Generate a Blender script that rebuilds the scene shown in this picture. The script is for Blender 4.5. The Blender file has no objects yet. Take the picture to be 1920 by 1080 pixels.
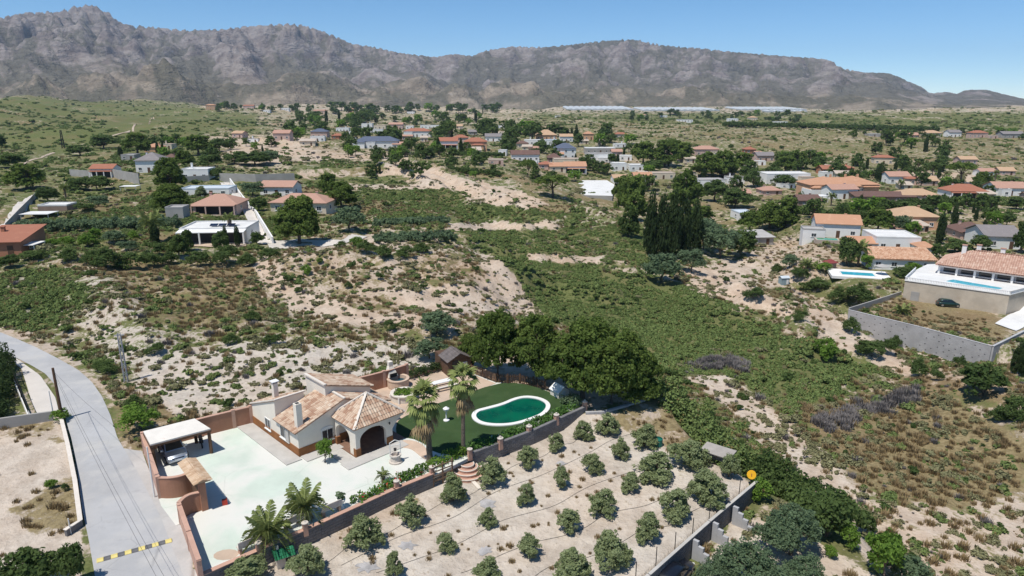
import bpy, bmesh, math, random
import numpy as np
from mathutils import Vector, Matrix

SC = bpy.context.scene
COL = SC.collection
R = math.radians

# ---------------------------------------------------------------- camera
CAM_H = 28.0
FPX = 1280.0                     # focal length in pixels of the 1920 px wide photograph
PITCH = R(15.3)
cam_data = bpy.data.cameras.new('camera')
cam_data.sensor_width = 36.0
cam_data.lens = 36.0 * FPX / 1920.0
cam_data.clip_start = 0.5
cam_data.clip_end = 40000.0
cam = bpy.data.objects.new('camera', cam_data)
COL.objects.link(cam)
cam.location = (0, 0, CAM_H)
cam.rotation_euler = (R(90) - PITCH, 0, 0)
SC.camera = cam

# ---------------------------------------------------------------- world, sun, exposure
SUN_EL = 66.0
SUN_TO = (-0.70, -0.71)          # horizontal direction towards the sun
world = bpy.data.worlds.new("World")
SC.world = world
world.use_nodes = True
wn = world.node_tree.nodes
wl = world.node_tree.links
wn.clear()
w_out = wn.new('ShaderNodeOutputWorld')
w_bg = wn.new('ShaderNodeBackground')
w_sky = wn.new('ShaderNodeTexSky')
w_sky.sky_type = 'NISHITA'
w_sky.sun_disc = False
w_sky.sun_elevation = R(SUN_EL)
w_sky.sun_rotation = math.atan2(SUN_TO[0], SUN_TO[1])
w_sky.altitude = 1500
w_sky.air_density = 0.7
w_sky.dust_density = 0.0
w_sky.ozone_density = 3.6
w_bg.inputs['Strength'].default_value = 0.124
w_hs = wn.new('ShaderNodeHueSaturation')
w_hs.inputs['Saturation'].default_value = 1.16
w_hs.inputs['Hue'].default_value = 0.492
wl.new(w_sky.outputs[0], w_hs.inputs['Color'])
wl.new(w_hs.outputs[0], w_bg.inputs['Color'])
wl.new(w_bg.outputs[0], w_out.inputs['Surface'])

sun_d = bpy.data.lights.new('sun', 'SUN')
sun_d.energy = 4.2
sun_d.angle = R(0.53)
sun_d.color = (1.0, 0.95, 0.87)
sun = bpy.data.objects.new('sun', sun_d)
COL.objects.link(sun)
_sv = Vector((SUN_TO[0] * math.cos(R(SUN_EL)), SUN_TO[1] * math.cos(R(SUN_EL)), math.sin(R(SUN_EL))))
sun.rotation_euler = _sv.to_track_quat('Z', 'Y').to_euler()
sun.location = (-60, -60, 200)

vs = SC.view_settings
vs.view_transform = 'Standard'
vs.look = 'None'
vs.gamma = 1.0
vs.exposure = 0.22
vs.use_curve_mapping = False
SC.display_settings.display_device = 'sRGB'
SC.cycles.max_bounces = 9
SC.cycles.diffuse_bounces = 6
SC.cycles.transmission_bounces = 6
SC.cycles.transparent_max_bounces = 8
SC.cycles.volume_bounces = 0
SC.cycles.use_fast_gi = False

rng = np.random.default_rng(7)
random.seed(7)

# ---------------------------------------------------------------- projection helpers (photograph pixel <-> place)
SP, CP = math.sin(PITCH), math.cos(PITCH)

def ray(px, py):
    a = (px - 960.0) / FPX
    b = (540.0 - py) / FPX
    return np.array([a, CP + b * SP, -SP + b * CP])

def U(px, py, z=0.0):
    """the point at height z that the photograph shows at px, py"""
    d = ray(px, py)
    t = (z - CAM_H) / d[2]
    return Vector((d[0] * t, d[1] * t, z))

def proj(x, y, z):
    zz = z - CAM_H
    dep = y * CP - zz * SP
    up = y * SP + zz * CP
    dep = np.where(dep < 0.1, 0.1, dep)
    return 960.0 + FPX * x / dep, 540.0 - FPX * up / dep, dep

# ---------------------------------------------------------------- numpy noise
def _h(ix, iy, s):
    n = (ix.astype(np.int64) * 374761393 + iy.astype(np.int64) * 668265263 + s * 1442695041) & 0xffffffff
    n = ((n ^ (n >> 13)) * 1274126177) & 0xffffffff
    n = n ^ (n >> 16)
    return (n & 0xffffff) / float(0xffffff)

def vnoise(x, y, s=0):
    x = np.asarray(x, float); y = np.asarray(y, float)
    ix = np.floor(x); iy = np.floor(y)
    fx = x - ix; fy = y - iy
    ux = fx * fx * fx * (fx * (fx * 6 - 15) + 10); uy = fy * fy * fy * (fy * (fy * 6 - 15) + 10)
    def g(i, j, dx, dy):
        a = _h(i, j, s) * 2 * math.pi
        return np.cos(a) * dx + np.sin(a) * dy
    n00 = g(ix, iy, fx, fy); n10 = g(ix + 1, iy, fx - 1, fy)
    n01 = g(ix, iy + 1, fx, fy - 1); n11 = g(ix + 1, iy + 1, fx - 1, fy - 1)
    return 1.4 * ((n00 * (1 - ux) + n10 * ux) * (1 - uy) + (n01 * (1 - ux) + n11 * ux) * uy)

def fbm(x, y, wl_, oct_=4, s=0, gain=0.5):
    v = 0; a = 1.0; f = 1.0 / wl_; tot = 0
    for o in range(oct_):
        v = v + a * vnoise(x * f + o * 17.3, y * f - o * 9.1, s + o)
        tot += a; a *= gain; f *= 2.03
    return v / tot

def billow(x, y, wl_, oct_=5, s=0, gain=0.5):
    v = 0; a = 1.0; f = 1.0 / wl_; tot = 0
    for o in range(oct_):
        v = v + a * np.sqrt(vnoise(x * f + o * 13.7, y * f + o * 5.3, s + o) ** 2 + 0.002)
        tot += a; a *= gain; f *= 2.07
    return v / tot

def ridged(x, y, wl_, oct_=5, s=0, gain=0.5):
    v = 0; a = 1.0; f = 1.0 / wl_; w = 1.0; tot = 0
    for o in range(oct_):
        n = 1 - np.abs(vnoise(x * f + o * 13.7, y * f + o * 5.3, s + o)) * 1.6
        n = np.clip(n, 0, 1) ** 2
        v = v + a * n * w
        w = np.clip(n * 1.6, 0, 1)
        tot += a; a *= gain; f *= 2.1
    return v / tot

def sstep(a, b, x):
    t = np.clip((x - a) / (b - a), 0, 1)
    return t * t * (3 - 2 * t)

def poly_sd(x, y, P):
    """signed distance to a polygon (negative inside)"""
    x = np.asarray(x, float); y = np.asarray(y, float)
    d = np.full(x.shape, 1e18); inside = np.zeros(x.shape, bool)
    n = len(P)
    for i in range(n):
        ax, ay = P[i][0], P[i][1]; bx, by = P[(i + 1) % n][0], P[(i + 1) % n][1]
        ex, ey = bx - ax, by - ay
        L = ex * ex + ey * ey + 1e-12
        t = np.clip(((x - ax) * ex + (y - ay) * ey) / L, 0, 1)
        d = np.minimum(d, (x - ax - t * ex) ** 2 + (y - ay - t * ey) ** 2)
        c = ((ay > y) != (by > y)) & (x < ex * (y - ay) / (ey if abs(ey) > 1e-12 else 1e-12) + ax)
        inside ^= c
    d = np.sqrt(d)
    return np.where(inside, -d, d)

def line_d(x, y, P):
    x = np.asarray(x, float); y = np.asarray(y, float)
    d = np.full(x.shape, 1e18)
    for i in range(len(P) - 1):
        ax, ay = P[i][0], P[i][1]; bx, by = P[i + 1][0], P[i + 1][1]
        ex, ey = bx - ax, by - ay
        t = np.clip(((x - ax) * ex + (y - ay) * ey) / (ex * ex + ey * ey + 1e-12), 0, 1)
        d = np.minimum(d, (x - ax - t * ex) ** 2 + (y - ay - t * ey) ** 2)
    return np.sqrt(d)

def W0(pts, z=0.0):
    return [tuple(U(a, b, z)[:2]) for a, b in pts]

# ---------------------------------------------------------------- terrain height
WALL_LINE = [(378, 1084), (600, 986), (739, 922), (810, 893), (880, 858), (1000, 813), (1096, 769)]
PATIO = W0([(378, 1084), (340, 974), (383, 955), (360, 923), (301, 932), (272, 845), (395, 812), (474, 792), (560, 765), (640, 745), (700, 731),
            (764, 710), (830, 690), (885, 699), (930, 715), (975, 715), (1022, 728), (1060, 745), (1096, 766), (1096, 769), (1000, 813), (880, 858), (810, 893), (739, 922), (600, 986)])
ORCH_Z = -0.95
ORCHARD = W0([(378, 1090), (600, 990), (739, 926), (810, 897), (880, 862), (1000, 817), (1096, 775), (1170, 765), (1232, 745), (1330, 860), (1411, 899), (1204, 1076), (860, 1400), (378, 1200)], ORCH_Z)
PINES = W0([(885, 699), (930, 715), (975, 715), (1022, 728), (1060, 745), (1096, 766), (1170, 760), (1232, 740), (1160, 690), (900, 660)])
ROADZ = W0([(-120, 600), (0, 618), (67, 648), (147, 688), (195, 742), (213, 778), (236, 840), (272, 850), (310, 955), (375, 1090), (420, 1250), (120, 1250), (150, 1080), (150, 960), (125, 830), (112, 790), (95, 720), (50, 684), (0, 664), (-120, 640)])
LEFTPLOT = W0([(-200, 655), (0, 664), (50, 684), (95, 720), (112, 790), (125, 830), (150, 960), (150, 1300), (-300, 1300)])
RAVINE = W0([(1850, 1010), (1640, 880), (1430, 730), (1250, 640), (1130, 560), (1060, 490), (1010, 430), (940, 375), (820, 335), (640, 320)], -5.0)
RIGHT_Z = -11.0                  # the ground falls away to the right of the property
YARD_Z = RIGHT_Z - 0.3
YARD = W0([(1592, 580), (1700, 540), (1830, 560), (1990, 590), (1990, 655), (1860, 648)], RIGHT_Z + 0.2)
VILLA_LOT = W0([(1640, 545), (1560, 500), (1520, 505), (1545, 440), (1490, 400), (1600, 330), (2100, 330), (2100, 620), (1910, 595), (1720, 545)], RIGHT_Z)
LOWER = W0([(1420, 906), (1560, 960), (1640, 1090), (1500, 1400), (1000, 1400), (1214, 1082)], -0.95)
BELOWYARD = W0([(1575, 596), (1596, 607), (1852, 690), (1930, 660), (1990, 720), (1800, 745), (1650, 690)], RIGHT_Z - 4.0)
HILLS = [  # px, py of the foot, height, radius x, radius y, turn
    (40, 215, 34, 300, 200), (-140, 232, 30, 180, 160), (250, 210, 30, 220, 150), (420, 218, 18, 160, 130), (150, 262, 9, 60, 50), (330, 245, 8, 70, 60),
    (560, 213, 18, 260, 160), (1700, 222, 10, 200, 120), (1480, 262, 4, 55, 30), (1890, 215, 16, 260, 150), (860, 213, 10, 240, 140)]
HILLW = []
for _px, _py, _hh, _rx, _ry in HILLS:
    _p = U(_px, _py)
    HILLW.append((_p.x, _p.y, _hh, _rx, _ry))
MOUNDS = []
for _px, _py, _hh, _r in [(625, 520, 2.0, 10), (700, 500, 1.4, 9), (560, 500, 1.2, 8), (770, 530, 1.6, 9), (880, 480, 2.2, 14), (160, 530, 0.6, 16),
                          (330, 560, 1.4, 14), (90, 590, 0.5, 12), (1430, 530, 2.4, 16), (1500, 490, 3.5, 16), (1420, 600, 1.2, 9), (1300, 500, 1.0, 12),
                          (450, 640, 0.8, 10), (720, 620, 0.8, 8), (1560, 560, 1.5, 10)]:
    _p = U(_px, _py)
    MOUNDS.append((_p.x, _p.y, _hh, _r))
RIDGE = W0([(140, 505), (165, 540), (215, 575), (245, 605), (285, 640)])
BANKS = [W0(b) for b in ([(840, 432), (960, 428), (1055, 425)], [(720, 318), (790, 335), (850, 352), (905, 372), (985, 392)], [(760, 300), (830, 318), (900, 340), (985, 362), (1030, 380)], [(560, 330), (700, 325), (830, 330)],
                         [(960, 490), (1040, 487), (1130, 490)], [(1080, 355), (1150, 372), (1200, 375)], [(480, 268), (560, 275), (650, 272)], [(1150, 437), (1195, 445)])]

def hf(x, y):
    x = np.asarray(x, float); y = np.asarray(y, float)
    r = np.hypot(x, y)
    z = np.zeros(x.shape)
    amp = sstep(20, 120, r)
    z += RIGHT_Z * sstep(16, 80, x + 0.12 * (y - 60)) * sstep(48, 105, y) * (1 - sstep(260, 700, y))
    z += -3.0 * sstep(-30, 20, x) * sstep(85, 130, y) * (1 - sstep(250, 500, y))
    z += fbm(x, y, 55, 4, 3) * (0.9 + 1.2 * amp) * sstep(10, 60, r)
    z += fbm(x, y, 9, 3, 21) * 0.35
    z += fbm(x, y, 260, 4, 11) * 7.0 * sstep(300, 900, r)
    z += (ridged(x, y, 160, 4, 31) - 0.45) * 7.0 * sstep(330, 900, r)
    z += fbm(x, y, 60, 3, 71) * 1.5 * sstep(150, 420, r)
    z += (billow(x, y, 15, 4, 45) - 0.3) * 2.6 * sstep(60, 95, r) * (1 - sstep(260, 420, r))
    for hx, hy, hh, rx, ry in HILLW:
        q = ((x - hx) / rx) ** 2 + ((y - hy) / ry) ** 2
        z += hh * np.exp(-q) * (1 + 0.35 * fbm(x, y, 90, 3, 41))
    d = line_d(x, y, RAVINE)
    d = d + fbm(x, y, 22, 3, 51) * 8
    z -= 4.5 * (1 - sstep(7, 30, d)) * (1 - 0.75 * sstep(200, 330, y))
    for hx, hy, hh, rr in MOUNDS:
        q = ((x - hx) ** 2 + (y - hy) ** 2) / (rr * rr)
        z += hh * np.exp(-q * q) * (1 + 0.5 * fbm(x, y, 7, 2, 61))
    z += 1.3 * np.exp(-(line_d(x, y, RIDGE) / 3.2) ** 2)
    for hx_, B in enumerate(BANKS):
        dd = line_d(x, y, B) + fbm(x, y, 12, 2, 81) * 3
        z += np.where(dd < 40, (1.8 + 1.2 * (hx_ > 0)) * np.exp(-(dd / 3.5) ** 2), 0)
    def plateau(z, P, h, fall, off=0.0):
        sd = poly_sd(x, y, P) + off
        w = 1 - sstep(0, fall, sd)
        return z * (1 - w) + h * w
    z = plateau(z, VILLA_LOT, RIGHT_Z + 0.4 + 0.25 * fbm(x, y, 25, 2, 5), 9.0)
    z = plateau(z, LEFTPLOT, -0.25 + 0.12 * fbm(x, y, 9, 3, 6), 4.0)
    z = plateau(z, ROADZ, -0.10, 5.0)
    z = plateau(z, LOWER, -2.3 + 0.2 * fbm(x, y, 6, 3, 12), 5.0)
    z = plateau(z, BELOWYARD, RIGHT_Z - 4.2 + 0.4 * fbm(x, y, 8, 3, 13), 9.0)
    z = plateau(z, ORCHARD, ORCH_Z + 0.12 * fbm(x, y, 7, 3, 8) - 0.004 * np.clip(x + 8, 0, 40), 0.5)
    z = plateau(z, PINES, -0.15 + 0.1 * fbm(x, y, 5, 2, 9), 4.0)
    z = plateau(z, PATIO, -0.14, 0.35, 0.55)
    z = plateau(z, YARD, YARD_Z + 0.18 * fbm(x, y, 6, 3, 10), 0.4, 0.9)
    w = sstep(80, 160, x) * (1 - sstep(830, 930, x)) * sstep(1700, 1850, y) * (1 - sstep(2160, 2300, y))
    z = z * (1 - w) + (3 + (y - 1850) * 0.03) * w
    return z

def ground_z(x, y):
    return float(hf(np.array([x]), np.array([y]))[0])

def Gs(pts):
    """photograph pixels -> points on the terrain (first surface met), vectorised"""
    pts = np.asarray(pts, float)
    a = (pts[:, 0] - 960) / FPX; b = (540 - pts[:, 1]) / FPX
    D = np.stack([a, CP + b * SP, -SP + b * CP], 1)
    n = len(pts)
    T = np.repeat(np.geomspace(15, 6000, 260)[None], n, 0)
    for it in range(3):
        X = D[:, 0:1] * T; Y = D[:, 1:2] * T
        under = CAM_H + D[:, 2:3] * T < hf(X, Y)
        under[:, -1] = True
        k = np.argmax(under, 1); k = np.maximum(k, 1)
        lo = T[np.arange(n), k - 1]; hi = T[np.arange(n), k]
        T = lo[:, None] + (hi - lo)[:, None] * np.linspace(0, 1, 24)[None]
    x, y = D[:, 0] * hi, D[:, 1] * hi
    return np.stack([x, y, hf(x, y)], 1)

def G(px, py):
    p = Gs([(px, py)])[0]
    return Vector(p)

# ---------------------------------------------------------------- object helpers
def tag(o, label=None, cat=None, group=None, kind=None):
    if label: o['label'] = label
    if cat: o['category'] = cat
    if group: o['group'] = group
    if kind or label: o['kind'] = kind or 'thing'
    return o

def empty(name, loc=(0, 0, 0), rz=0.0, label=None, cat=None, group=None, parent=None, scale=None):
    o = bpy.data.objects.new(name, None)
    o.empty_display_size = 0.3
    COL.objects.link(o)
    o.location = loc
    o.rotation_euler = (0, 0, rz)
    if scale: o.scale = (scale,) * 3 if isinstance(scale, (int, float)) else scale
    if parent: o.parent = parent
    return tag(o, label, cat, group)

def link(name, me, parent=None, loc=None, rz=None, scale=None):
    o = bpy.data.objects.new(name, me)
    COL.objects.link(o)
    if parent is not None: o.parent = parent
    if loc is not None: o.location = loc
    if rz is not None: o.rotation_euler = (0, 0, rz) if isinstance(rz, (int, float)) else rz
    if scale is not None: o.scale = (scale,) * 3 if isinstance(scale, (int, float)) else scale
    return o

KIDS = {}
def copy_tree(o, parent=None):
    c = o.copy(); COL.objects.link(c)
    if parent is not None: c.parent = parent
    for ch in o.children:
        copy_tree(ch, c)
    return c

class MB:
    """collects shapes and links them as one mesh object"""
    def __init__(s):
        s.v = []; s.f = []; s.m = []; s.mi = 0
    def add(s, vs_, fs_):
        b = len(s.v)
        s.v.extend([tuple(p) for p in vs_])
        for f in fs_:
            s.f.append(tuple(b + i for i in f)); s.m.append(s.mi)
        return s
    def box(s, c, d, rz=0.0, tilt=None):
        cx, cy, cz = c; hx, hy, hz = d[0] / 2, d[1] / 2, d[2] / 2
        P = [(-hx, -hy, -hz), (hx, -hy, -hz), (hx, hy, -hz), (-hx, hy, -hz), (-hx, -hy, hz), (hx, -hy, hz), (hx, hy, hz), (-hx, hy, hz)]
        M_ = Matrix.Rotation(rz, 3, 'Z')
        if tilt is not None: M_ = M_ @ tilt
        P = [tuple(M_ @ Vector(p) + Vector(c)) for p in P]
        return s.add(P, [(3, 2, 1, 0), (4, 5, 6, 7), (0, 1, 5, 4), (1, 2, 6, 5), (2, 3, 7, 6), (3, 0, 4, 7)])
    def prism(s, poly, z0, z1):
        """vertical prism over a polygon (list of xy, any order); z may be per-vertex lists"""
        n = len(poly)
        ar = sum(poly[i][0] * poly[(i + 1) % n][1] - poly[(i + 1) % n][0] * poly[i][1] for i in range(n))
        if ar < 0: poly = poly[::-1]
        vs_ = [(p[0], p[1], z0) for p in poly] + [(p[0], p[1], z1) for p in poly]
        fs_ = [tuple(range(n - 1, -1, -1)), tuple(range(n, 2 * n))] + [(i, (i + 1) % n, n + (i + 1) % n, n + i) for i in range(n)]
        return s.add(vs_, fs_)
    def beam(s, a, b, w, h=None):
        """square bar from a to b"""
        a = Vector(a); b = Vector(b); h = h or w
        d = (b - a)
        L = d.length
        q = d.to_track_quat('Y', 'Z').to_matrix()
        P = []
        for y in (0, L):
            for x, z in ((-w / 2, -h / 2), (w / 2, -h / 2), (w / 2, h / 2), (-w / 2, h / 2)):
                P.append(tuple(q @ Vector((x, y, z)) + a))
        return s.add(P, [(0, 1, 2, 3), (7, 6, 5, 4), (1, 0, 4, 5), (2, 1, 5, 6), (3, 2, 6, 7), (0, 3, 7, 4)])
    def tube(s, pts, rad, seg=6, cap=True):
        pts = [Vector(p) for p in pts]
        n = len(pts)
        rad = rad if isinstance(rad, (list, tuple)) else [rad] * n
        vs_ = []
        for i, p in enumerate(pts):
            d = (pts[min(i + 1, n - 1)] - pts[max(i - 1, 0)])
            if d.length < 1e-9: d = Vector((0, 0, 1))
            q = d.to_track_quat('Z', 'Y').to_matrix()
            for k in range(seg):
                a = 2 * math.pi * k / seg
                vs_.append(tuple(p + q @ Vector((math.cos(a) * rad[i], math.sin(a) * rad[i], 0))))
        fs_ = []
        for i in range(n - 1):
            for k in range(seg):
                k2 = (k + 1) % seg
                fs_.append((i * seg + k, i * seg + k2, (i + 1) * seg + k2, (i + 1) * seg + k))
        if cap:
            fs_.append(tuple(range(seg - 1, -1, -1))); fs_.append(tuple((n - 1) * seg + k for k in range(seg)))
        return s.add(vs_, fs_)
    def lathe(s, prof, seg=16, c=(0, 0, 0)):
        vs_ = []; fs_ = []
        n = len(prof)
        for r_, z in prof:
            for k in range(seg):
                a = 2 * math.pi * k / seg
                vs_.append((c[0] + r_ * math.cos(a), c[1] + r_ * math.sin(a), c[2] + z))
        for i in range(n - 1):
            for k in range(seg):
                k2 = (k + 1) % seg
                fs_.append((i * seg + k, i * seg + k2, (i + 1) * seg + k2, (i + 1) * seg + k))
        fs_.append(tuple(range(seg - 1, -1, -1))); fs_.append(tuple((n - 1) * seg + k for k in range(seg)))
        return s.add(vs_, fs_)
    def mesh(s, name, mats):
        me = bpy.data.meshes.new(name)
        me.from_pydata(s.v, [], s.f)
        for m in (mats if isinstance(mats, (list, tuple)) else [mats]):
            me.materials.append(m)
        if len(set(s.m)) > 1:
            me.polygons.foreach_set('material_index', s.m)
        me.update()
        return me
    def build(s, name, mats, parent=None, loc=None, rz=None, smooth=False):
        me = s.mesh(name, mats)
        if smooth:
            me.polygons.foreach_set('use_smooth', [True] * len(me.polygons))
        return link(name, me, parent, loc, rz)

def grid_mesh(name, X, Y, Z, mat_, smooth=True, attrs=None):
    """mesh from 2-D coordinate arrays"""
    n, m = X.shape
    me = bpy.data.meshes.new(name)
    co = np.stack([X, Y, Z], -1).reshape(-1, 3).astype(np.float32)
    idx = np.arange(n * m).reshape(n, m)
    q = np.stack([idx[:-1, :-1], idx[1:, :-1], idx[1:, 1:], idx[:-1, 1:]], -1).reshape(-1, 4)
    fast_mesh(me, co, q)
    if smooth:
        me.polygons.foreach_set('use_smooth', np.ones(len(q), bool))
    if attrs:
        for k, (typ, arr) in attrs.items():
            a = me.attributes.new(k, typ, 'POINT')
            a.data.foreach_set('color' if 'COLOR' in typ else 'value', np.asarray(arr, np.float32).ravel())
    me.materials.append(mat_)
    me.update()
    return me

def fast_mesh(me, co, faces):
    """faces: (n,k) array, k constant"""
    n, k = faces.shape
    me.vertices.add(len(co)); me.vertices.foreach_set('co', np.asarray(co, np.float32).ravel())
    me.loops.add(n * k); me.loops.foreach_set('vertex_index', faces.astype(np.int32).ravel())
    me.polygons.add(n)
    me.polygons.foreach_set('loop_start', (np.arange(n) * k).astype(np.int32))
    try:
        me.polygons.foreach_set('loop_total', np.full(n, k, np.int32))
    except Exception:
        pass
    me.update(calc_edges=True)
    return me

# ---------------------------------------------------------------- materials
MATS = {}
def s2l(c):
    return tuple((v / 12.92 if v <= 0.04045 else ((v + 0.055) / 1.055) ** 2.4) for v in c)

class NT:
    def __init__(s, m):
        s.t = m.node_tree; s.n = s.t.nodes; s.l = s.t.links
    def new(s, typ, **kw):
        nd = s.n.new(typ)
        for k, v in kw.items(): setattr(nd, k, v)
        return nd
    def noise(s, vec, scale, detail=4, rough=0.55, dist=0.0):
        nd = s.new('ShaderNodeTexNoise')
        nd.inputs['Scale'].default_value = scale; nd.inputs['Detail'].default_value = detail
        nd.inputs['Roughness'].default_value = rough; nd.inputs['Distortion'].default_value = dist
        s.l.new(vec, nd.inputs['Vector'])
        return nd.outputs['Fac']
    def ramp(s, fac, a, b, lo=0.0, hi=1.0):
        nd = s.new('ShaderNodeMapRange'); nd.interpolation_type = 'SMOOTHSTEP'
        nd.inputs['From Min'].default_value = a; nd.inputs['From Max'].default_value = b
        nd.inputs['To Min'].default_value = lo; nd.inputs['To Max'].default_value = hi
        s.l.new(fac, nd.inputs['Value'])
        return nd.outputs['Result']
    def mix(s, fac, a, b, blend='MIX'):
        nd = s.new('ShaderNodeMix'); nd.data_type = 'RGBA'; nd.blend_type = blend
        for sock, v in ((nd.inputs[0], fac), (nd.inputs[6], a), (nd.inputs[7], b)):
            if isinstance(v, (int, float)): sock.default_value = v
            elif isinstance(v, (tuple, list)): sock.default_value = (v[0], v[1], v[2], 1)
            else: s.l.new(v, sock)
        return nd.outputs[2]
    def math(s, op, a, b=None, c=None, clamp=False):
        nd = s.new('ShaderNodeMath', operation=op); nd.use_clamp = clamp
        for i, v in enumerate((a, b, c)):
            if v is None: continue
            if isinstance(v, (int, float)): nd.inputs[i].default_value = v
            else: s.l.new(v, nd.inputs[i])
        return nd.outputs[0]
    def bump(s, h, strength=0.3, dist=0.05):
        nd = s.new('ShaderNodeBump'); nd.inputs['Strength'].default_value = strength; nd.inputs['Distance'].default_value = dist
        s.l.new(h, nd.inputs['Height'])
        return nd.outputs['Normal']

def new_mat(name):
    m = bpy.data.materials.new(name); m.use_nodes = True
    t = NT(m)
    bsdf = t.n.get('Principled BSDF')
    return m, t, bsdf

def mat(name, col, rough=0.8, var=0.12, scale=1.2, bump=0.0, bscale=8.0, spec=0.3, metal=0.0, col2=None, thr=(0.4, 0.65), var2=None):
    """plain procedural surface: base colour, large soft variation, fine grain, optional second tone and relief"""
    if name in MATS: return MATS[name]
    m, t, b = new_mat(name)
    tc = t.new('ShaderNodeTexCoord').outputs['Object']
    n1 = t.noise(tc, scale, 5, 0.6)
    n2 = t.noise(tc, scale * 9.0, 3, 0.6)
    lo = tuple(c * (1 - var) for c in col); hi = tuple(min(1, c * (1 + var)) for c in col)
    c = t.mix(t.ramp(n1, 0.3, 0.7), lo, hi)
    c = t.mix(t.math('MULTIPLY', t.ramp(n2, 0.35, 0.65), var * 1.4), c, tuple(x * 0.75 for x in col))
    if col2 is not None:
        n3 = t.noise(tc, (var2 or scale * 0.6), 4, 0.6, 0.4)
        c = t.mix(t.ramp(n3, thr[0], thr[1]), c, col2)
    t.l.new(c, b.inputs['Base Color'])
    b.inputs['Roughness'].default_value = rough
    b.inputs['Specular IOR Level'].default_value = spec
    b.inputs['Metallic'].default_value = metal
    if bump > 0:
        n4 = t.noise(tc, bscale, 4, 0.6)
        t.l.new(t.bump(n4, bump, 0.04), b.inputs['Normal'])
    MATS[name] = m
    return m
# ================================================================ cover map of the ground (soil, dry grass, green scrub)
# painted per place: polygons are given where the photograph shows them, looked up for each terrain vertex
CW, CH = 480, 270
def _fill(P):
    ys, xs = np.mgrid[0:CH, 0:CW]
    x = xs * 4 + 2.0; y = ys * 4 + 2.0
    return poly_sd(x, y, P)
COVER = np.zeros((CH, CW, 3)); COVER[:] = (0.6, 0.55, 0.5)   # green, dry, warm tone
def cover(P, g, d, t, soft=14.0):
    w = (1 - sstep(-soft, soft, _fill(P)))[..., None]
    COVER[:] = COVER * (1 - w) + np.array([g, d, t]) * w
def rect(x0, y0, x1, y1): return [(x0, y0), (x1, y0), (x1, y1), (x0, y1)]
cover(rect(-50, 100, 2000, 215), 0.45, 0.35, 0.5, 10)
cover([(-50, 170), (300, 190), (520, 225), (430, 300), (200, 300), (-50, 330)], 0.95, 0.3, 0.5, 20)
cover([(480, 215), (1000, 210), (1000, 245), (480, 240)], 0.55, 0.35, 0.6, 8)
cover([(1000, 214), (1920, 212), (1920, 243), (1400, 238), (1000, 222)], 0.9, 0.08, 0.5, 5)
cover([(900, 226), (1920, 246), (1920, 330), (1400, 300), (1100, 262)], 0.52, 0.68, 0.4, 12)
cover([(380, 250), (640, 258), (680, 285), (560, 310), (430, 300)], 0.3, 0.2, 0.8, 14)
cover([(560, 235), (1180, 240), (1500, 300), (1920, 335), (1920, 480), (1500, 440), (1200, 400), (900, 340), (600, 280)], 0.6, 0.55, 0.65, 20)
cover([(1660, 318), (1850, 330), (1850, 345), (1700, 340)], 0.08, 0.1, 1.0, 5)
cover([(540, 300), (760, 300), (900, 340), (1000, 370), (1100, 400), (1080, 440), (860, 440), (640, 390), (560, 340)], 0.78, 0.5, 0.4, 10)
cover([(600, 285), (760, 288), (760, 302), (560, 300)], 0.15, 0.3, 0.75, 6)
cover([(560, 322), (830, 322), (850, 332), (560, 332)], 0.1, 0.2, 0.8, 5)
cover([(735, 296), (800, 312), (880, 338), (990, 362), (1030, 382), (985, 396), (900, 384), (830, 360), (770, 342), (722, 326)], 0.12, 0.1, 0.75, 6)
for _y, _x0, _x1, _g in ((338, 590, 760, 0.9), (366, 640, 850, 0.95), (396, 760, 1010, 0.9)):
    cover([(_x0, _y - 9), (_x1, _y - 9), (_x1 + 30, _y + 8), (_x0, _y + 8)], _g, 0.35, 0.4, 4)
cover([(640, 346), (850, 346), (850, 354), (640, 354)], 0.15, 0.2, 0.75, 4)
cover([(840, 424), (1055, 416), (1055, 430), (840, 434)], 0.05, 0.05, 0.85, 5)
cover([(680, 440), (840, 470), (840, 480), (700, 465)], 0.2, 0.1, 0.4, 6)
cover([(0, 285), (130, 285), (250, 300), (480, 330), (560, 420), (480, 470), (0, 480)], 0.72, 0.5, 0.55, 20)
cover([(-50, 480), (520, 470), (520, 640), (250, 730), (-50, 620)], 0.56, 0.52, 0.25, 20)
cover([(190, 500), (480, 500), (520, 600), (420, 620), (250, 600)], 0.42, 0.72, 0.45, 16)
cover([(-40, 500), (130, 500), (170, 580), (60, 620), (-40, 600)], 0.72, 0.42, 0.1, 18)
cover([(120, 590), (260, 560), (320, 680), (250, 710)], 0.42, 0.34, 0.1, 18)
cover([(500, 470), (900, 470), (1010, 590), (930, 620), (760, 640), (640, 620), (520, 560)], 0.32, 0.52, 0.6, 18)
cover([(500, 480), (560, 540), (700, 590), (800, 590), (800, 610), (660, 610), (540, 570), (480, 500)], 0.02, 0.05, 0.75, 8)
cover([(720, 550), (920, 530), (980, 590), (920, 600), (760, 575)], 0.03, 0.1, 0.75, 8)
cover([(560, 600), (860, 620), (850, 680), (480, 650)], 0.5, 0.62, 0.45, 14)
cover([(280, 660), (480, 640), (780, 650), (830, 690), (700, 720), (560, 740), (480, 760), (280, 800), (240, 740)], 0.26, 0.2, 0.05, 14)
cover([(205, 720), (300, 740), (330, 790), (262, 850), (230, 850)], 0.3, 0.62, 0.5, 8)
cover([(0, 610), (90, 640), (230, 740), (215, 760), (120, 690), (0, 630)], 0.35, 0.5, 0.5, 6)
cover([(880, 440), (1200, 430), (1260, 520), (1420, 600), (1500, 650), (1460, 690), (1230, 700), (1130, 620), (1000, 600), (930, 500)], 0.97, 0.03, 0.5, 12)
cover([(880, 440), (1200, 440), (1210, 480), (940, 500)], 0.75, 0.25, 0.55, 10)
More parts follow.
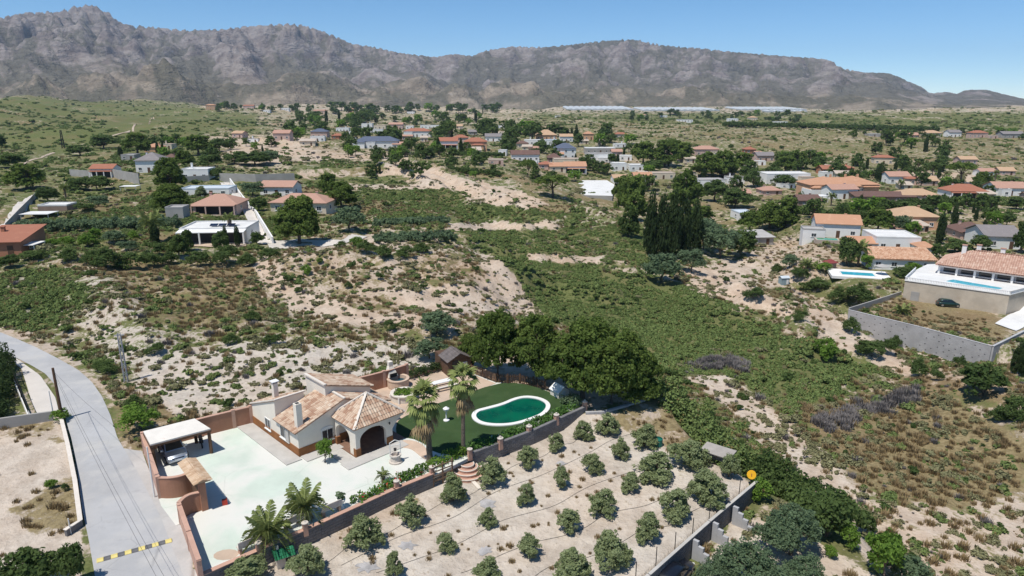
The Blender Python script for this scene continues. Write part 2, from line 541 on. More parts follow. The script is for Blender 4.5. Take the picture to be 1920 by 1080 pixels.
cover([(985, 478), (1140, 484), (1140, 494), (985, 492)], 0.15, 0.1, 0.75, 4)
cover([(885, 468), (922, 476), (965, 520), (1022, 590), (985, 600), (925, 540)], 0.0, 0.04, 0.6, 5)
cover([(1290, 500), (1410, 490), (1420, 545), (1500, 590), (1490, 600), (1400, 570), (1300, 550)], 0.05, 0.12, 0.8, 8)
cover([(1400, 470), (1490, 440), (1600, 480), (1560, 520), (1440, 540)], 0.12, 0.4, 0.7, 10)
cover([(1480, 540), (1600, 600), (1700, 680), (1900, 720), (1900, 735), (1680, 700), (1540, 640)], 0.28, 0.2, 0.8, 10)
cover([(1240, 670), (1500, 640), (1720, 710), (1920, 770), (1920, 800), (1500, 780), (1300, 720)], 0.78, 0.2, 0.5, 12)
cover([(1290, 700), (1360, 705), (1490, 790), (1560, 860), (1650, 960), (1560, 960), (1430, 830)], 0.05, 0.2, 0.4, 8)
cover([(1500, 760), (1760, 740), (1920, 830), (1920, 950), (1780, 960), (1600, 900)], 0.2, 0.92, 0.5, 14)
cover([(1600, 940), (1800, 950), (1920, 930), (1920, 1090), (1640, 1090)], 0.25, 0.36, 0.65, 12)
cover([(1380, 970), (1640, 990), (1640, 1090), (1300, 1090)], 0.2, 0.15, 0.3, 10)
cover([(1230, 715), (1560, 960), (1640, 1080), (1500, 1000), (1420, 900), (1320, 850)], 0.7, 0.2, 0.4, 6)
cover([(378, 1090), (600, 990), (739, 926), (880, 862), (1000, 817), (1100, 780), (1180, 770), (1235, 742), (1330, 860), (1418, 912), (1210, 1090)], 0.0, 0.14, 0.2, 3)
cover([(1120, 790), (1180, 765), (1235, 745), (1330, 850), (1250, 840)], 0.08, 0.66, 0.6, 8)
cover([(620, 1000), (780, 930), (790, 945), (650, 1030)], 0.0, 0.5, 0.45, 8)
cover([(890, 655), (1100, 660), (1232, 738), (1100, 768), (1020, 725), (900, 700)], 0.0, 0.35, 0.9, 4)
cover([(-50, 800), (118, 780), (155, 985), (150, 1090), (-50, 1090)], 0.02, 0.12, 0.45, 6)
cover([(20, 960), (150, 880), (150, 990), (60, 1010)], 0.1, 0.7, 0.4, 10)
cover([(0, 800), (110, 785), (120, 830), (0, 815)], 0.1, 0.6, 0.45, 6)
cover([(1640, 575), (1710, 555), (1830, 570), (1900, 610), (1860, 645), (1700, 605)], 0.05, 0.9, 0.75, 6)

def cover_at(x, y, z):
    px, py, dep = proj(x, y, z)
    j = 10 + 0 * px
    px = px + fbm(x, y, 9, 3, 91) * 22; py = py + fbm(x, y, 9, 3, 95) * 12
    u = np.clip(px / 4 - 0.5, 0, CW - 1.001); v = np.clip(py / 4 - 0.5, 0, CH - 1.001)
    i = u.astype(int); k = v.astype(int); fu = (u - i)[..., None]; fv = (v - k)[..., None]
    C = (COVER[k, i] * (1 - fu) + COVER[k, i + 1] * fu) * (1 - fv) + (COVER[k + 1, i] * (1 - fu) + COVER[k + 1, i + 1] * fu) * fv
    w = sstep(0.05, 0.45, fbm(x, y, 34, 3, 97) + 0.25 * fbm(x, y, 160, 2, 98)) * sstep(55, 90, np.hypot(x, y))
    C = C.copy()
    C[..., 1] = np.clip(C[..., 1] + 0.55 * w * C[..., 0], 0, 1); C[..., 0] = C[..., 0] * (1 - 0.5 * w)
    return C

# ---------------------------------------------------------------- ground material
def ground_material():
    m, t, b = new_mat('ground_soil')
    pos = t.new('ShaderNodeNewGeometry').outputs['Position']
    at = t.new('ShaderNodeAttribute'); at.attribute_name = 'cover'
    sep = t.new('ShaderNodeSeparateColor'); t.l.new(at.outputs['Color'], sep.inputs[0])
    g, d, w = sep.outputs[0], sep.outputs[1], sep.outputs[2]
    nA = t.noise(pos, 0.06, 5, 0.6); nB = t.noise(pos, 0.45, 5, 0.65); nC = t.noise(pos, 2.6, 4, 0.65); nD = t.noise(pos, 0.015, 6, 0.65)
    cool = t.mix(t.ramp(nB, 0.35, 0.65), (0.42, 0.37, 0.315), (0.555, 0.50, 0.435))
    warm = t.mix(t.ramp(nB, 0.35, 0.65), (0.43, 0.315, 0.225), (0.55, 0.425, 0.32))
    soil = t.mix(t.math('ADD', w, t.ramp(nA, 0.35, 0.65, -0.25, 0.25), clamp=True), cool, warm)
    soil = t.mix(t.ramp(nC, 0.56, 0.72, 0, 0.5), soil, (0.25, 0.19, 0.135))
    soil = t.mix(t.ramp(nC, 0.44, 0.30, 0, 0.35), soil, (0.60, 0.54, 0.46))
    dry = t.mix(t.ramp(nC, 0.35, 0.65), (0.175, 0.138, 0.072), (0.285, 0.228, 0.128))
    dry = t.mix(t.ramp(nA, 0.45, 0.65, 0, 0.5), dry, (0.20, 0.13, 0.075))
    grn = t.mix(t.ramp(nC, 0.35, 0.65), (0.085, 0.105, 0.036), (0.15, 0.165, 0.062))
    grn = t.mix(t.ramp(nA, 0.4, 0.65, 0, 0.6), grn, (0.17, 0.145, 0.07))
    nmix = t.math('ADD', t.math('MULTIPLY', nB, 0.55), t.math('ADD', t.math('MULTIPLY', nC, 0.25), t.math('MULTIPLY', nD, 0.2)))
    # breakup: 0.5-centred noise against the local share of cover
    def share(f, k):
        a = t.math('ADD', f, t.math('MULTIPLY', t.math('SUBTRACT', nmix, 0.5), 3.2))
        return t.ramp(a, 0.36 + k, 0.66 + k)
    c = t.mix(share(d, 0.0), soil, dry)
    c = t.mix(share(g, 0.0), c, grn)
    t.l.new(c, b.inputs['Base Color'])
    b.inputs['Roughness'].default_value = 0.95
    b.inputs['Specular IOR Level'].default_value = 0.1
    h = t.math('ADD', t.math('MULTIPLY', nB, 1.0), t.math('MULTIPLY', nC, 0.35))
    t.l.new(t.bump(h, 0.8, 0.5), b.inputs['Normal'])
    return m

def build_ground():
    az = np.concatenate([np.arange(-180, -46, 6.0), np.arange(-46, 46.01, 0.185), np.arange(52, 180.1, 6.0)])
    rr = [0.5, 6, 12, 18, 22]
    while rr[-1] < 2700: rr.append(rr[-1] * 1.0078)
    while rr[-1] < 7600: rr.append(rr[-1] * 1.12)
    rr = np.array(rr)
    A, Q = np.meshgrid(np.radians(az), rr, indexing='ij')
    X = np.sin(A) * Q; Y = np.cos(A) * Q
    Z = np.zeros_like(X)
    nb = 8
    for k in range(nb):
        sl = slice(k * len(az) // nb, (k + 1) * len(az) // nb)
        Z[sl] = hf(X[sl], Y[sl])
    Z = np.where(Q > 3200, Z * 0 - 30, Z)
    C = cover_at(X, Y, Z)
    out = (np.abs(A) > R(47)) | (Q < 25)
    col = np.concatenate([C, np.ones(C.shape[:2] + (1,))], -1)
    me = grid_mesh('ground', X[:, ::-1], Y[:, ::-1], Z[:, ::-1], ground_material(), True, {'cover': ('FLOAT_COLOR', col[:, ::-1])})
    o = link('ground', me)
    tag(o, kind='structure')
build_ground()

# ================================================================ mountains
SKYLINE = [(-300, 62), (-120, 48), (0, 34), (40, 24), (75, 23), (110, 22), (140, 13), (170, 9), (190, 17), (205, 26), (225, 42), (250, 49), (300, 52), (345, 57),
           (420, 55), (455, 50), (500, 47), (540, 45), (570, 48), (600, 57), (640, 73), (660, 82), (700, 88), (750, 99), (815, 107), (850, 101), (885, 105),
           (910, 95), (960, 87), (1010, 89), (1050, 86), (1100, 80), (1140, 76), (1190, 74), (1230, 83), (1275, 88), (1310, 90), (1360, 96), (1420, 101),
           (1470, 105), (1520, 108), (1555, 112), (1580, 128), (1620, 135), (1665, 136), (1690, 145), (1705, 153), (1725, 160), (1745, 173), (1775, 170),
           (1795, 174), (1810, 167), (1850, 166), (1880, 173), (1925, 180), (2100, 172), (2300, 165)]
def mountain_material():
    m, t, b = new_mat('mountain_rock')
    gm = t.new('ShaderNodeNewGeometry')
    pos = gm.outputs['Position']
    mp = t.new('ShaderNodeMapping'); mp.inputs['Scale'].default_value = (1, 1, 2.2); t.l.new(pos, mp.inputs['Vector'])
    v = mp.outputs[0]
    nA = t.noise(v, 0.0016, 6, 0.62); nB = t.noise(v, 0.010, 6, 0.68); nC = t.noise(v, 0.045, 4, 0.7)
    sepn = t.new('ShaderNodeSeparateXYZ'); t.l.new(gm.outputs['Normal'], sepn.inputs[0])
    at = t.new('ShaderNodeAttribute'); at.attribute_name = 'rise'
    rock = t.mix(t.ramp(nB, 0.35, 0.65), (0.205, 0.172, 0.166), (0.355, 0.315, 0.300))
    tan = t.mix(t.ramp(nB, 0.35, 0.65), (0.21, 0.175, 0.135), (0.36, 0.30, 0.235))
    rock = t.mix(t.ramp(at.outputs['Fac'], 0.12, 0.40), tan, rock)
    scrub = t.mix(t.ramp(nC, 0.35, 0.65), (0.075, 0.076, 0.056), (0.130, 0.128, 0.095))
    flat = t.ramp(sepn.outputs['Z'], 0.55, 0.95, -0.10, 0.10)
    ag = t.new('ShaderNodeAttribute'); ag.attribute_name = 'gully'
    f = t.math('ADD', t.math('ADD', t.math('MULTIPLY', nA, 0.45), t.math('MULTIPLY', nC, 0.35)), t.math('ADD', flat, t.math('MULTIPLY', ag.outputs['Fac'], 0.34)))
    c = t.mix(t.ramp(f, 0.48, 0.68, 0, 0.72), rock, scrub)
    c = t.mix(t.ramp(t.noise(v, 0.02, 5, 0.7, 0.6), 0.60, 0.72, 0, 0.6), c, (0.40, 0.35, 0.31))
    t.l.new(c, b.inputs['Base Color'])
    b.inputs['Roughness'].default_value = 0.95; b.inputs['Specular IOR Level'].default_value = 0.05
    t.l.new(t.bump(t.math('ADD', nC, t.math('MULTIPLY', nB, 2.0)), 1.0, 18.0), b.inputs['Normal'])
    return m

def build_mountains():
    az = np.radians(np.arange(-47, 47.01, 0.085))
    rr = np.concatenate([np.linspace(2150, 5600, 215), np.linspace(5700, 8000, 12)])
    A, Q = np.meshgrid(az, rr, indexing='ij')
    X = np.sin(A) * Q; Y = np.cos(A) * Q
    # target elevation slope (height over distance along the ground) for each azimuth
    pxs = np.array([p[0] for p in SKYLINE], float); pys = np.array([p[1] for p in SKYLINE], float)
    b = (540 - pys) / FPX; a = (pxs - 960) / FPX
    dx, dy, dz = a, CP + b * SP, -SP + b * CP
    azs = np.arctan2(dx, dy); el = dz / np.hypot(dx, dy)
    E = np.interp(az, azs, el)[:, None]
    base_r = 2350 + 220 * vnoise(az[:, None] * 9, 0 * az[:, None], 5) - 150 * np.exp(-((az[:, None] + 0.45) / 0.2) ** 2)
    ridge_r = 4450 + 450 * vnoise(az[:, None] * 5 + 3, 0 * az[:, None] + 1, 9)
    T = (Q - base_r) / (ridge_r - base_r)
    wx = X + 160 * fbm(X, Y, 700, 3, 121); wy = Y + 160 * fbm(X, Y, 700, 3, 131)
    up = np.where(T < 1, np.clip(T, 0, 1) ** 1.35, np.exp(-((T - 1) / 0.55) ** 2))
    Hr = E * ridge_r + CAM_H
    Hs = np.clip(np.convolve(np.pad((E * ridge_r)[:, 0], 60, mode='edge'), np.ones(121) / 121, 'valid'), 40, None)[:, None]
    tx = A * 4200 + 170 * fbm(X, Y, 800, 3, 121); ty = Q * 0.55 + 170 * fbm(X, Y, 800, 3, 131)
    big = billow(tx, ty, 1500, 5, 141, 0.52); mid = billow(tx + 777, ty, 520, 5, 151, 0.5)
    foot = billow(tx + 300, ty * 1.2, 620, 5, 161, 0.5)
    H = Hr * up * (0.84 + 0.95 * (big - 0.3) + 0.62 * (mid - 0.3) * (1 - 0.45 * sstep(0.8, 1.0, T)))
    H += Hs * 0.42 * np.exp(-((T - 0.36) / 0.20) ** 2) * (foot - 0.05) * 1.5
    H += Hs * 0.26 * np.exp(-((T - 0.13) / 0.10) ** 2) * (billow(tx + 900, ty * 1.5, 360, 4, 171) + 0.02) * 1.5
    H += Hs * 0.50 * np.clip(up, 0, 1) * (billow(tx, ty, 230, 5, 181, 0.55) - 0.28) * sstep(0.05, 0.3, T)
    front = sstep(0.50, 0.62, T + 0.25 * (big - 0.3)) * (1 - sstep(0.75, 1.0, T))
    H += Hs * 0.13 * front * sstep(0.28, 0.42, billow(tx + 40, ty, 900, 3, 191))
    H -= 30 * (1 - sstep(-0.05, 0.06, T))
    # make the outline meet the photograph's skyline
    for _ in range(2):
        S = ((H - CAM_H) / Q).max(axis=1)
        k = (E[:, 0]) / np.maximum(S, 1e-3)
        ker = np.hanning(13)[1:-1]; ker /= ker.sum()
        k = np.convolve(np.pad(k, 5, mode='edge'), ker, 'valid')
        H = np.where(H > 0, H * (1 + (k[:, None] - 1) * sstep(0.1, 0.75, T)), H)
    fine = billow(tx, ty, 230, 5, 181, 0.55); gul = np.clip(1.25 - 0.9 * fine / 0.3 - 0.45 * (mid / 0.3 - 1), 0, 1)
    rise = np.clip(T, 0, 1.2)
    me = grid_mesh('mountains', X[:, ::-1], Y[:, ::-1], H[:, ::-1], mountain_material(), True, {'rise': ('FLOAT', rise[:, ::-1]), 'gully': ('FLOAT', gul[:, ::-1])})
    tag(link('mountains', me), kind='structure')
build_mountains()

# ================================================================ haze: the air between here and the mountains
def build_haze():
    m = bpy.data.materials.new('pale_haze'); m.use_nodes = True
    nt = m.node_tree; nt.nodes.clear()
    out = nt.nodes.new('ShaderNodeOutputMaterial'); v = nt.nodes.new('ShaderNodeVolumePrincipled')
    v.inputs['Color'].default_value = (0.60, 0.78, 1.0, 1)
    v.inputs['Density'].default_value = 5.6e-5
    v.inputs['Anisotropy'].default_value = 0.0
    nt.links.new(v.outputs[0], out.inputs['Volume'])
    o = MB().box((0, 0, 334), (18400, 18400, 736)).build('haze', m)
    tag(o, kind='stuff')
build_haze()
# ================================================================ vegetation: leaf materials and plant meshes
def leaf_mat(name, a, b, trans=0.40, c=None):
    if name in MATS: return MATS[name]
    m, t, p = new_mat(name)
    at = t.new('ShaderNodeAttribute'); at.attribute_name = 'tint'
    oi = t.new('ShaderNodeObjectInfo')
    f = t.math('ADD', t.math('MULTIPLY', at.outputs['Fac'], 0.75), t.math('MULTIPLY', oi.outputs['Random'], 0.3), clamp=True)
    col = t.mix(f, a, b)
    if c is not None:
        col = t.mix(t.ramp(at.outputs['Fac'], 0.86, 0.97), col, c)
    df = t.new('ShaderNodeBsdfDiffuse'); tr = t.new('ShaderNodeBsdfTranslucent'); mx = t.new('ShaderNodeMixShader')
    t.l.new(col, df.inputs['Color'])
    t.l.new(t.mix(0.5, col, tuple(min(1, x * 1.7) for x in b)), tr.inputs['Color'])
    mx.inputs[0].default_value = trans
    t.l.new(df.outputs[0], mx.inputs[1]); t.l.new(tr.outputs[0], mx.inputs[2])
    t.l.new(mx.outputs[0], t.n.get('Material Output').inputs['Surface'])
    MATS[name] = m
    return m

BARK = mat('bark', (0.16, 0.125, 0.10), 0.95, 0.3, 3.0, 0.5, 14)
L_PINE = leaf_mat('pine_needles', (0.050, 0.085, 0.022), (0.175, 0.235, 0.062))
L_PINE2 = leaf_mat('pine_needles_dark', (0.040, 0.068, 0.024), (0.118, 0.168, 0.052))
L_CYP = leaf_mat('cypress_foliage', (0.032, 0.055, 0.022), (0.075, 0.108, 0.042))
L_BROAD = leaf_mat('broad_leaves', (0.046, 0.078, 0.027), (0.135, 0.190, 0.065))
L_LIGHT = leaf_mat('light_leaves', (0.080, 0.145, 0.026), (0.203, 0.319, 0.065))
L_GREY = leaf_mat('grey_leaves', (0.082, 0.125, 0.070), (0.185, 0.250, 0.140))
L_OLIVE = leaf_mat('olive_leaves', (0.155, 0.195, 0.088), (0.320, 0.365, 0.195))
L_SCRUB = leaf_mat('scrub_leaves', (0.165, 0.165, 0.085), (0.295, 0.285, 0.160), 0.15, (0.20, 0.165, 0.09))
L_VALLEY = leaf_mat('valley_leaves', (0.105, 0.150, 0.050), (0.215, 0.275, 0.100), 0.15, (0.18, 0.14, 0.06))
L_DRY = leaf_mat('dry_grass_blades', (0.19, 0.135, 0.065), (0.38, 0.29, 0.165), 0.15)
L_DEAD = leaf_mat('dead_twigs', (0.14, 0.125, 0.12), (0.27, 0.25, 0.24), 0.05)
L_PALM = leaf_mat('palm_leaflets', (0.12, 0.155, 0.045), (0.28, 0.32, 0.12), 0.15)
L_PALMDEAD = leaf_mat('dead_palm_leaves', (0.20, 0.14, 0.07), (0.38, 0.29, 0.17), 0.1)
L_FLOWER = leaf_mat('flowering_leaves', (0.045, 0.093, 0.021), (0.128, 0.225, 0.053), 0.2, (0.45, 0.035, 0.04))
L_OLEANDER = leaf_mat('oleander_leaves', (0.053, 0.112, 0.027), (0.150, 0.277, 0.075), 0.2, (0.62, 0.58, 0.50))

def leaf_quads(cen, crad, per, size, r, up=0.25, flat=0.9, aspect=1.7):
    """small leaf faces scattered round clump centres: (verts, faces, tint)"""
    cen = np.asarray(cen, float); n = len(cen)
    crad = np.broadcast_to(np.asarray(crad, float), (n,))
    k = n * per
    C = np.repeat(cen, per, 0); RR = np.repeat(crad, per)
    d = r.normal(size=(k, 3)); d /= np.linalg.norm(d, axis=1)[:, None]
    rad = RR * r.uniform(0.35, 1.0, k) ** 0.5
    P = C + d * rad[:, None] * np.array([1, 1, flat])
    mid = cen.mean(0); od = P - mid; od /= np.linalg.norm(od, axis=1)[:, None] + 1e-9
    rn = r.normal(size=(k, 3)); rn /= np.linalg.norm(rn, axis=1)[:, None]
    nrm = d * 0.45 + od * 0.35 + rn * 0.75 + np.array([0, 0, up])
    nrm *= np.where((nrm * (od + d * .5 + np.array([0, 0, .4]))).sum(1) < 0, -1, 1)[:, None]
    nrm /= np.linalg.norm(nrm, axis=1)[:, None]
    a = np.cross(nrm, r.normal(size=(k, 3))); a /= np.linalg.norm(a, axis=1)[:, None] + 1e-9
    b = np.cross(nrm, a)
    s = size * r.uniform(0.6, 1.3, k)[:, None]
    a = a * s * aspect / 2; b = b * s / 2
    V = np.stack([P - a - b * 0.5, P + b - a * 0.1, P + a + b * 0.3, P - b + a * 0.1], 1).reshape(-1, 3)
    F = np.arange(4 * k).reshape(k, 4)
    ct = np.repeat(r.uniform(0, 1, n), per)
    tint = np.clip(ct * 0.7 + r.uniform(0, 1, k) * 0.45 - 0.07, 0, 1)
    return V, F, np.repeat(tint, 4)

def leaf_mesh(name, V, F, tint, m):
    me = bpy.data.meshes.new(name)
    fast_mesh(me, V, F)
    a = me.attributes.new('tint', 'FLOAT', 'POINT'); a.data.foreach_set('value', np.asarray(tint, np.float32))
    me.materials.append(m)
    return me

def dome_points(n, r, lobes, shell=0.72):
    """clump centres spread over the outer part of a set of ellipsoid lobes (cx,cy,cz,rx,ry,rz)"""
    out = []
    w = np.array([l[3] * l[4] for l in lobes]); w = w / w.sum()
    pick = r.choice(len(lobes), n * 3, p=w)
    for q in pick:
        cx, cy, cz, rx, ry, rz = lobes[q]
        d = r.normal(size=3); d /= np.linalg.norm(d)
        if d[2] < -0.35: d[2] *= -0.6
        k = r.uniform(shell, 1.0) if r.uniform() < 0.82 else r.uniform(0.2, shell)
        p = np.array([cx + d[0] * rx * k, cy + d[1] * ry * k, cz + d[2] * rz * k])
        inner = False
        for j, (ax, ay, az, bx, by, bz) in enumerate(lobes):
            if j != q and ((p[0] - ax) / bx) ** 2 + ((p[1] - ay) / by) ** 2 + ((p[2] - az) / bz) ** 2 < 0.42:
                inner = True; break
        if not inner:
            out.append(p)
            if len(out) == n: break
    return np.array(out)

def tree_proto(seed, form, nclump, per, leaf, clump_r):
    """unit tree: height 1, crown radius about 0.5 of width 1; returns (trunk MB, leaf arrays)"""
    r = np.random.default_rng(seed)
    t = MB()
    if form == 'pine':        # rounded Aleppo pine: domed crown of billowing lobes, low skirt
        lobes = [(0, 0, 0.54, 0.34, 0.34, 0.42)]
        nl = 11
        for i in range(nl):
            a = 2 * math.pi * i / nl + r.uniform(-.3, .3); q = r.uniform(0.20, 0.29)
            lobes.append((q * math.cos(a), q * math.sin(a), r.uniform(0.20, 0.56), r.uniform(.16, .23), r.uniform(.16, .23), r.uniform(.14, .21)))
        for i in range(5):
            a = r.uniform(0, 6.28); q = r.uniform(0.05, 0.2)
            lobes.append((q * math.cos(a), q * math.sin(a), r.uniform(0.72, 0.84), r.uniform(.12, .2), r.uniform(.12, .2), r.uniform(.1, .16)))
        th, tr = 0.7, 0.032
    elif form == 'umbrella':
        lobes = []
        for i in range(8):
            a = 2 * math.pi * i / 8 + r.uniform(-.3, .3); q = r.uniform(0.2, 0.33)
            lobes.append((q * math.cos(a), q * math.sin(a), r.uniform(0.62, 0.74), r.uniform(.16, .22), r.uniform(.16, .22), r.uniform(.13, .18)))
        lobes.append((0, 0, .76, .3, .3, .22))
        th, tr = 0.66, 0.03
    elif form == 'cypress':
        lobes = []
        for i in range(8):
            z = 0.08 + i * 0.115
            w = 0.46 * math.sin(min(1, (1.04 - z) * 1.5) * math.pi / 2) * (0.8 if i == 0 else 1)
            lobes.append((r.uniform(-.04, .04), r.uniform(-.04, .04), z, w, w, 0.13))
        th, tr = 0.3, 0.06
    elif form == 'broad':
        lobes = [(0, 0, 0.50, 0.35, 0.35, 0.42)]
        for i in range(8):
            a = r.uniform(0, 6.28); q = r.uniform(0.16, 0.32)
            lobes.append((q * math.cos(a), q * math.sin(a), r.uniform(0.18, 0.74), r.uniform(.14, .24), r.uniform(.14, .24), r.uniform(.14, .22)))
        th, tr = 0.5, 0.028
    elif form == 'olive':
        lobes = []
        for i in range(9):
            a = 2 * math.pi * i / 9 + r.uniform(-.4, .4); q = r.uniform(0.14, 0.31)
            lobes.append((q * math.cos(a), q * math.sin(a), r.uniform(0.14, 0.50), r.uniform(.12, .19), r.uniform(.12, .19), r.uniform(.2, .36)))
        for i in range(3):
            a = r.uniform(0, 6.28); q = r.uniform(0.0, 0.14)
            lobes.append((q * math.cos(a), q * math.sin(a), r.uniform(0.55, 0.72), r.uniform(.13, .18), r.uniform(.13, .18), r.uniform(.2, .3)))
        th, tr = 0.35, 0.035
    else:                     # shrub: hugging the ground
        lobes = []
        for i in range(7):
            a = r.uniform(0, 6.28); q = r.uniform(0.0, 0.3)
            lobes.append((q * math.cos(a), q * math.sin(a), r.uniform(0.2, 0.5), r.uniform(.16, .26), r.uniform(.16, .26), r.uniform(.24, .42)))
        th, tr = 0.2, 0.02
    # trunk and limbs
    bend = [(0, 0, -0.04)]
    for i in range(1, 5):
        bend.append((r.normal() * 0.012 * i, r.normal() * 0.012 * i, th * i / 4))
    t.tube(bend, [tr * 1.35, tr * 1.05, tr * 0.85, tr * 0.65, tr * 0.4], 7)
    if form in ('pine', 'umbrella', 'broad', 'olive'):
        for l in lobes[1:] if form in ('pine', 'broad') else lobes:
            s = Vector(bend[1 if form == 'olive' else 2]) + Vector((0, 0, r.uniform(0, 0.12) * th))
            e = Vector((l[0] * 0.85, l[1] * 0.85, l[2]))
            mid = (s + e) / 2 + Vector((0, 0, -0.02))
            t.tube([s, mid, e], [tr * 0.5, tr * 0.34, tr * 0.16], 5)
    cen = dome_points(nclump, r, lobes)
    cen[:, 2] = np.maximum(cen[:, 2], clump_r * 0.5)
    V, F, T = leaf_quads(cen, clump_r * r.uniform(0.7, 1.3, len(cen)), per, leaf, r)
    V[:, 2] = np.maximum(V[:, 2], 0.0)
    return t, (V, F, T)

PROTO = {}
def proto(kind, form, m, seeds, nclump, per, leaf, clump_r, bark=None):
    out = []
    for s in seeds:
        t, (V, F, T) = tree_proto(s, form, nclump, per, leaf, clump_r)
        out.append((t.mesh(kind + '_trunk', bark or BARK), leaf_mesh(kind + '_crown', V, F, T, m)))
    PROTO[kind] = out

proto('pine_big', 'pine', L_PINE, (11, 12, 13), 460, 34, 0.029, 0.058)
proto('pine', 'pine', L_PINE, (21, 22, 23), 190, 18, 0.052, 0.072)
proto('pine_dark', 'pine', L_PINE2, (24, 25, 26), 190, 18, 0.052, 0.072)
proto('umbrella_pine', 'umbrella', L_PINE, (31, 32), 150, 16, 0.042, 0.075)
proto('cypress', 'cypress', L_CYP, (41, 42), 190, 18, 0.055, 0.09)
proto('broad', 'broad', L_BROAD, (51, 52, 53), 150, 18, 0.055, 0.085)
proto('light', 'broad', L_LIGHT, (54, 55), 130, 16, 0.05, 0.085)
proto('grey', 'broad', L_GREY, (56, 57), 150, 20, 0.042, 0.08)
proto('grey_big', 'broad', L_GREY, (58, 59), 420, 30, 0.022, 0.06)
proto('olive', 'olive', L_OLIVE, (61, 62, 63, 64, 65, 66, 67), 180, 36, 0.034, 0.07)
proto('shrub_big', 'shrub', L_BROAD, (71, 72, 73), 130, 26, 0.036, 0.09)
proto('shrub_light', 'shrub', L_LIGHT, (74, 75), 100, 22, 0.045, 0.1)
proto('far_broad', 'broad', L_BROAD, (81, 82, 83), 44, 9, 0.10, 0.12)
proto('far_pine', 'pine', L_PINE2, (84, 85), 44, 9, 0.10, 0.12)
proto('far_light', 'broad', L_LIGHT, (86,), 44, 9, 0.10, 0.12)

TREE_NAMES = {'pine_big': 'pine_tree', 'pine': 'pine_tree', 'pine_dark': 'pine_tree', 'umbrella_pine': 'pine_tree', 'cypress': 'cypress_tree', 'broad': 'leafy_tree', 'light': 'leafy_tree',
              'grey': 'grey_leaved_tree', 'grey_big': 'grey_leaved_tree', 'olive': 'olive_tree', 'shrub_big': 'bush', 'shrub_light': 'bush', 'far_broad': 'leafy_tree', 'far_pine': 'pine_tree', 'far_light': 'leafy_tree'}
TREE_CAT = {'pine_tree': 'pine', 'cypress_tree': 'cypress', 'leafy_tree': 'tree', 'grey_leaved_tree': 'tree', 'olive_tree': 'olive tree', 'bush': 'bush'}
FOOT = []      # x, y, radius of everything placed, so that scattered scrub keeps clear
_pc = {}
def tree(kind, loc, w, h, label=None, group=None, rz=None, name=None, cat=None):
    P = PROTO[kind]
    i = _pc.get(kind, 0); _pc[kind] = i + 1
    tr, cr = P[i % len(P)]
    name = name or TREE_NAMES[kind]
    root = empty(name, loc, rz if rz is not None else random.uniform(0, 6.28), label, cat or TREE_CAT.get(name, 'tree'), group)
    root.scale = (w, w, h)
    link('trunk', tr, root)
    link('crown', cr, root)
    FOOT.append((loc[0], loc[1], w * 0.42))
    return root

def scale_at(p):
    """pixels per metre of the photograph at a place"""
    return FPX / (p[1] * CP - (p[2] - CAM_H) * SP)

def tree_px(kind, px, py, wpx, hpx, label=None, group=None, z=None, **kw):
    """tree whose foot is at px, py in the photograph and which is wpx by hpx there"""
    p = G(px, py) if z is None else U(px, py, z)
    s = scale_at(p)
    w = wpx / s
    ca = math.cos(math.atan2(CAM_H, p.y))
    h = max(hpx / s / max(ca, 0.6) - 0.15 * w * (1 - ca), 0.3 * w)
    return tree(kind, p, w, h, label, group, **kw)

# ---------------------------------------------------------------- palms
def frond_mesh(name, L, droop, nleaf, m, lw=0.045, seed=1, lift=0.9):
    r = np.random.default_rng(seed)
    mb_v, mb_f, tint = [], [], []
    pts = []
    for i in range(9):
        u = i / 8
        pts.append(Vector((L * u * math.cos(lift * 0.6) * (1 - 0.12 * u), 0, L * (lift * u - droop * u * u))))
    def at(u):
        k = min(int(u * 8), 7); f = u * 8 - k
        return pts[k].lerp(pts[k + 1], f)
    for i in range(nleaf):
        u = 0.12 + 0.88 * i / (nleaf - 1)
        p = at(u)
        ll = L * 0.24 * math.sin(math.pi * (0.12 + 0.84 * u)) + 0.04
        for sgn in (-1, 1):
            d = Vector((0.75, sgn * 0.8, 0.25 - 0.5 * r.uniform())).normalized() * ll
            side = Vector((lw * 1.2, 0, lw * 0.6))
            b = len(mb_v)
            mb_v += [p - side * 0.5, p + side * 0.5, p + d * 0.6 + side * 0.5 + Vector((0, 0, 0.02)), p + d + Vector((0, 0, -0.12 * ll))]
            mb_f.append((b, b + 1, b + 2, b + 3))
            tint += [r.uniform(0, 1)] * 4
    for i in range(8):       # midrib
        b = len(mb_v)
        w = 0.03 * (1 - i / 10)
        a, c = pts[i], pts[i + 1]
        mb_v += [a + Vector((0, -w, 0)), a + Vector((0, w, 0)), c + Vector((0, w, 0)), c + Vector((0, -w, 0))]
        mb_f.append((b, b + 1, b + 2, b + 3)); tint += [0.9] * 4
    return leaf_mesh(name, np.array([tuple(v) for v in mb_v]), np.array(mb_f), tint, m)

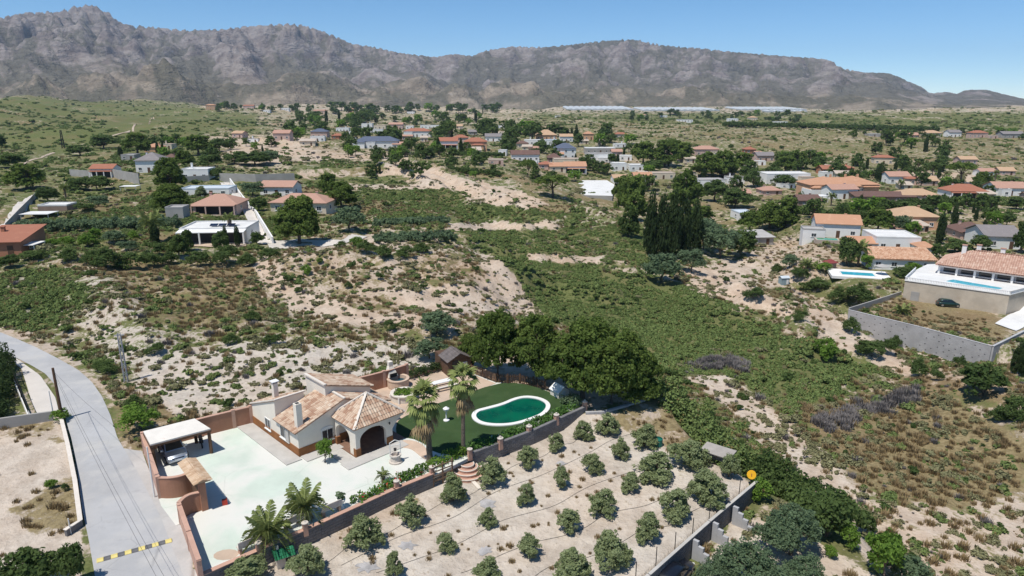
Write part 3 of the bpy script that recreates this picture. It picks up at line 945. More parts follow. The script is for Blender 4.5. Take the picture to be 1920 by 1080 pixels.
def fan_mesh(name, L, m, seed=1, seg=11, hang=0.0):
    """fan palm leaf: bare stalk, then a pleated fan of pointed fingers"""
    r = np.random.default_rng(seed)
    v, f, tint = [], [], []
    s0 = Vector((0, 0, 0)); s1 = Vector((L * 0.5, 0, L * (0.28 - hang)))
    w = 0.025
    v += [s0 + Vector((0, -w, 0)), s0 + Vector((0, w, 0)), s1 + Vector((0, w, 0)), s1 + Vector((0, -w, 0))]; f.append((0, 1, 2, 3)); tint += [0.8] * 4
    for i in range(seg):
        a = (i / (seg - 1) - 0.5) * 2.5
        fl = L * 0.62 * (1 - 0.25 * abs(a) / 1.25) * r.uniform(0.85, 1.1)
        d = Vector((math.cos(a), math.sin(a), 0.15 - hang * 0.9 - 0.12 * abs(a)))
        side = Vector((-math.sin(a), math.cos(a), 0)) * L * 0.075
        b = len(v)
        mid = s1 + d * fl * 0.62
        tip = s1 + d * fl + Vector((0, 0, -L * (0.16 + hang * 0.3)))
        v += [s1, mid - side + Vector((0, 0, 0.02)), tip, mid + side]
        f.append((b, b + 1, b + 2, b + 3)); tint += [r.uniform(0.1, 1)] * 4
    return leaf_mesh(name, np.array([tuple(q) for q in v]), np.array(f), tint, m)

PALM_TRUNK = mat('palm_trunk', (0.15, 0.12, 0.095), 0.95, 0.35, 6.0, 0.8, 18)
FROND = [frond_mesh('frond', 1.0, d, 17, L_PALM, 0.032, 5 + k, l) for k, (d, l) in enumerate([(0.45, 1.15), (0.75, 0.95), (0.85, 0.60), (0.80, 0.20)])]
FROND_DEAD = frond_mesh('dead_frond', 1.0, 0.75, 14, L_PALMDEAD, 0.03, 12, -0.2)
FAN = [fan_mesh('fan_leaf', 1.0, L_PALM, k + 1, 11, hg) for k, hg in enumerate((0.0, 0.15, 0.35))]
FAN_DEAD = [fan_mesh('dead_fan', 1.0, L_PALMDEAD, k + 5, 9, hg) for k, hg in enumerate((0.9, 1.2))]

def date_palm(loc, trunk_h, L, n, label, group=None, trunk_r=0.28, dead=6, merge=False):
    root = empty('date_palm', loc, random.uniform(0, 6), label, 'palm', group)
    t = MB()
    prof = []
    for i in range(9):
        z = trunk_h * i / 8
        prof.append((trunk_r * (1.15 if i % 2 else 0.95) * (1.25 if i == 0 else 1) * (1.3 if i == 7 else 1), z - 0.1 if i == 0 else z))
    t.lathe(prof, 10)
    t.build('trunk', PALM_TRUNK, root)
    for i in range(n):
        u = i / n
        q = link('frond', FROND[min(3, int(u * 4))], root, (0, 0, trunk_h + 0.06), (0, -0.15 + 0.55 * (1 - u) * 0 + random.uniform(-.12, .12), i * 2.39996 + random.uniform(-.15, .15)), L * random.uniform(0.85, 1.08))
    for i in range(dead):
        link('dead_frond', FROND_DEAD, root, (0, 0, trunk_h - 0.05), (0, random.uniform(0.3, 0.7), i * 1.1 + random.uniform(-.3, .3)), L * 0.7)
    FOOT.append((loc[0], loc[1], 1.0))
    return root

def fan_palm(loc, trunk_h, L, label, group=None, n=30, nd=26, lean=(0, 0), trunk_r=0.2):
    root = empty('fan_palm', loc, 0, label, 'palm', group)
    t = MB()
    pts, rad = [], []
    for i in range(15):
        u = i / 14
        pts.append((lean[0] * u * u, lean[1] * u * u, trunk_h * u - (0.15 if i == 0 else 0)))
        rad.append(trunk_r * (1.5 if i == 0 else 1.05 - 0.25 * u) * (1.06 if i % 2 else 0.95))
    t.tube(pts, rad, 10)
    t.build('trunk', PALM_TRUNK, root)
    top = Vector(pts[-1])
    for i in range(n):
        u = i / n                        # from the upright spear leaves down to the drooping ones
        tilt = -1.15 + 1.75 * u ** 0.9
        link('fan_leaf', FAN[min(2, int(u * 3))], root, top + Vector((0, 0, 0.15 - 0.35 * u)), (0, tilt + random.uniform(-.15, .15), i * 2.39996 + random.uniform(-.2, .2)), L * random.uniform(0.85, 1.1))
    for i in range(nd):
        u = i / nd
        link('dead_fan', FAN_DEAD[i % 2], root, top + Vector((0, 0, -0.35 - 0.85 * u * L)), (0, random.uniform(-0.1, 0.35), i * 2.39996 + random.uniform(-.3, .3)), L * random.uniform(0.6, 0.85) * (1 - 0.3 * u))
    FOOT.append((loc[0], loc[1], 0.8))
    return root

def hedge_mesh(name, pts, width, height, m, seed, dens=14, leaf=0.13, per=18):
    """clipped or loose hedge along a line of world points"""
    r = np.random.default_rng(seed)
    cen = []
    for a, b in zip(pts[:-1], pts[1:]):
        a = np.array(a, float); b = np.array(b, float)
        L = np.linalg.norm((b - a)[:2]); n = max(1, int(L * dens * width))
        u = r.uniform(0, 1, n)[:, None]
        p = a + (b - a) * u
        d = (b - a)[:2] / (L + 1e-9); nn = np.array([-d[1], d[0]])
        off = r.uniform(-0.5, 0.5, n) * width
        p[:, :2] += nn[None] * off[:, None]
        hh = height * (0.75 + 0.35 * vnoise(p[:, 0] * 0.8, p[:, 1] * 0.8, seed))
        p[:, 2] += hh * np.sqrt(np.clip(r.uniform(0.05, 1, n), 0, 1)) * (1 - 0.35 * (np.abs(off) / (width / 2)) ** 3)
        cen.append(p)
    cen = np.concatenate(cen)
    V, F, T = leaf_quads(cen, 0.2 + 0.12 * min(width, height), per, leaf, r)
    return leaf_mesh(name, V, F, T, m)

def hedge(name, pxs, width, height, m, label, seed, cat='hedge', z=None, dens=14, leaf=0.13, per=18, group=None):
    pts = [tuple(G(a, b)) if z is None else tuple(U(a, b, z)) for a, b in pxs]
    c = np.mean(np.array(pts), 0)
    o = link(name, hedge_mesh(name, [tuple(np.array(p) - c) for p in pts], width, height, m, seed, dens, leaf, per), loc=tuple(c))
    for a, b in zip(pts[:-1], pts[1:]):
        L = math.hypot(b[0] - a[0], b[1] - a[1]); n = max(1, int(L / (width * 0.6)))
        for k in range(n + 1):
            FOOT.append((a[0] + (b[0] - a[0]) * k / n, a[1] + (b[1] - a[1]) * k / n, width * 0.5))
    return tag(o, label, cat, group)
# ================================================================ the near property
K = CAM_H / 26.0
M_CONC = mat('pale_green_concrete', (0.525, 0.595, 0.52), 0.85, 0.07, 0.35, 0.1, 6, col2=(0.635, 0.63, 0.585), thr=(0.34, 0.56), var2=0.2)
M_LAWN = mat('artificial_turf', (0.042, 0.076, 0.028), 0.95, 0.15, 0.35, 0.5, 60, 0.1, col2=(0.054, 0.086, 0.034), thr=(0.45, 0.65))
M_TERR = mat('beige_paving', (0.50, 0.385, 0.295), 0.85, 0.1, 0.5, 0.15, 10)
M_APRI = mat('apricot_path', (0.56, 0.42, 0.32), 0.85, 0.1, 0.8, 0.1, 10)
M_GREYP = mat('grey_pavement', (0.46, 0.44, 0.41), 0.85, 0.1, 0.7, 0.15, 10)
M_ROAD = mat('grey_asphalt', (0.40, 0.40, 0.405), 0.9, 0.10, 0.12, 0.3, 12, col2=(0.455, 0.445, 0.43), thr=(0.45, 0.7), var2=0.3)
def worn(m, scale, lo, hi, dark, k=0.6):
    t = NT(m); b = t.n['Principled BSDF']; tc = t.new('ShaderNodeTexCoord').outputs['Object']
    src = b.inputs['Base Color'].links[0].from_socket
    vo = t.new('ShaderNodeTexVoronoi'); vo.feature = 'DISTANCE_TO_EDGE'; vo.inputs['Scale'].default_value = scale
    wob = t.new('ShaderNodeMix'); wob.data_type = 'VECTOR'; wob.inputs[0].default_value = 0.12
    nz = t.new('ShaderNodeTexNoise'); nz.inputs['Scale'].default_value = 1.2; t.l.new(tc, nz.inputs['Vector'])
    t.l.new(tc, wob.inputs[4]); t.l.new(nz.outputs['Color'], wob.inputs[5]); t.l.new(wob.outputs[1], vo.inputs['Vector'])
    crack = t.ramp(vo.outputs['Distance'], 0.0, 0.012, 1.0, 0.0)
    gate = t.ramp(t.noise(tc, 0.25, 3), 0.48, 0.62)
    c = t.mix(t.math('MULTIPLY', t.math('MULTIPLY', crack, gate), k), src, dark)
    c = t.mix(t.ramp(t.noise(tc, 0.7, 6, 0.7), lo, hi, 0, 0.35), c, dark)
    t.l.new(c, b.inputs['Base Color'])
worn(M_ROAD, 0.35, 0.52, 0.75, (0.24, 0.24, 0.245))
worn(M_CONC, 0.22, 0.55, 0.8, (0.40, 0.43, 0.38), 0.5)
M_WHITE = mat('white_render', (0.75, 0.69, 0.60), 0.85, 0.05, 0.6, 0.08, 14)
M_BRICK = mat('terracotta_render', (0.36, 0.185, 0.12), 0.9, 0.14, 0.5, 0.25, 14)
M_PINKR = mat('pink_render', (0.50, 0.31, 0.235), 0.9, 0.10, 0.6, 0.2, 14)
M_PLINTH = mat('brown_plinth', (0.27, 0.115, 0.042), 0.8, 0.2, 1.2, 0.2, 12)
M_COPING = mat('pale_coping', (0.66, 0.60, 0.53), 0.8, 0.08, 1.0)
M_WHITEP = mat('white_paint', (0.80, 0.79, 0.77), 0.6, 0.04, 1.0)
M_BLOCK = mat('grey_block', (0.185, 0.180, 0.185), 0.95, 0.2, 0.8, 0.4, 14)
M_BLOCKL = mat('pale_block', (0.40, 0.40, 0.41), 0.95, 0.12, 0.5, 0.3, 12)
M_GLASS = mat('window_glass', (0.035, 0.045, 0.055), 0.12, 0.1, 1.0, spec=0.6)
M_FRAME = mat('white_frame', (0.72, 0.72, 0.70), 0.5, 0.05, 1.0)
M_IRON = mat('dark_iron', (0.035, 0.033, 0.032), 0.55, 0.15, 3.0)
M_WOOD = mat('dark_wood', (0.115, 0.065, 0.040), 0.8, 0.25, 4.0, 0.3, 20)
M_WOODL = mat('weathered_wood', (0.25, 0.16, 0.10), 0.85, 0.25, 4.0, 0.3, 20)
M_STONE = mat('pale_stone', (0.56, 0.50, 0.44), 0.9, 0.12, 3.0, 0.3, 18)
M_SHADEC = mat('carport_sheet', (0.70, 0.66, 0.60), 0.8, 0.06, 0.9, 0.1, 8, col2=(0.50, 0.27, 0.20), thr=(0.66, 0.74), var2=0.9)
M_BLACK = mat('black_rubber', (0.02, 0.02, 0.02), 0.8, 0.1, 4.0)
M_BLUEW = mat('pool_water_blue', (0.05, 0.40, 0.52), 0.08, 0.08, 0.5, spec=0.5)
M_YELLOW = mat('yellow_road_paint', (0.66, 0.55, 0.20), 0.7, 0.1, 3.0)
M_RED = mat('red_plastic', (0.50, 0.05, 0.03), 0.5, 0.1, 3.0)

def roof_tile_mat(name, a, b, c):
    if name in MATS: return MATS[name]
    m, t, p = new_mat(name)
    at = t.new('ShaderNodeAttribute'); at.attribute_name = 'tint'
    pos = t.new('ShaderNodeTexCoord').outputs['Object']
    n = t.noise(pos, 0.7, 4, 0.6)
    f = t.math('ADD', t.math('MULTIPLY', at.outputs['Fac'], 0.75), t.ramp(n, 0.3, 0.7, -0.1, 0.3), clamp=True)
    col = t.mix(t.ramp(f, 0.15, 0.5), a, b)
    col = t.mix(t.ramp(f, 0.55, 0.95), col, c)
    t.l.new(col, p.inputs['Base Color']); p.inputs['Roughness'].default_value = 0.85; p.inputs['Specular IOR Level'].default_value = 0.2
    MATS[name] = m
    return m
T_MIX = roof_tile_mat('mixed_clay_tiles', (0.36, 0.22, 0.15), (0.52, 0.385, 0.285), (0.645, 0.54, 0.425))
T_RED = roof_tile_mat('red_clay_tiles', (0.33, 0.14, 0.09), (0.43, 0.205, 0.135), (0.52, 0.31, 0.215))
T_ORANGE = roof_tile_mat('orange_clay_tiles', (0.46, 0.255, 0.16), (0.57, 0.36, 0.24), (0.65, 0.46, 0.33))
T_GREEN = roof_tile_mat('green_glazed_tiles', (0.01, 0.09, 0.04), (0.02, 0.15, 0.07), (0.05, 0.25, 0.13))
T_BROWN = roof_tile_mat('brown_clay_tiles', (0.15, 0.09, 0.075), (0.24, 0.15, 0.12), (0.33, 0.23, 0.19))
T_GREY = roof_tile_mat('grey_clay_tiles', (0.22, 0.20, 0.20), (0.31, 0.28, 0.28), (0.40, 0.37, 0.36))
T_PINK = roof_tile_mat('faded_pink_tiles', (0.42, 0.25, 0.19), (0.52, 0.34, 0.26), (0.60, 0.45, 0.36))
T_BLUE = roof_tile_mat('blue_grey_tiles', (0.10, 0.12, 0.17), (0.17, 0.20, 0.26), (0.25, 0.28, 0.34))
T_SAND = roof_tile_mat('sand_coloured_tiles', (0.46, 0.31, 0.20), (0.56, 0.41, 0.28), (0.64, 0.50, 0.37))

def tiles_mesh(name, planes, m, tw=0.25, tl=0.42, seed=3):
    """rows of half-round clay tiles over roof planes; plane = (origin, along eave, up slope, polygon in those two lengths)"""
    r = np.random.default_rng(seed)
    V, F, T = [], [], []
    for o, eu, ev, poly in planes:
        o = Vector(o); eu = Vector(eu).normalized(); ev = Vector(ev).normalized(); n = eu.cross(ev)
        if n.z < 0: n = -n
        us = [p[0] for p in poly]; vs_ = [p[1] for p in poly]
        nu = int((max(us) - min(us)) / tw) + 1; nv = int((max(vs_) - min(vs_)) / tl) + 1
        gu, gv = np.meshgrid(min(us) + (np.arange(nu) + 0.5) * tw, min(vs_) + (np.arange(nv) + 0.5) * tl, indexing='ij')
        ins = poly_sd(gu, gv, poly) < 0.02
        for a, b in zip(gu[ins], gv[ins]):
            a += r.normal() * 0.008; l0 = b - tl * 0.55; l1 = b + tl * 0.5
            tint = min(1, max(0, r.beta(1.6, 1.6)))
            base = len(V)
            for (q, up) in ((l0, 0.045), (l1, 0.012)):
                for k in range(5):
                    an = math.pi * k / 4
                    V.append(o + eu * (a + math.cos(an) * tw * 0.47) + ev * q + n * (up + math.sin(an) * tw * 0.32))
            for k in range(4):
                F.append((base + k, base + k + 1, base + 6 + k, base + 5 + k)); T += []
            T += [tint] * 10
    me = bpy.data.meshes.new(name)
    fast_mesh(me, np.array([tuple(v) for v in V]), np.array(F))
    a = me.attributes.new('tint', 'FLOAT', 'POINT'); a.data.foreach_set('value', np.array(T, np.float32))
    me.materials.append(m)
    return me

def slab(name, pxs, z0, z1, m, kind='structure', smooth=0):
    P = W0(pxs)
    o = MB().prism(P, z0, z1).build(name, m)
    return tag(o, kind=kind)

def smooth_loop(pts, n=3, closed=True):
    for _ in range(n):
        q = []
        m = len(pts)
        for i in range(m if closed else m - 1):
            a, b = pts[i], pts[(i + 1) % m]
            q.append((a[0] * .75 + b[0] * .25, a[1] * .75 + b[1] * .25)); q.append((a[0] * .25 + b[0] * .75, a[1] * .25 + b[1] * .75))
        pts = q if closed else [pts[0]] + q + [pts[-1]]
    return pts

# ---- paved surfaces (sheets stepped a few mm above one another)
YARDP = [(378, 1082), (341, 974), (383, 955), (372, 940), (360, 923), (301, 933), (272, 846), (395, 813), (474, 793), (560, 765), (640, 745), (700, 732), (764, 711), (830, 692), (885, 700), (930, 717), (975, 719),
         (1022, 731), (1055, 747), (1096, 769), (1000, 813), (880, 858), (810, 893), (739, 922), (600, 986)]
slab('yard_pavement', YARDP, -0.30, 0.0, M_CONC)
slab('terrace_paving', [(700, 733), (764, 711.5), (830, 693), (884, 701), (930, 719), (845, 751), (800, 766), (748, 795), (700, 790), (690, 760)], -0.02, 0.012, M_TERR)
slab('lawn', smooth_loop([(742, 797), (750, 785), (795, 765), (845, 749), (929, 719), (972, 718), (1020, 730), (1052, 748), (1084, 770), (1000, 806), (884, 852), (856, 855), (812, 848), (800, 834), (768, 820), (744, 824)], 1), -0.02, 0.026, M_LAWN)
slab('garden_path', smooth_loop([(726, 836), (742, 830), (764, 824), (790, 831), (803, 846), (799, 861), (795, 861), (784, 852), (770, 841), (750, 839), (728, 843)], 2), -0.02, 0.040, M_APRI)

# ---- road
RE_L = [(-140, 640), (0, 659), (30, 670), (60, 685), (85, 700), (104, 722), (113, 752), (121, 780), (134, 822), (145, 880), (154, 955), (166, 1010), (178, 1080), (200, 1240)]
RE_R = [(-140, 600), (0, 622), (30, 634), (67, 650), (110, 672), (147, 693), (172, 715), (191, 742), (207, 778), (220, 820), (256, 880), (300, 965), (344, 1080), (400, 1240)]
def resample(P, n):
    d = [0]
    for a, b in zip(P[:-1], P[1:]): d.append(d[-1] + math.hypot(b[0] - a[0], b[1] - a[1]))
    t = np.linspace(0, d[-1], n)
    return np.stack([np.interp(t, d, [p[0] for p in P]), np.interp(t, d, [p[1] for p in P])], 1)
def ribbon(name, L_, R_, m, lift, n=90, k=9, kind='structure', low=None):
    A = resample([tuple(q[:2]) for q in Gs(L_)] if low is None else W0(L_), n); B = resample([tuple(q[:2]) for q in Gs(R_)] if low is None else W0(R_), n)
    u = np.linspace(0, 1, k)[None, :, None]
    if low is None:
        for a_, b_ in zip(A, B): FOOT.append(((a_[0] + b_[0]) / 2, (a_[1] + b_[1]) / 2, math.hypot(a_[0] - b_[0], a_[1] - b_[1]) / 2 + .4))
    P = A[:, None, :] * (1 - u) + B[:, None, :] * u
    Z = hf(P[..., 0], P[..., 1])
    Z = (Z if low is None else np.maximum(Z, low)) + lift
    me = grid_mesh(name, P[..., 0], P[..., 1], Z, m)
    o = link(name, me)
    me.flip_normals() if me.polygons[0].normal.z < 0 else None
    return tag(o, kind=kind)
ribbon('road', RE_L, RE_R, M_ROAD, 0.06, low=-0.4)
M_VERGE = mat('worn_concrete_verge', (0.44, 0.425, 0.41), 0.92, 0.12, 0.3, 0.3, 10)
ribbon('road_verge', [(220, 838), (256, 880), (300, 965), (344, 1080), (400, 1240)], [(266, 845), (283, 890), (306, 940), (340, 980), (380, 1080)], M_VERGE, 0.055, 40, 4, low=-0.4)
ribbon('road_entrance', [(292, 900), (300, 945), (330, 985)], [(345, 922), (368, 940), (382, 955)], M_CONC, 0.075, 10, 4, low=-0.4)
M_PALEC = mat('pale_concrete', (0.56, 0.52, 0.475), 0.9, 0.06, 0.3, 0.15, 8)
ribbon('driveway', [(0, 662), (40, 690), (62, 760), (72, 778)], [(20, 664), (75, 703), (104, 745), (111, 775)], M_PALEC, 0.08, 20, 5, low=-0.4)

# speed bump: alternate yellow and black rubber segments
bump_a, bump_b = U(181, 1051, 0.0), U(322, 1012, 0.0)
bz = math.atan2(bump_b.y - bump_a.y, bump_b.x - bump_a.x)
sb = empty('speed_bump', (bump_a + bump_b) / 2, bz, 'yellow and black speed bump across the grey road', 'speed bump')
blen = (bump_b - bump_a).length; ns = 11
def bump_seg(m, nm):
    me = MB()
    w = blen / ns / 2 - 0.008
    prof = [(-0.24, 0), (-0.18, .04), (-0.08, .065), (0.08, .065), (0.18, .04), (0.24, 0)]
    n = len(prof)
    me.add([(-w, p[0], p[1]) for p in prof] + [(w, p[0], p[1]) for p in prof], [(i, i + 1, n + i + 1, n + i)[::-1] for i in range(n - 1)] + [tuple(range(n)), tuple(range(2 * n - 1, n - 1, -1))])
    return me.mesh(nm, m)
M_FADED = mat('faded_rubber', (0.13, 0.13, 0.135), 0.9, 0.2, 4.0)
sy, sk = bump_seg(M_YELLOW, 'yellow_segment'), bump_seg(M_FADED, 'black_segment')
for i in range(ns):
    link('yellow_segment' if i % 2 == 0 else 'black_segment', sy if i % 2 == 0 else sk, sb, (-blen / 2 + blen * (i + 0.5) / ns, 0, -0.02))

# ---- walls
def wall_run(name, pts, z0, z1, th, m, label=None, cap=None, capz=0.06, pil=None, pil_m=None, cat='wall', pil_w=0.3, pil_h=0.12):
    """rendered wall along world points (xy); optional coping and pilasters as parts"""
    c = pts[len(pts) // 2]
    root = empty(name, (c[0], c[1], 0), 0, label, cat)
    ends = []
    for a, b in zip(pts[:-1], pts[1:]):
        d = Vector((b[0] - a[0], b[1] - a[1])); L = d.length; an = math.atan2(d.y, d.x)
        ends.append((a, b, L, an))
    def strip(w, za, zb, ext):
        n_ = len(pts); lf, rt = [], []
        for i in range(n_):
            a = Vector(pts[max(i - 1, 0)][:2]); b = Vector(pts[min(i + 1, n_ - 1)][:2]); p = Vector(pts[i][:2])
            d = (b - a).normalized(); nn = Vector((-d.y, d.x)); k = 1.0
            if 0 < i < n_ - 1:
                d0 = (p - a).normalized(); k = 1 / max(0.4, nn.dot(Vector((-d0.y, d0.x))))
            if i == 0: p = p - d * ext
            if i == n_ - 1: p = p + d * ext
            lf.append(p + nn * w / 2 * k); rt.append(p - nn * w / 2 * k)
        V = []
        for l_, r_ in zip(lf, rt):
            V += [(r_.x - c[0], r_.y - c[1], za), (l_.x - c[0], l_.y - c[1], za), (l_.x - c[0], l_.y - c[1], zb), (r_.x - c[0], r_.y - c[1], zb)]
        F = [(0, 1, 2, 3)[::-1], tuple(4 * (n_ - 1) + k for k in range(4))]
        for i in range(n_ - 1):
            for k in range(4): F.append((4 * i + k, 4 * i + (k + 1) % 4, 4 * i + 4 + (k + 1) % 4, 4 * i + 4 + k))
        return MB().add(V, [f[::-1] for f in F])
    strip(th, z0, z1, 0.0).build('wall_body', m, root)
    if cap: strip(th + 0.08, z1 + .002, z1 + capz, 0.04).build('coping', cap, root)
    if pil:
        for t_ in pil:
            tot = sum(e[2] for e in ends) * t_
            for a, b, L, an in ends:
                if tot <= L + 1e-6:
                    x = a[0] + (b[0] - a[0]) * tot / L; y = a[1] + (b[1] - a[1]) * tot / L
                    MB().box((0, 0, (z0 + z1 + pil_h) / 2), (pil_w, th + 0.07, z1 - z0 + pil_h)).build('pilaster', pil_m or m, root, (x - c[0], y - c[1], 0), an)
                    break
                tot -= L
    return root

def block_wall(name, pts, z0, z1, th, m, label, bl=0.42, bh=0.21, cap=None, z1b=None, holes=None):
    """wall of concrete blocks laid in courses: each block has its own joints (joined: too small to pick apart)"""
    c = pts[len(pts) // 2]
    root = empty(name, (c[0], c[1], 0), 0, label, 'wall')
    core = MB(); blk = MB(); cp = MB(); hole = MB()
    r = random.Random(5)
    for a, b in zip(pts[:-1], pts[1:]):
        d = Vector((b[0] - a[0], b[1] - a[1])); L = d.length; an = math.atan2(d.y, d.x); d.normalize()
        za = z1 if z1b is None else z1
        core.box(((a[0] + b[0]) / 2 - c[0], (a[1] + b[1]) / 2 - c[1], (z0 + z1) / 2), (L, th - 0.06, z1 - z0), an)
        nrow = int(round((z1 - z0) / bh)); hb = (z1 - z0) / nrow
        nx = max(1, int(round(L / bl))); lb = L / nx
        for j in range(nrow):
            off = 0.5 if j % 2 else 0.0
            for i in range(nx + (1 if off else 0)):
                s0 = max(0, (i - off) * lb); s1 = min(L, (i + 1 - off) * lb)
                if s1 - s0 < 0.05: continue
                x = a[0] + d.x * (s0 + s1) / 2 - c[0]; y = a[1] + d.y * (s0 + s1) / 2 - c[1]
                blk.box((x, y, z0 + (j + .5) * hb), (s1 - s0 - 0.02, th + r.uniform(-.012, .02), hb - 0.02), an)
            if holes and j % 2 == 1:
                for i in range(int(L / 1.9)):
                    s0 = (i + 0.5 + (0.25 if j % 4 == 1 else -0.2) + r.uniform(-.1, .1)) * 1.9
                    if s0 > L - 0.3 or r.random() < 0.15: continue
                    hole.box((a[0] + d.x * s0 - c[0], a[1] + d.y * s0 - c[1], z0 + (j + 0.0) * hb), (0.2, th + 0.05, 0.11), an)
        if cap:
            cp.box(((a[0] + b[0]) / 2 - c[0], (a[1] + b[1]) / 2 - c[1], z1 + 0.032), (L + th * .3, th + 0.06, 0.06), an)
    core.build('wall_core', m, root)
    tag(blk.build('block', m, root), kind='stuff')
    if cap: cp.build('coping', cap, root)
    if holes: tag(hole.build('weep_hole', M_IRON, root), kind='stuff')
    return root

# outer boundary wall (terracotta)
wall_run('boundary_wall', W0([(378, 1088), (340, 978)]) , -0.3, 1.35, 0.22, M_PINKR, 'pink rendered boundary wall below the gate, along the road verge', M_PINKR, 0.05, [0.02, 0.5, 0.98], M_PINKR)
arc1 = smooth_loop(W0([(340, 976), (349, 966), (362, 959), (383, 955)]), 2, False)
wall_run('curved_gate_wall', arc1, -0.2, 1.40, 0.2, M_BRICK, 'curved terracotta wall leading to the near gate pillar', M_PINKR, 0.05)
arc2 = smooth_loop(W0([(301, 932), (322, 933), (345, 929), (360, 922)]), 2, False)
wall_run('curved_gate_wall', arc2, -0.2, 1.60, 0.2, M_BRICK, 'curved terracotta wall behind the gate, nearer the carport', M_PINKR, 0.05)
wall_run('boundary_wall', W0([(301, 932), (288, 893), (272, 846)]), -0.3, 1.62, 0.22, M_PINKR, 'pink boundary wall between the carport and the gate', M_PINKR, 0.05, [0.0, 0.5, 1.0], M_PINKR)
wall_run('boundary_wall', W0([(272, 846), (395, 813), (474, 793)]), -0.3, 1.62, 0.22, M_BRICK, 'terracotta back wall running from the carport to the house', M_PINKR, 0.05, [0.82, 0.992], M_PINKR)
wall_run('boundary_wall', W0([(660, 742), (700, 732), (732, 723), (765, 712)]), -0.3, 1.70, 0.2, M_BRICK, 'terracotta back wall behind the terrace and the round oven', M_PINKR, 0.05, [0.55, 0.985], M_PINKR)
wall_run('low_wall', W0([(765, 711), (800, 701), (828, 692)]), -0.3, 0.35, 0.2, M_PINKR, 'low pink wall from the terracotta wall to the wooden shed', None)

# gate: two pillars and a small tiled roof
gA, gB = U(360, 921), U(384, 955)
gd = Vector((gB.x - gA.x, gB.y - gA.y)); gl = gd.length; ga = math.atan2(gd.y, gd.x)
gt = empty('gateway', (gA.x, gA.y, 0), ga, 'driveway gateway with terracotta pillars under a small tan tiled roof', 'gate')
for x in (0.0, gl):
    MB().box((x, 0, 1.0), (0.42, 0.42, 2.5)).build('pillar', M_BRICK, gt)
MB().box((gl / 2, 0, 0.95), (gl - 0.5, 0.05, 1.8)).build('gate_panel', M_WOOD, gt)
rf = MB().prism([(-0.35, -0.56), (gl + 0.35, -0.56), (gl + 0.35, 0.56), (-0.35, 0.56)], 2.25, 2.31).build('roof_deck', M_WOODL, gt)
gsl = math.atan2(0.32, 0.72)
pl = [((-0.4, -0.60, 2.32), (1, 0, 0), (0, 0.56, 0.2), [(0, 0), (gl + .8, 0), (gl + .8, .63), (0, .63)]), ((-0.4, 0.60, 2.32), (1, 0, 0), (0, -0.56, 0.2), [(0, 0), (gl + .8, 0), (gl + .8, .63), (0, .63)])]
tag(link('roof_tile', tiles_mesh('roof_tile', pl, T_SAND, 0.22, 0.36, 9), gt), kind='stuff')
mb = MB(); mb.add([(-0.38, -0.58, 2.312), (gl + .38, -0.58, 2.312), (gl + .38, 0, 2.52), (-.38, 0, 2.52), (-0.38, 0.58, 2.312), (gl + .38, 0.58, 2.312)], [(0, 1, 2, 3), (3, 2, 5, 4), (0, 3, 4), (1, 5, 2)])
mb.build('roof_slope', T_SAND, gt)

# retaining wall of grey blocks between the yard and the orchard
WL = W0(WALL_LINE[:4]); WR = W0(WALL_LINE[4:])
block_wall('retaining_wall', WL, ORCH_Z - 0.35, 0.22, 0.3, M_BLOCK, 'dark grey block retaining wall between the pale yard and the orchard', cap=M_PINKR)
block_wall('retaining_wall', WR, ORCH_Z - 0.35, 0.40, 0.3, M_BLOCK, 'dark grey block retaining wall below the pool lawn', cap=None)
block_wall('retaining_wall', W0([(1098, 772), (1130, 771), (1170, 760), (1205, 749), (1234, 738)]), ORCH_Z - 0.6, 0.0, 0.28, M_BLOCKL, 'low grey wall under the pines, at the top corner of the orchard', cap=None)
for i, (a, b) in enumerate([(1096, 768), (1043, 793), (992, 815), (938, 838)]):
    p = U(a, b)
    q = empty('wall_pillar', (p.x, p.y, 0), 0.62, ['stone wall pillar at the top end of the pool lawn wall', 'stone wall pillar beside the right end of the pool hedge', 'stone wall pillar in the middle of the white flowered hedge', 'stone wall pillar near the lower end of the white flowered hedge'][i], 'pillar')
    MB().box((0, 0, 0.30), (0.36, 0.36, 1.0)).build('shaft', M_PINKR, q)
    MB().lathe([(0.27, 0), (0.27, 0.05), (0.10, 0.09), (0.09, 0.2), (0.0, 0.24)], 10, (0, 0, 0.802)).build('cap', M_STONE, q)
for i, (a, b) in enumerate([(881, 858), (810, 892), (744, 919), (573, 999), (486, 1037)]):
    p = U(a, b)
    q = empty('wall_pillar', (p.x, p.y, 0), 0.55, ['stone pillar on the upper side of the orchard steps', 'stone pillar on the lower side of the orchard gate', 'short stone pillar among the red flowered hedge', 'pink stone pillar beside the right date palm', 'pink pillar at the end of the palm bench'][i], 'pillar')
    MB().box((0, 0, 0.28), (0.32, 0.32, 0.95)).build('shaft', M_PINKR, q)
    MB().lathe([(0.24, 0), (0.24, 0.05), (0.09, 0.08), (0.0, 0.2)], 10, (0, 0, 0.757)).build('cap', M_STONE, q)

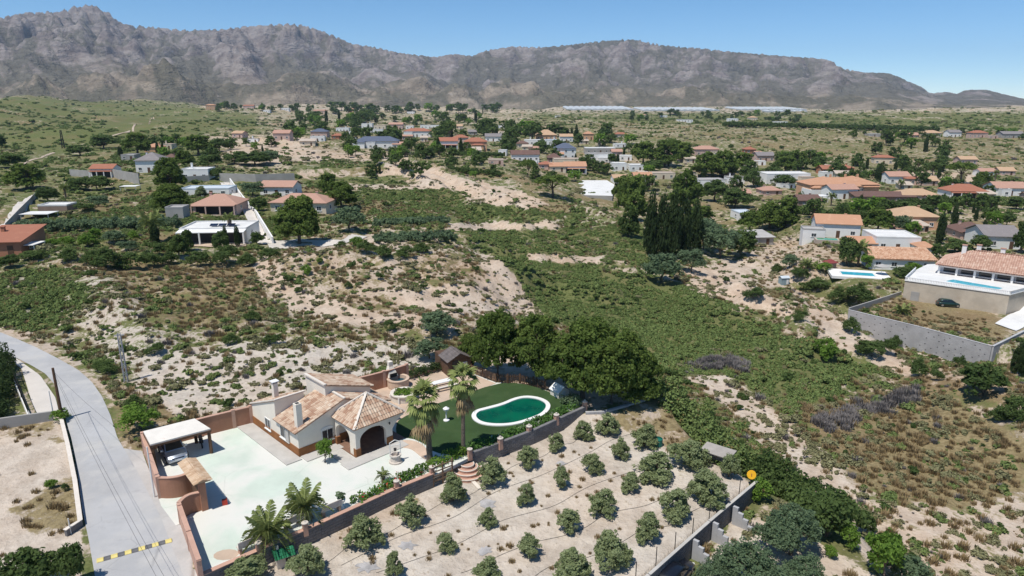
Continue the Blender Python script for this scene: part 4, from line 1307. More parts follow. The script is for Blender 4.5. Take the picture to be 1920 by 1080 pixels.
# right-hand block wall of the orchard, with stepped buttresses outside
OW = [tuple(U(1420, 902, -0.75)[:2]), tuple(U(1330, 978, -0.75)[:2]), tuple(U(1217, 1078, -0.75)[:2]), tuple(U(1120, 1160, -0.75)[:2])]
block_wall('orchard_wall', OW, -2.6, -0.75, 0.16, M_BLOCK, 'dark grey block wall along the lower right edge of the orchard', cap=M_GREYP)
odir = Vector((OW[2][0] - OW[0][0], OW[2][1] - OW[0][1])).normalized(); onrm = Vector((-odir.y, odir.x))
if onrm.x < 0: onrm = -onrm
for i, (a, b) in enumerate([(1372, 948), (1334, 978), (1297, 1010)]):
    p = U(a, b, -0.9)
    q = empty('buttress', (p.x, p.y, -2.6), math.atan2(onrm.y, onrm.x), ['stepped pale block buttress nearest the yellow sign', 'stepped pale block buttress in the middle of the orchard wall', 'stepped pale block buttress nearest the parked dark car'][i], 'buttress')
    for k, (x0, h) in enumerate([(0.15, 1.75), (0.55, 1.4), (0.95, 1.05), (1.35, 0.65)]):
        MB().box((x0 + 0.2, 0, h / 2), (0.395, 0.22, h)).build('block', M_BLOCKL, q)
# fence posts along that wall
for i in range(9):
    u = i / 8.0
    x = OW[0][0] + (OW[3][0] - OW[0][0]) * u * 0.9 - onrm.x * 0.35; y = OW[0][1] + (OW[3][1] - OW[0][1]) * u * 0.9 - onrm.y * 0.35
    tag(MB().tube([(0, 0, -0.3), (0, 0, 1.55)], 0.03, 6).build('fence_post', M_IRON, None, (x, y, ground_z(x, y))), 'thin dark metal post standing inside the lower right orchard wall', 'post', 'thin posts along the orchard wall')

# ---- pool
POOLC = smooth_loop([(882, 783), (889, 771), (912, 765), (940, 758), (962, 748), (985, 743), (1012, 746), (1030, 755), (1033, 766), (1022, 779), (1000, 788), (975, 796), (950, 800), (920, 800), (895, 795)], 2)
def offset_loop(P, d):
    n = len(P); out = []
    ar = sum(P[i][0] * P[(i + 1) % n][1] - P[(i + 1) % n][0] * P[i][1] for i in range(n))
    sg = 1 if ar > 0 else -1
    for i in range(n):
        a, b = P[i - 1], P[(i + 1) % n]
        t_ = Vector((b[0] - a[0], b[1] - a[1])).normalized()
        out.append((P[i][0] + t_.y * d * sg, P[i][1] - t_.x * d * sg))
    return out
pw = W0(POOLC)
pc = Vector((sum(p[0] for p in pw) / len(pw), sum(p[1] for p in pw) / len(pw), 0))
pool = empty('swimming_pool', pc, 0, 'kidney shaped swimming pool of green water with a white rim', 'pool')
rel = [(p[0] - pc.x, p[1] - pc.y) for p in pw]
inn = offset_loop(rel, -0.42)
n = len(rel)
mb = MB()
mb.add([(p[0], p[1], 0.0) for p in rel] + [(p[0], p[1], 0.12) for p in rel] + [(p[0], p[1], 0.12) for p in inn] + [(p[0], p[1], -0.10) for p in inn],
       [(k * n + i, k * n + (i + 1) % n, (k + 1) * n + (i + 1) % n, (k + 1) * n + i) for k in range(3) for i in range(n)])
mb.build('coping', M_WHITEP, pool)
# dark blue band paints the rim's shade and reflection; water a little below
M_POOLDARK = mat('pool_rim_shade_and_basin_water', (0.012, 0.06, 0.085), 0.3, 0.2, 5.0)
m, t, b = new_mat('green_pool_water')
b.inputs['Base Color'].default_value = (0.0, 0.085, 0.062, 1); b.inputs['Roughness'].default_value = 0.05
tc = t.new('ShaderNodeTexCoord').outputs['Object']
t.l.new(t.mix(t.ramp(t.noise(tc, 0.45, 3, 0.5), 0.35, 0.65), (0.002, 0.070, 0.050), (0.003, 0.115, 0.066)), b.inputs['Base Color'])
t.l.new(t.bump(t.noise(tc, 3.0, 3, 0.5), 0.08, 0.05), b.inputs['Normal'])
M_POOLW = m
inn2 = offset_loop(rel, -0.417)
mb = MB(); mb.add([(p[0], p[1], 0.09) for p in inn2] + [(p[0], p[1], 0.02) for p in inn2], [(i, (i + 1) % n, n + (i + 1) % n, n + i) for i in range(n)])
mb.build('rim_shade_band', M_POOLDARK, pool)
mb = MB(); mb.add([(p[0], p[1], 0.045) for p in inn], [tuple(range(n))])
wo = mb.build('water', M_POOLW, pool)
if wo.data.polygons[0].normal.z < 0: wo.data.flip_normals()

# ---- main house (local X along the gable, local Y back along the left front)
C0 = U(562, 857); BK = U(475, 793)
hY = Vector((BK.x - C0.x, BK.y - C0.y, 0)).normalized(); hX = Vector((hY.y, -hY.x, 0))
HA = math.atan2(hX.y, hX.x)
house = empty('villa', (C0.x, C0.y, 0), HA, 'cream villa with mixed clay roof tiles and arched corner porch in the walled yard', 'house')
def hl(x, y, z): return (x * K, y * K, z * K)
EZ, RZ, RX, WX, YD = 2.05 * K, 3.46 * K, 4.04 * K, 8.08 * K, 3.54 * K
# gable wing walls
mb = MB()
pent = [(0, -0.3), (WX, -0.3), (WX, EZ), (RX, RZ), (0, EZ)]
mb.add([(p[0], 0, p[1]) for p in pent] + [(p[0], YD - 0.003, p[1]) for p in pent], [(0, 1, 2, 3, 4), (9, 8, 7, 6, 5)] + [((i + 1) % 5, i, 5 + i, 5 + (i + 1) % 5) for i in range(5)])
mb.build('gable_wing', M_WHITE, house)
# left wing with a lean-to roof falling to the back
LX, LY0, LY1, LZ0, LZ1 = 2.5 * K, YD, 8.0 * K, 3.42 * K, 1.70 * K
mb = MB()
mb.add([(0, LY0, -.3), (LX, LY0, -.3), (LX, LY1, -.3), (0, LY1, -.3), (0, LY0, LZ0), (LX, LY0, LZ0), (LX, LY1, LZ1), (0, LY1, LZ1)], [(3, 2, 1, 0), (4, 5, 6, 7), (0, 1, 5, 4), (1, 2, 6, 5), (2, 3, 7, 6), (3, 0, 4, 7)])
mb.build('left_wing', M_WHITE, house)
BX0, BX1, BY0, BY1, BZ0, BZ1 = 3.42 * K, 7.55 * K, 1.7 * K, 4.75 * K, 4.25 * K, 2.95 * K
mb = MB()
mb.add([(BX0, BY0, -.3), (BX1, BY0, -.3), (BX1, BY1, -.3), (BX0, BY1, -.3), (BX0, BY0, BZ0), (BX1, BY0, BZ1), (BX1, BY1, BZ1), (BX0, BY1, BZ0)], [(3, 2, 1, 0), (4, 5, 6, 7), (0, 1, 5, 4), (1, 2, 6, 5), (2, 3, 7, 6), (3, 0, 4, 7)])
mb.build('back_wing', M_WHITE, house)
# roof decks and tiles
sl = math.hypot(RX, RZ - EZ); su = Vector((RX, 0, RZ - EZ)).normalized(); sr = Vector((-RX, 0, RZ - EZ)).normalized()
ov = 0.30
deck = MB()
def deckquad(o, eu, ev, lu, lv, th=0.07):
    o = Vector(o); eu = Vector(eu).normalized() * lu; ev = Vector(ev).normalized() * lv; n_ = eu.cross(ev).normalized()
    if n_.z < 0: n_ = -n_
    P = [o, o + eu, o + eu + ev, o + ev]
    deck.add([p + n_ * 0.005 for p in P] + [p + n_ * th for p in P], [(3, 2, 1, 0), (4, 5, 6, 7), (0, 1, 5, 4), (1, 2, 6, 5), (2, 3, 7, 6), (3, 0, 4, 7)])
    return n_ * th
planes = []
o = Vector((0, -0.12, EZ)) - su * ov
off = deckquad(o, (0, 1, 0), su, YD + 0.10, sl + ov)
planes.append((o + off, (0, 1, 0), su, [(0, 0), (YD + 0.1, 0), (YD + 0.1, sl + ov), (0, sl + ov)]))
o = Vector((WX, -0.12, EZ)) - sr * ov
off = deckquad(o, (0, 1, 0), sr, YD + 0.10, sl + ov)
planes.append((o + off, (0, 1, 0), sr, [(0, 0), (YD + 0.1, 0), (YD + 0.1, sl + ov), (0, sl + ov)]))
lv = Vector((0, -(LY1 - LY0), LZ0 - LZ1)); ll = lv.length
o = Vector((-0.06, LY1, LZ1)) - lv.normalized() * 0.2
off = deckquad(o, (1, 0, 0), lv, LX + 0.12, ll + 0.2)
planes.append((o + off, (1, 0, 0), lv, [(0.05, 0), (LX + 0.05, 0), (LX + 0.05, ll + 0.12), (0.05, ll + 0.12)]))
bv = Vector((-(BX1 - BX0), 0, BZ0 - BZ1)); bl_ = bv.length
o = Vector((BX1, BY0 - 0.1, BZ1)) - bv.normalized() * 0.3
off = deckquad(o, (0, 1, 0), bv, BY1 - BY0 + 0.2, bl_ + 0.3)
planes.append((o + off, (0, 1, 0), bv, [(0, 0), (BY1 - BY0 + .2, 0), (BY1 - BY0 + .2, bl_ + 0.05), (0, bl_ + 0.05)]))
# porch pyramid
PX0, PX1, PY0, PY1, PZ = 2.88 * K, 7.5 * K, -3.2 * K, 0.35 * K, 2.28 * K
AP = Vector((5.2 * K, -1.45 * K, 4.02 * K))
cs = [Vector((PX0, PY0, PZ)), Vector((PX1, PY0, PZ)), Vector((PX1, PY1, PZ)), Vector((PX0, PY1, PZ))]
deck.add([tuple(c) for c in cs] + [tuple(c + Vector((0, 0, .07))) for c in cs] + [tuple(AP)], [(3, 2, 1, 0), (0, 1, 5, 4), (1, 2, 6, 5), (2, 3, 7, 6), (3, 0, 4, 7), (4, 5, 8), (5, 6, 8), (6, 7, 8), (7, 4, 8)])
for i in range(4):
    a, b = cs[i] + Vector((0, 0, .07)), cs[(i + 1) % 4] + Vector((0, 0, .07))
    eu = (b - a).normalized(); w_ = (b - a).length
    q = AP - a; uu = q.dot(eu); ev = q - eu * uu
    planes.append((a, eu, ev, [(0, 0), (w_, 0), (uu, ev.length)]))
deck.build('roof', T_MIX, house)
tag(link('roof_tile', tiles_mesh('roof_tile', planes, T_MIX, 0.24, 0.40, 4), house), kind='stuff')
# pale ridge and hip lines, verge copings
rd = MB()
rd.beam((RX, -0.15, RZ + 0.14), (RX, YD, RZ + 0.14), 0.2, 0.12)
for c_ in cs: rd.beam(c_ + Vector((0, 0, .12)), AP + Vector((0, 0, .14)), 0.2, 0.1)
rd.beam((BX0 - 0.02, BY0 - 0.12, BZ0 + 0.12), (BX0 - 0.02, BY1 + 0.12, BZ0 + 0.12), 0.26, 0.12)
rd.beam((-0.03, LY1 + .1, LZ1 + 0.08), (-0.03, LY0 - .02, LZ0 + 0.14), 0.18, 0.1)
rd.beam((-0.03, LY0 - 0.02, LZ0 + 0.12), (LX + .08, LY0 - 0.02, LZ0 + 0.12), 0.2, 0.1)
rd.build('ridge_coping', M_COPING, house)
# plinth
pb = MB()
PH = 0.70 * K
pb.box((-0.015, (8.0 * K) / 2, PH / 2 - .1), (0.06, 8.0 * K - 0.02, PH + .2)); pb.box((3.0 * K / 2 - 0.02, -0.017, PH / 2 - .1), (3.0 * K, 0.06, PH + .2))
pb.box((5.2 * K, -0.017, PH / 2 - .1), (4.3 * K, 0.058, PH + .2))
pb.build('plinth', M_PLINTH, house)
# porch arcade
def arch_wall(L, H, th, openings, seg=12):
    """wall in the XZ plane from x=0..L with round-headed openings [(x0, x1, spring, rise)]"""
    out = MB(); x = 0.0
    for x0, x1, spg, rise in openings:
        if x0 - x > 0.01: out.box(((x + x0) / 2, 0, H / 2), (x0 - x, th, H))
        P = []
        for i in range(seg + 1):
            a = math.pi * (1 - i / seg)
            P.append(((x0 + x1) / 2 + (x1 - x0) / 2 * math.cos(a), spg + rise * math.sin(a)))
        for (ax, az), (bx, bz) in zip(P[:-1], P[1:]):
            out.add([(ax, -th / 2, az), (bx, -th / 2, bz), (bx, -th / 2, H), (ax, -th / 2, H), (ax, th / 2, az), (bx, th / 2, bz), (bx, th / 2, H), (ax, th / 2, H)],
                    [(0, 1, 2, 3), (5, 4, 7, 6), (0, 4, 5, 1), (3, 2, 6, 7)])
        x = x1
    if L - x > 0.01: out.box(((x + L) / 2, 0, H / 2), (L - x, th, H))
    return out
fw = arch_wall(3.3 * K, 2.26 * K, 0.32, [(0.36 * K, 2.72 * K, 1.25 * K, 0.78 * K)])
xs = [3.3 * K + 1.1 * K * i / 8 for i in range(9)]
zs = [1.25 * K + 0.85 * K * math.sin(math.pi / 2 * i / 8) for i in range(9)]
for i in range(8):
    fw.add([(xs[i], -.16, zs[i]), (xs[i + 1], -.16, zs[i + 1]), (xs[i + 1], -.16, 2.26 * K), (xs[i], -.16, 2.26 * K), (xs[i], .16, zs[i]), (xs[i + 1], .16, zs[i + 1]), (xs[i + 1], .16, 2.26 * K), (xs[i], .16, 2.26 * K)],
           [(0, 1, 2, 3), (5, 4, 7, 6), (0, 4, 5, 1), (3, 2, 6, 7), (1, 5, 6, 2)])
fw.build('front_arcade', M_WHITE, house, (3.02 * K, -2.98 * K, 0))
arch_wall(2.62 * K, 2.26 * K, 0.30, [(0.06 * K, 2.05 * K, 1.25 * K, 0.72 * K)]).build('side_arcade', M_WHITE, house, (3.17 * K, -0.20 * K, 0), -math.pi / 2)
MB().box((7.25 * K, -0.45 * K, 1.13 * K), (0.32, 0.5, 2.26 * K)).build('porch_column', M_WHITE, house)
MB().box((3.2 * K, -2.98 * K, 0.33), (0.46, 0.40, 0.8)).build('column_base', M_PLINTH, house)
MB().box((6.04 * K, -2.98 * K, 0.33), (0.62, 0.40, 0.8)).build('column_base', M_PLINTH, house)
MB().box((3.17 * K, -0.22 * K, 0.33), (0.36, 0.34, 0.8)).build('column_base', M_PLINTH, house)
MB().box((5.2 * K, -1.55 * K, 0.02), (4.5 * K, 3.1 * K, 0.09)).build('porch_floor', mat('brown_floor_tiles', (0.22, 0.13, 0.09), 0.6, 0.15, 2.0), house)
# pavement strip round the house
sw = MB()
sw.box((-0.75, 3.95 * K, 0.035), (1.35, 8.9 * K, 0.09)); sw.box((1.6 * K, -0.62, 0.03), (3.1 * K, 1.15, 0.09)); sw.box((4.3 * K, -3.75 * K, 0.03), (5.4 * K, 1.2, 0.08)); sw.box((2.3 * K, -2.0 * K, 0.028), (1.2, 3.2 * K, 0.076))
o = sw.build('house_pavement', M_GREYP, None, (C0.x, C0.y, 0), HA); tag(o, kind='structure')
# chimneys, windows, plaque, lamp
def chimney(x, y, z0, z1, w, parent=house, cap=True):
    c_ = MB().box((0, 0, (z0 + z1) / 2), (w, w, z1 - z0)).build('chimney', M_WHITE, parent, (x, y, 0))
    if cap:
        MB().box((0, 0, z1 + 0.17), (w + .22, w + .22, 0.07)).build('chimney_cap', M_WHITEP, c_)
        cp_ = MB()
        for sx in (-1, 1):
            for sy in (-1, 1): cp_.box((sx * w * .36, sy * w * .36, z1 + 0.066), (.1, .1, .13))
        tag(cp_.build('chimney_vent', M_IRON, c_), kind='stuff')
    else:
        MB().box((0, 0, z1 + 0.012), (w * .6, w * .6, 0.02)).build('flue', M_IRON, c_)
    return c_
chimney(0.42, 0.5, EZ, 4.15 * K, 0.5, cap=False)
chimney(0.95 * K, 5.3 * K, 2.3, 4.15 * K, 0.42)
def window(parent, loc, rz, w, h, bars=0, frame_m=None, sill=True, glass=None, arched=False, name='window', dep=0.05):
    fm = frame_m or M_FRAME
    f = MB()
    t_ = 0.07
    f.box((-w / 2 + t_ / 2, -dep / 2, 0), (t_, dep, h)); f.box((w / 2 - t_ / 2, -dep / 2, 0), (t_, dep, h))
    f.box((0, -dep / 2, h / 2 - t_ / 2), (w - 2 * t_, dep, t_)); f.box((0, -dep / 2, -h / 2 + t_ / 2), (w - 2 * t_, dep, t_))
    f.box((0, -dep / 2, 0), (t_ * .7, dep * .9, h - 2 * t_))
    if arched:
        P = [(-w / 2 - .06, h / 2)] + [(-(w / 2 + .06) * math.cos(math.pi * i / 8), h / 2 + 0.03 + 0.2 * math.sin(math.pi * i / 8)) for i in range(9)] + [(w / 2 + .06, h / 2)]
        k = len(P)
        f.add([(p[0], -dep, p[1]) for p in P] + [(p[0], 0.0, p[1]) for p in P], [tuple(range(k)), tuple(range(2 * k - 1, k - 1, -1))] + [((i + 1) % k, i, k + i, k + (i + 1) % k) for i in range(k)])
    fo = f.build(name, fm, parent, loc, rz)
    MB().box((0, -0.012, 0), (w - t_, 0.016, h - t_)).build('pane', glass or M_GLASS, fo)
    if sill: MB().box((0, -dep, -h / 2 - 0.04), (w + 0.16, 0.16, 0.075)).build('sill', fm, fo)
    if bars:
        g = MB()
        for i in range(bars): g.box((-w / 2 + w * (i + .5) / bars, -dep - 0.05, 0), (0.018, 0.018, h + .02))
        for zz in (-.33, 0, .33): g.box((0, -dep - 0.05, zz * h), (w, 0.016, 0.016))
        g.build('grille', M_IRON, fo)
    return fo
window(house, (2.42 * K, 0, 1.02 * K), 0, 0.98 * K, 0.95 * K, 6, arched=True)
window(house, (0, 2.15 * K, 1.22 * K), -math.pi / 2, 1.45 * K, 1.05 * K, 0)
MB().box((-0.10, 1.62 * K, 1.22 * K), (0.05, 0.55, 1.1 * K)).build('shutter', M_GREYP, house)
window(house, (0, 5.05 * K, 0.98 * K), -math.pi / 2, 0.95 * K, 0.95 * K, 0)
window(house, (7.0 * K, 0, 1.2 * K), 0, 1.0, 1.0, 0)
MB().box((5.0 * K, -0.03, 1.0 * K), (0.95, 0.05, 1.9 * K)).build('door', M_WOOD, house)
MB().lathe([(0.0, 0), (0.42, 0), (0.42, 0.04), (0.0, 0.05)], 18).build('plaque', M_WHITEP, house, (3.95 * K, -0.012, 2.62 * K), (math.pi / 2, 0, 0))
MB().lathe([(0.05, -.12), (0.08, 0), (0.03, .1)], 8).build('wall_lamp', M_IRON, house, (6.05 * K, -3.20 * K, 1.85 * K))

# ---- carport with its cars
cz = 1.95 * K
cc = [U(269, 811, cz), U(365, 787, cz), U(395, 806, cz), U(282, 836, cz)]
ctr = sum(cc, Vector()) / 4
cpt = empty('carport', (ctr.x, ctr.y, 0), 0, 'carport with pale flat roof standing against the corner of the boundary wall', 'carport')
mb = MB()
mb.add([tuple(p - Vector((ctr.x, ctr.y, 0.0))) for p in cc] + [tuple(p - Vector((ctr.x, ctr.y, -0.12))) for p in cc], [(0, 1, 2, 3), (7, 6, 5, 4), (1, 0, 4, 5), (2, 1, 5, 6), (3, 2, 6, 7), (0, 3, 7, 4)])
ro = mb.build('roof', M_SHADEC, cpt)
bm_ = MB()
for a, b in ((2, 3), (0, 1), (1, 2), (3, 0)):
    bm_.beam(cc[a] - Vector((ctr.x, ctr.y, 0.09)), cc[b] - Vector((ctr.x, ctr.y, 0.09)), 0.12, 0.16)
bm_.build('beam', M_WOOD, cpt)
for a in range(4):
    q = cc[a] + (Vector((ctr.x, ctr.y, cc[a].z)) - cc[a]) * 0.06
    MB().box((q.x - ctr.x, q.y - ctr.y, (cz - 0.17) / 2), (0.2, 0.2, cz - 0.17)).build('post', M_WOOD, cpt)

M_CARGLASS = mat('car_glass', (0.012, 0.014, 0.018), 0.06, 0.05, 1.0, spec=0.7)
def car_paint(name, col, metal=0.5):
    m_ = mat(name, col, 0.32, 0.03, 2.0, spec=0.5, metal=metal)
    m_.node_tree.nodes['Principled BSDF'].inputs['Coat Weight'].default_value = 0.6
    return m_
def loft(mb, secs):
    """closed cross-sections (lists of xyz) joined in order"""
    k = len(secs[0]); b = len(mb.v)
    for s_ in secs: mb.v.extend([tuple(p) for p in s_])
    for i in range(len(secs) - 1):
        for j in range(k):
            j2 = (j + 1) % k
            mb.f.append((b + i * k + j, b + i * k + j2, b + (i + 1) * k + j2, b + (i + 1) * k + j)); mb.m.append(mb.mi)
    mb.f.append(tuple(b + j for j in range(k - 1, -1, -1))); mb.m.append(mb.mi)
    mb.f.append(tuple(b + (len(secs) - 1) * k + j for j in range(k))); mb.m.append(mb.mi)
def car(loc, rz, paint, label, group=None, estate=False, sc=1.0):
    c = empty('car', loc, rz, label, 'car', group); c.scale = (sc, sc, sc)
    mb = MB()
    secs = []
    for x, w, zb, zs_, zt in [(-2.05, .60, .38, .55, .62), (-1.98, .76, .28, .66, .80), (-1.6, .84, .22, .74, .90), (-0.8, .87, .2, .76, .92), (0.2, .88, .2, .76, .92), (1.0, .87, .2, .74, .91), (1.55, .83, .22, .68, .80), (1.92, .74, .28, .58, .66), (2.05, .58, .36, .48, .54)]:
        secs.append([(x, -w * .92, zb), (x, -w, (zb + zs_) / 2), (x, -w * .98, zs_), (x, -w * .86, zt), (x, 0, zt + .02), (x, w * .86, zt), (x, w * .98, zs_), (x, w, (zb + zs_) / 2), (x, w * .92, zb), (x, 0, zb)])
    loft(mb, secs)
    back = -1.92 if estate else -1.75
    cab = []
    for x, w, zt in [(back, .70, .93), (back + .22, .68, 1.30), (back + .55, .64, 1.42), (-0.4, .64, 1.45), (0.15, .63, 1.41), (0.5, .66, 1.26), (1.05, .72, .92)]:
        cab.append([(x, -w - .06, .88), (x, -w, max(.9, zt - .07)), (x, -w * .7, zt), (x, w * .7, zt), (x, w, max(.9, zt - .07)), (x, w + .06, .88)])
    loft(mb, cab)
    bo = mb.build('body', paint, c, smooth=True)
    def pane(nm, P):
        mb2 = MB(); n2 = (Vector(P[1]) - Vector(P[0])).cross(Vector(P[2]) - Vector(P[0])).normalized() * 0.012
        mb2.add([tuple(Vector(p) + n2) for p in P] + [tuple(Vector(p) - n2) for p in P], [(0, 1, 2, 3), (7, 6, 5, 4), (1, 0, 4, 5), (2, 1, 5, 6), (3, 2, 6, 7), (0, 3, 7, 4)])
        mb2.build(nm, M_CARGLASS, c)
    pane('windscreen', [(1.0, -.66, .955), (1.0, .66, .955), (.24, .55, 1.405), (.24, -.55, 1.405)])
    pane('rear_window', [(back + .03, -.6, 1.0), (back + .2, -.56, 1.29), (back + .2, .56, 1.29), (back + .03, .6, 1.0)])
    for s_ in (-1, 1):
        pane('side_window', [(.80, s_ * .758, .95), (.16, s_ * .655, 1.32), (-.5, s_ * .665, 1.35), (-.5, s_ * .755, .95)])
        pane('side_window', [(-.58, s_ * .755, .95), (-.58, s_ * .665, 1.35), (back + .5, s_ * .675, 1.30), (back + .3, s_ * .765, .95)])
        MB().box((1.86, s_ * .56, .60), (.16, .26, .12), s_ * -0.45).build('headlight', M_FRAME, c)
        MB().box((-1.99, s_ * .60, .70), (.07, .2, .16), s_ * 0.3).build('tail_light', M_RED, c)
        MB().box((.72, s_ * .93, .96), (.12, .18, .11)).build('wing_mirror', paint, c)
        for x in (-1.28, 1.28):
            wh = MB().lathe([(0.2, -.1), (.31, -.1), (.33, -.05), (.33, .05), (.31, .1), (.2, .1)], 16).build('tyre', M_BLACK, c, (x, s_ * .78, .33), (math.pi / 2, 0, 0))
            MB().lathe([(0.0, -.108), (.2, -.104), (.2, .104), (0, .108)], 10).build('rim', mat('alloy', (0.5, 0.5, 0.52), 0.35, 0.05, 2, metal=0.8), wh)
    MB().box((2.04, 0, .47), (.03, .5, .11)).build('number_plate', M_WHITEP, c)
    MB().box((2.0, 0, .60), (.06, .9, .07)).build('grille', M_BLACK, c)
    FOOT.append((loc[0], loc[1], 2.2))
    return c
SILVER = car_paint('silver_blue_paint', (0.42, 0.47, 0.55), 0.6)
cp = U(325, 853)
car((cp.x, cp.y, 0.0), R(-52), SILVER, 'silver blue hatchback parked nose out under the carport', sc=0.98)
# scooter under cover next to the car
sp_ = U(386, 838)
mt = empty('scooter', (sp_.x - 0.5, sp_.y + 0.3, 0), R(-60), 'dark scooter parked at the open end of the carport', 'scooter')
MB().box((0, 0, 0.52), (0.9, 0.3, 0.25)).build('scooter_body', M_IRON, mt)
for x in (-.55, .6): MB().lathe([(0.1, -.05), (.24, -.05), (.25, 0), (.24, .05), (.1, .05)], 12).build('wheel', M_BLACK, mt, (x, 0, .25), (math.pi / 2, 0, 0))
MB().tube([(.6, 0, .25), (.42, 0, .95)], .035).build('fork', M_IRON, mt)
MB().tube([(.42, -.28, .95), (.42, .28, .95)], .025).build('handlebar', M_IRON, mt)
MB().box((-.2, 0, .70), (.6, .28, .1)).build('saddle', M_WOODL, mt)

# small things on the yard
p = U(422, 946)
q = empty('petrol_can', (p.x, p.y, 0), 0.4, 'red can standing alone on the pale yard by the gate', 'can')
MB().box((0, 0, 0.21), (0.36, 0.24, 0.40)).build('can_body', M_RED, q); MB().tube([(0.1, 0, .40), (0.16, 0, .52)], .04).build('spout', M_RED, q); MB().box((-.05, 0, .45), (.16, .03, .03)).build('handle', M_IRON, q)
o = MB().prism([(U(424, 1040).x + 0.8 * math.cos(a * .5236), U(424, 1040).y + 0.55 * math.sin(a * .5236)) for a in range(12)], -0.01, 0.006).build('drain_patch', M_TERR)
tag(o, 'round brown patch in the pale yard near its bottom corner', 'patch')

def bench(px, py, rz, label):
    p_ = U(px, py)
    b_ = empty('bench', (p_.x, p_.y, 0), rz, label, 'bench', 'benches along the retaining wall')
    MB().box((0, 0, 0.45), (1.5, 0.42, 0.07)).build('seat', M_COPING, b_)
    MB().box((0, -0.21, 0.70), (1.5, 0.06, 0.42)).build('backrest', M_STONE, b_)
    for x in (-.6, .6): MB().box((x, 0, 0.2), (0.16, 0.38, 0.42)).build('leg', M_PINKR, b_)
    return b_
wa = math.atan2(WL[1][1] - WL[0][1], WL[1][0] - WL[0][0])
bench(468, 1030, wa, 'pale stone bench below the left date palm')
bench(621, 962, wa, 'pale stone bench between the right date palm and the white urn')
bench(552, 987, wa, 'pale stone bench between the two date palms')

def urn(px, py, label, leaf=L_GREY, s=1.0):
    p_ = U(px, py)
    u_ = empty('planter', (p_.x, p_.y, 0), 0, label, 'planter')
    MB().lathe([(0.22 * s, 0), (0.22 * s, .06), (0.1 * s, .12), (0.12 * s, .3 * s), (0.3 * s, .5 * s), (0.34 * s, .7 * s), (0.28 * s, .7 * s), (0.0, .6 * s)], 14).build('urn', M_WHITEP, u_)
    r_ = np.random.default_rng(int(px))
    V_, F_, T_ = leaf_quads([(0, 0, .85 * s), (.1, 0, 1.0 * s), (-.08, .05, 1.05 * s)], 0.25 * s, 30, .16, r_)
    link('plant', leaf_mesh('plant', V_, F_, T_, leaf), u_)
urn(640, 952, 'white urn with small cactus leaves on the wall side of the yard')
urn(553, 978, 'small white planter half hidden by the right date palm')

# ornamental well
p = U(742, 866)
wl_ = empty('ornamental_well', (p.x, p.y, 0), 0.4, 'small white stone well with an iron hoop on the pale yard', 'well')
MB().lathe([(0.55, 0), (0.55, .12), (0.42, .16), (0.38, .55), (0.48, .6), (0.48, .7), (0.34, .7), (0.32, .4), (0, .4)], 16).build('basin', M_STONE, wl_)
MB().tube([(-.42, 0, .65), (-.42, 0, 1.75), (0, 0, 1.95), (.42, 0, 1.75), (.42, 0, .65)], .035).build('hoop', M_FRAME, wl_)
MB().tube([(-.42, 0, 1.5), (.42, 0, 1.5)], .03).build('crossbar', M_FRAME, wl_)
MB().lathe([(0.0, 0), (.1, 0), (.13, .2), (0, .2)], 10, (0, 0, 1.0)).build('bucket', M_IRON, wl_)

# garden lamp on the lawn
p = U(837, 789)
gl_ = empty('garden_lamp', (p.x, p.y, 0.026), 0, 'white garden lamp on the lawn between the two tall palms', 'lamp')
MB().lathe([(.28, 0), (.28, .08), (.07, .14), (.06, .9), (.12, .95)], 12).build('stand', M_WHITEP, gl_)
MB().lathe([(.10, .95), (.26, 1.05), (.30, 1.2), (.05, 1.38), (0, 1.4)], 12).build('lamp_shade', M_WHITEP, gl_)

# barbecue oven and round basin, planter ring, picnic table, shed, fence, kiosk
p = U(736, 722)
ov_ = empty('brick_oven', (p.x, p.y, 0), R(40), 'white outdoor oven with black mouth against the terracotta wall', 'oven')
MB().box((0, 0.1, 0.5), (1.1, 0.8, 1.0)).build('oven_base', M_PINKR, ov_)
MB().add([(-.55, -.3, 1), (.55, -.3, 1), (.55, .5, 1), (-.55, .5, 1), (-.25, .1, 2.0), (.25, .1, 2.0), (.25, .5, 2.0), (-.25, .5, 2.0)], [(4, 5, 6, 7), (0, 1, 5, 4), (1, 2, 6, 5), (2, 3, 7, 6), (3, 0, 4, 7)]).build('hood', M_WHITE, ov_)
MB().box((0, .3, 2.25), (0.45, 0.4, 0.5)).build('chimney', M_WHITE, ov_)
MB().box((0, -.31, 1.18), (.8, .06, .4)).build('oven_mouth', M_BLACK, ov_)
p = U(747, 724)
rb = empty('round_basin', (p.x, p.y, 0), 0, 'round tan masonry basin in front of the oven', 'basin')
MB().lathe([(1.05, 0), (1.1, .1), (1.1, .8), (1.15, .82), (1.15, .92), (.85, .92), (.82, .4), (0, .4)], 22).build('basin_wall', M_APRI, rb)
MB().lathe([(0, .55), (.83, .55), (.83, .56), (0, .57)], 22).build('basin_water', M_POOLDARK, rb)
p = U(757, 748)
pr = empty('round_planter', (p.x, p.y, 0), 0, 'round white edged planter filled with bright grass on the terrace', 'planter')
MB().lathe([(1.2, 0), (1.2, .62), (1.3, .64), (1.3, .74), (.95, .74), (.95, .5), (0, .5)], 24).build('planter_ring', M_COPING, pr)
r_ = np.random.default_rng(9)
cc_ = [(r_.uniform(-.75, .75), r_.uniform(-.75, .75), .72 + r_.uniform(0, .1)) for _ in range(60)]
V_, F_, T_ = leaf_quads(cc_, 0.16, 14, .12, r_)
link('planter_grass', leaf_mesh('planter_grass', V_, F_, T_, L_LIGHT), pr)
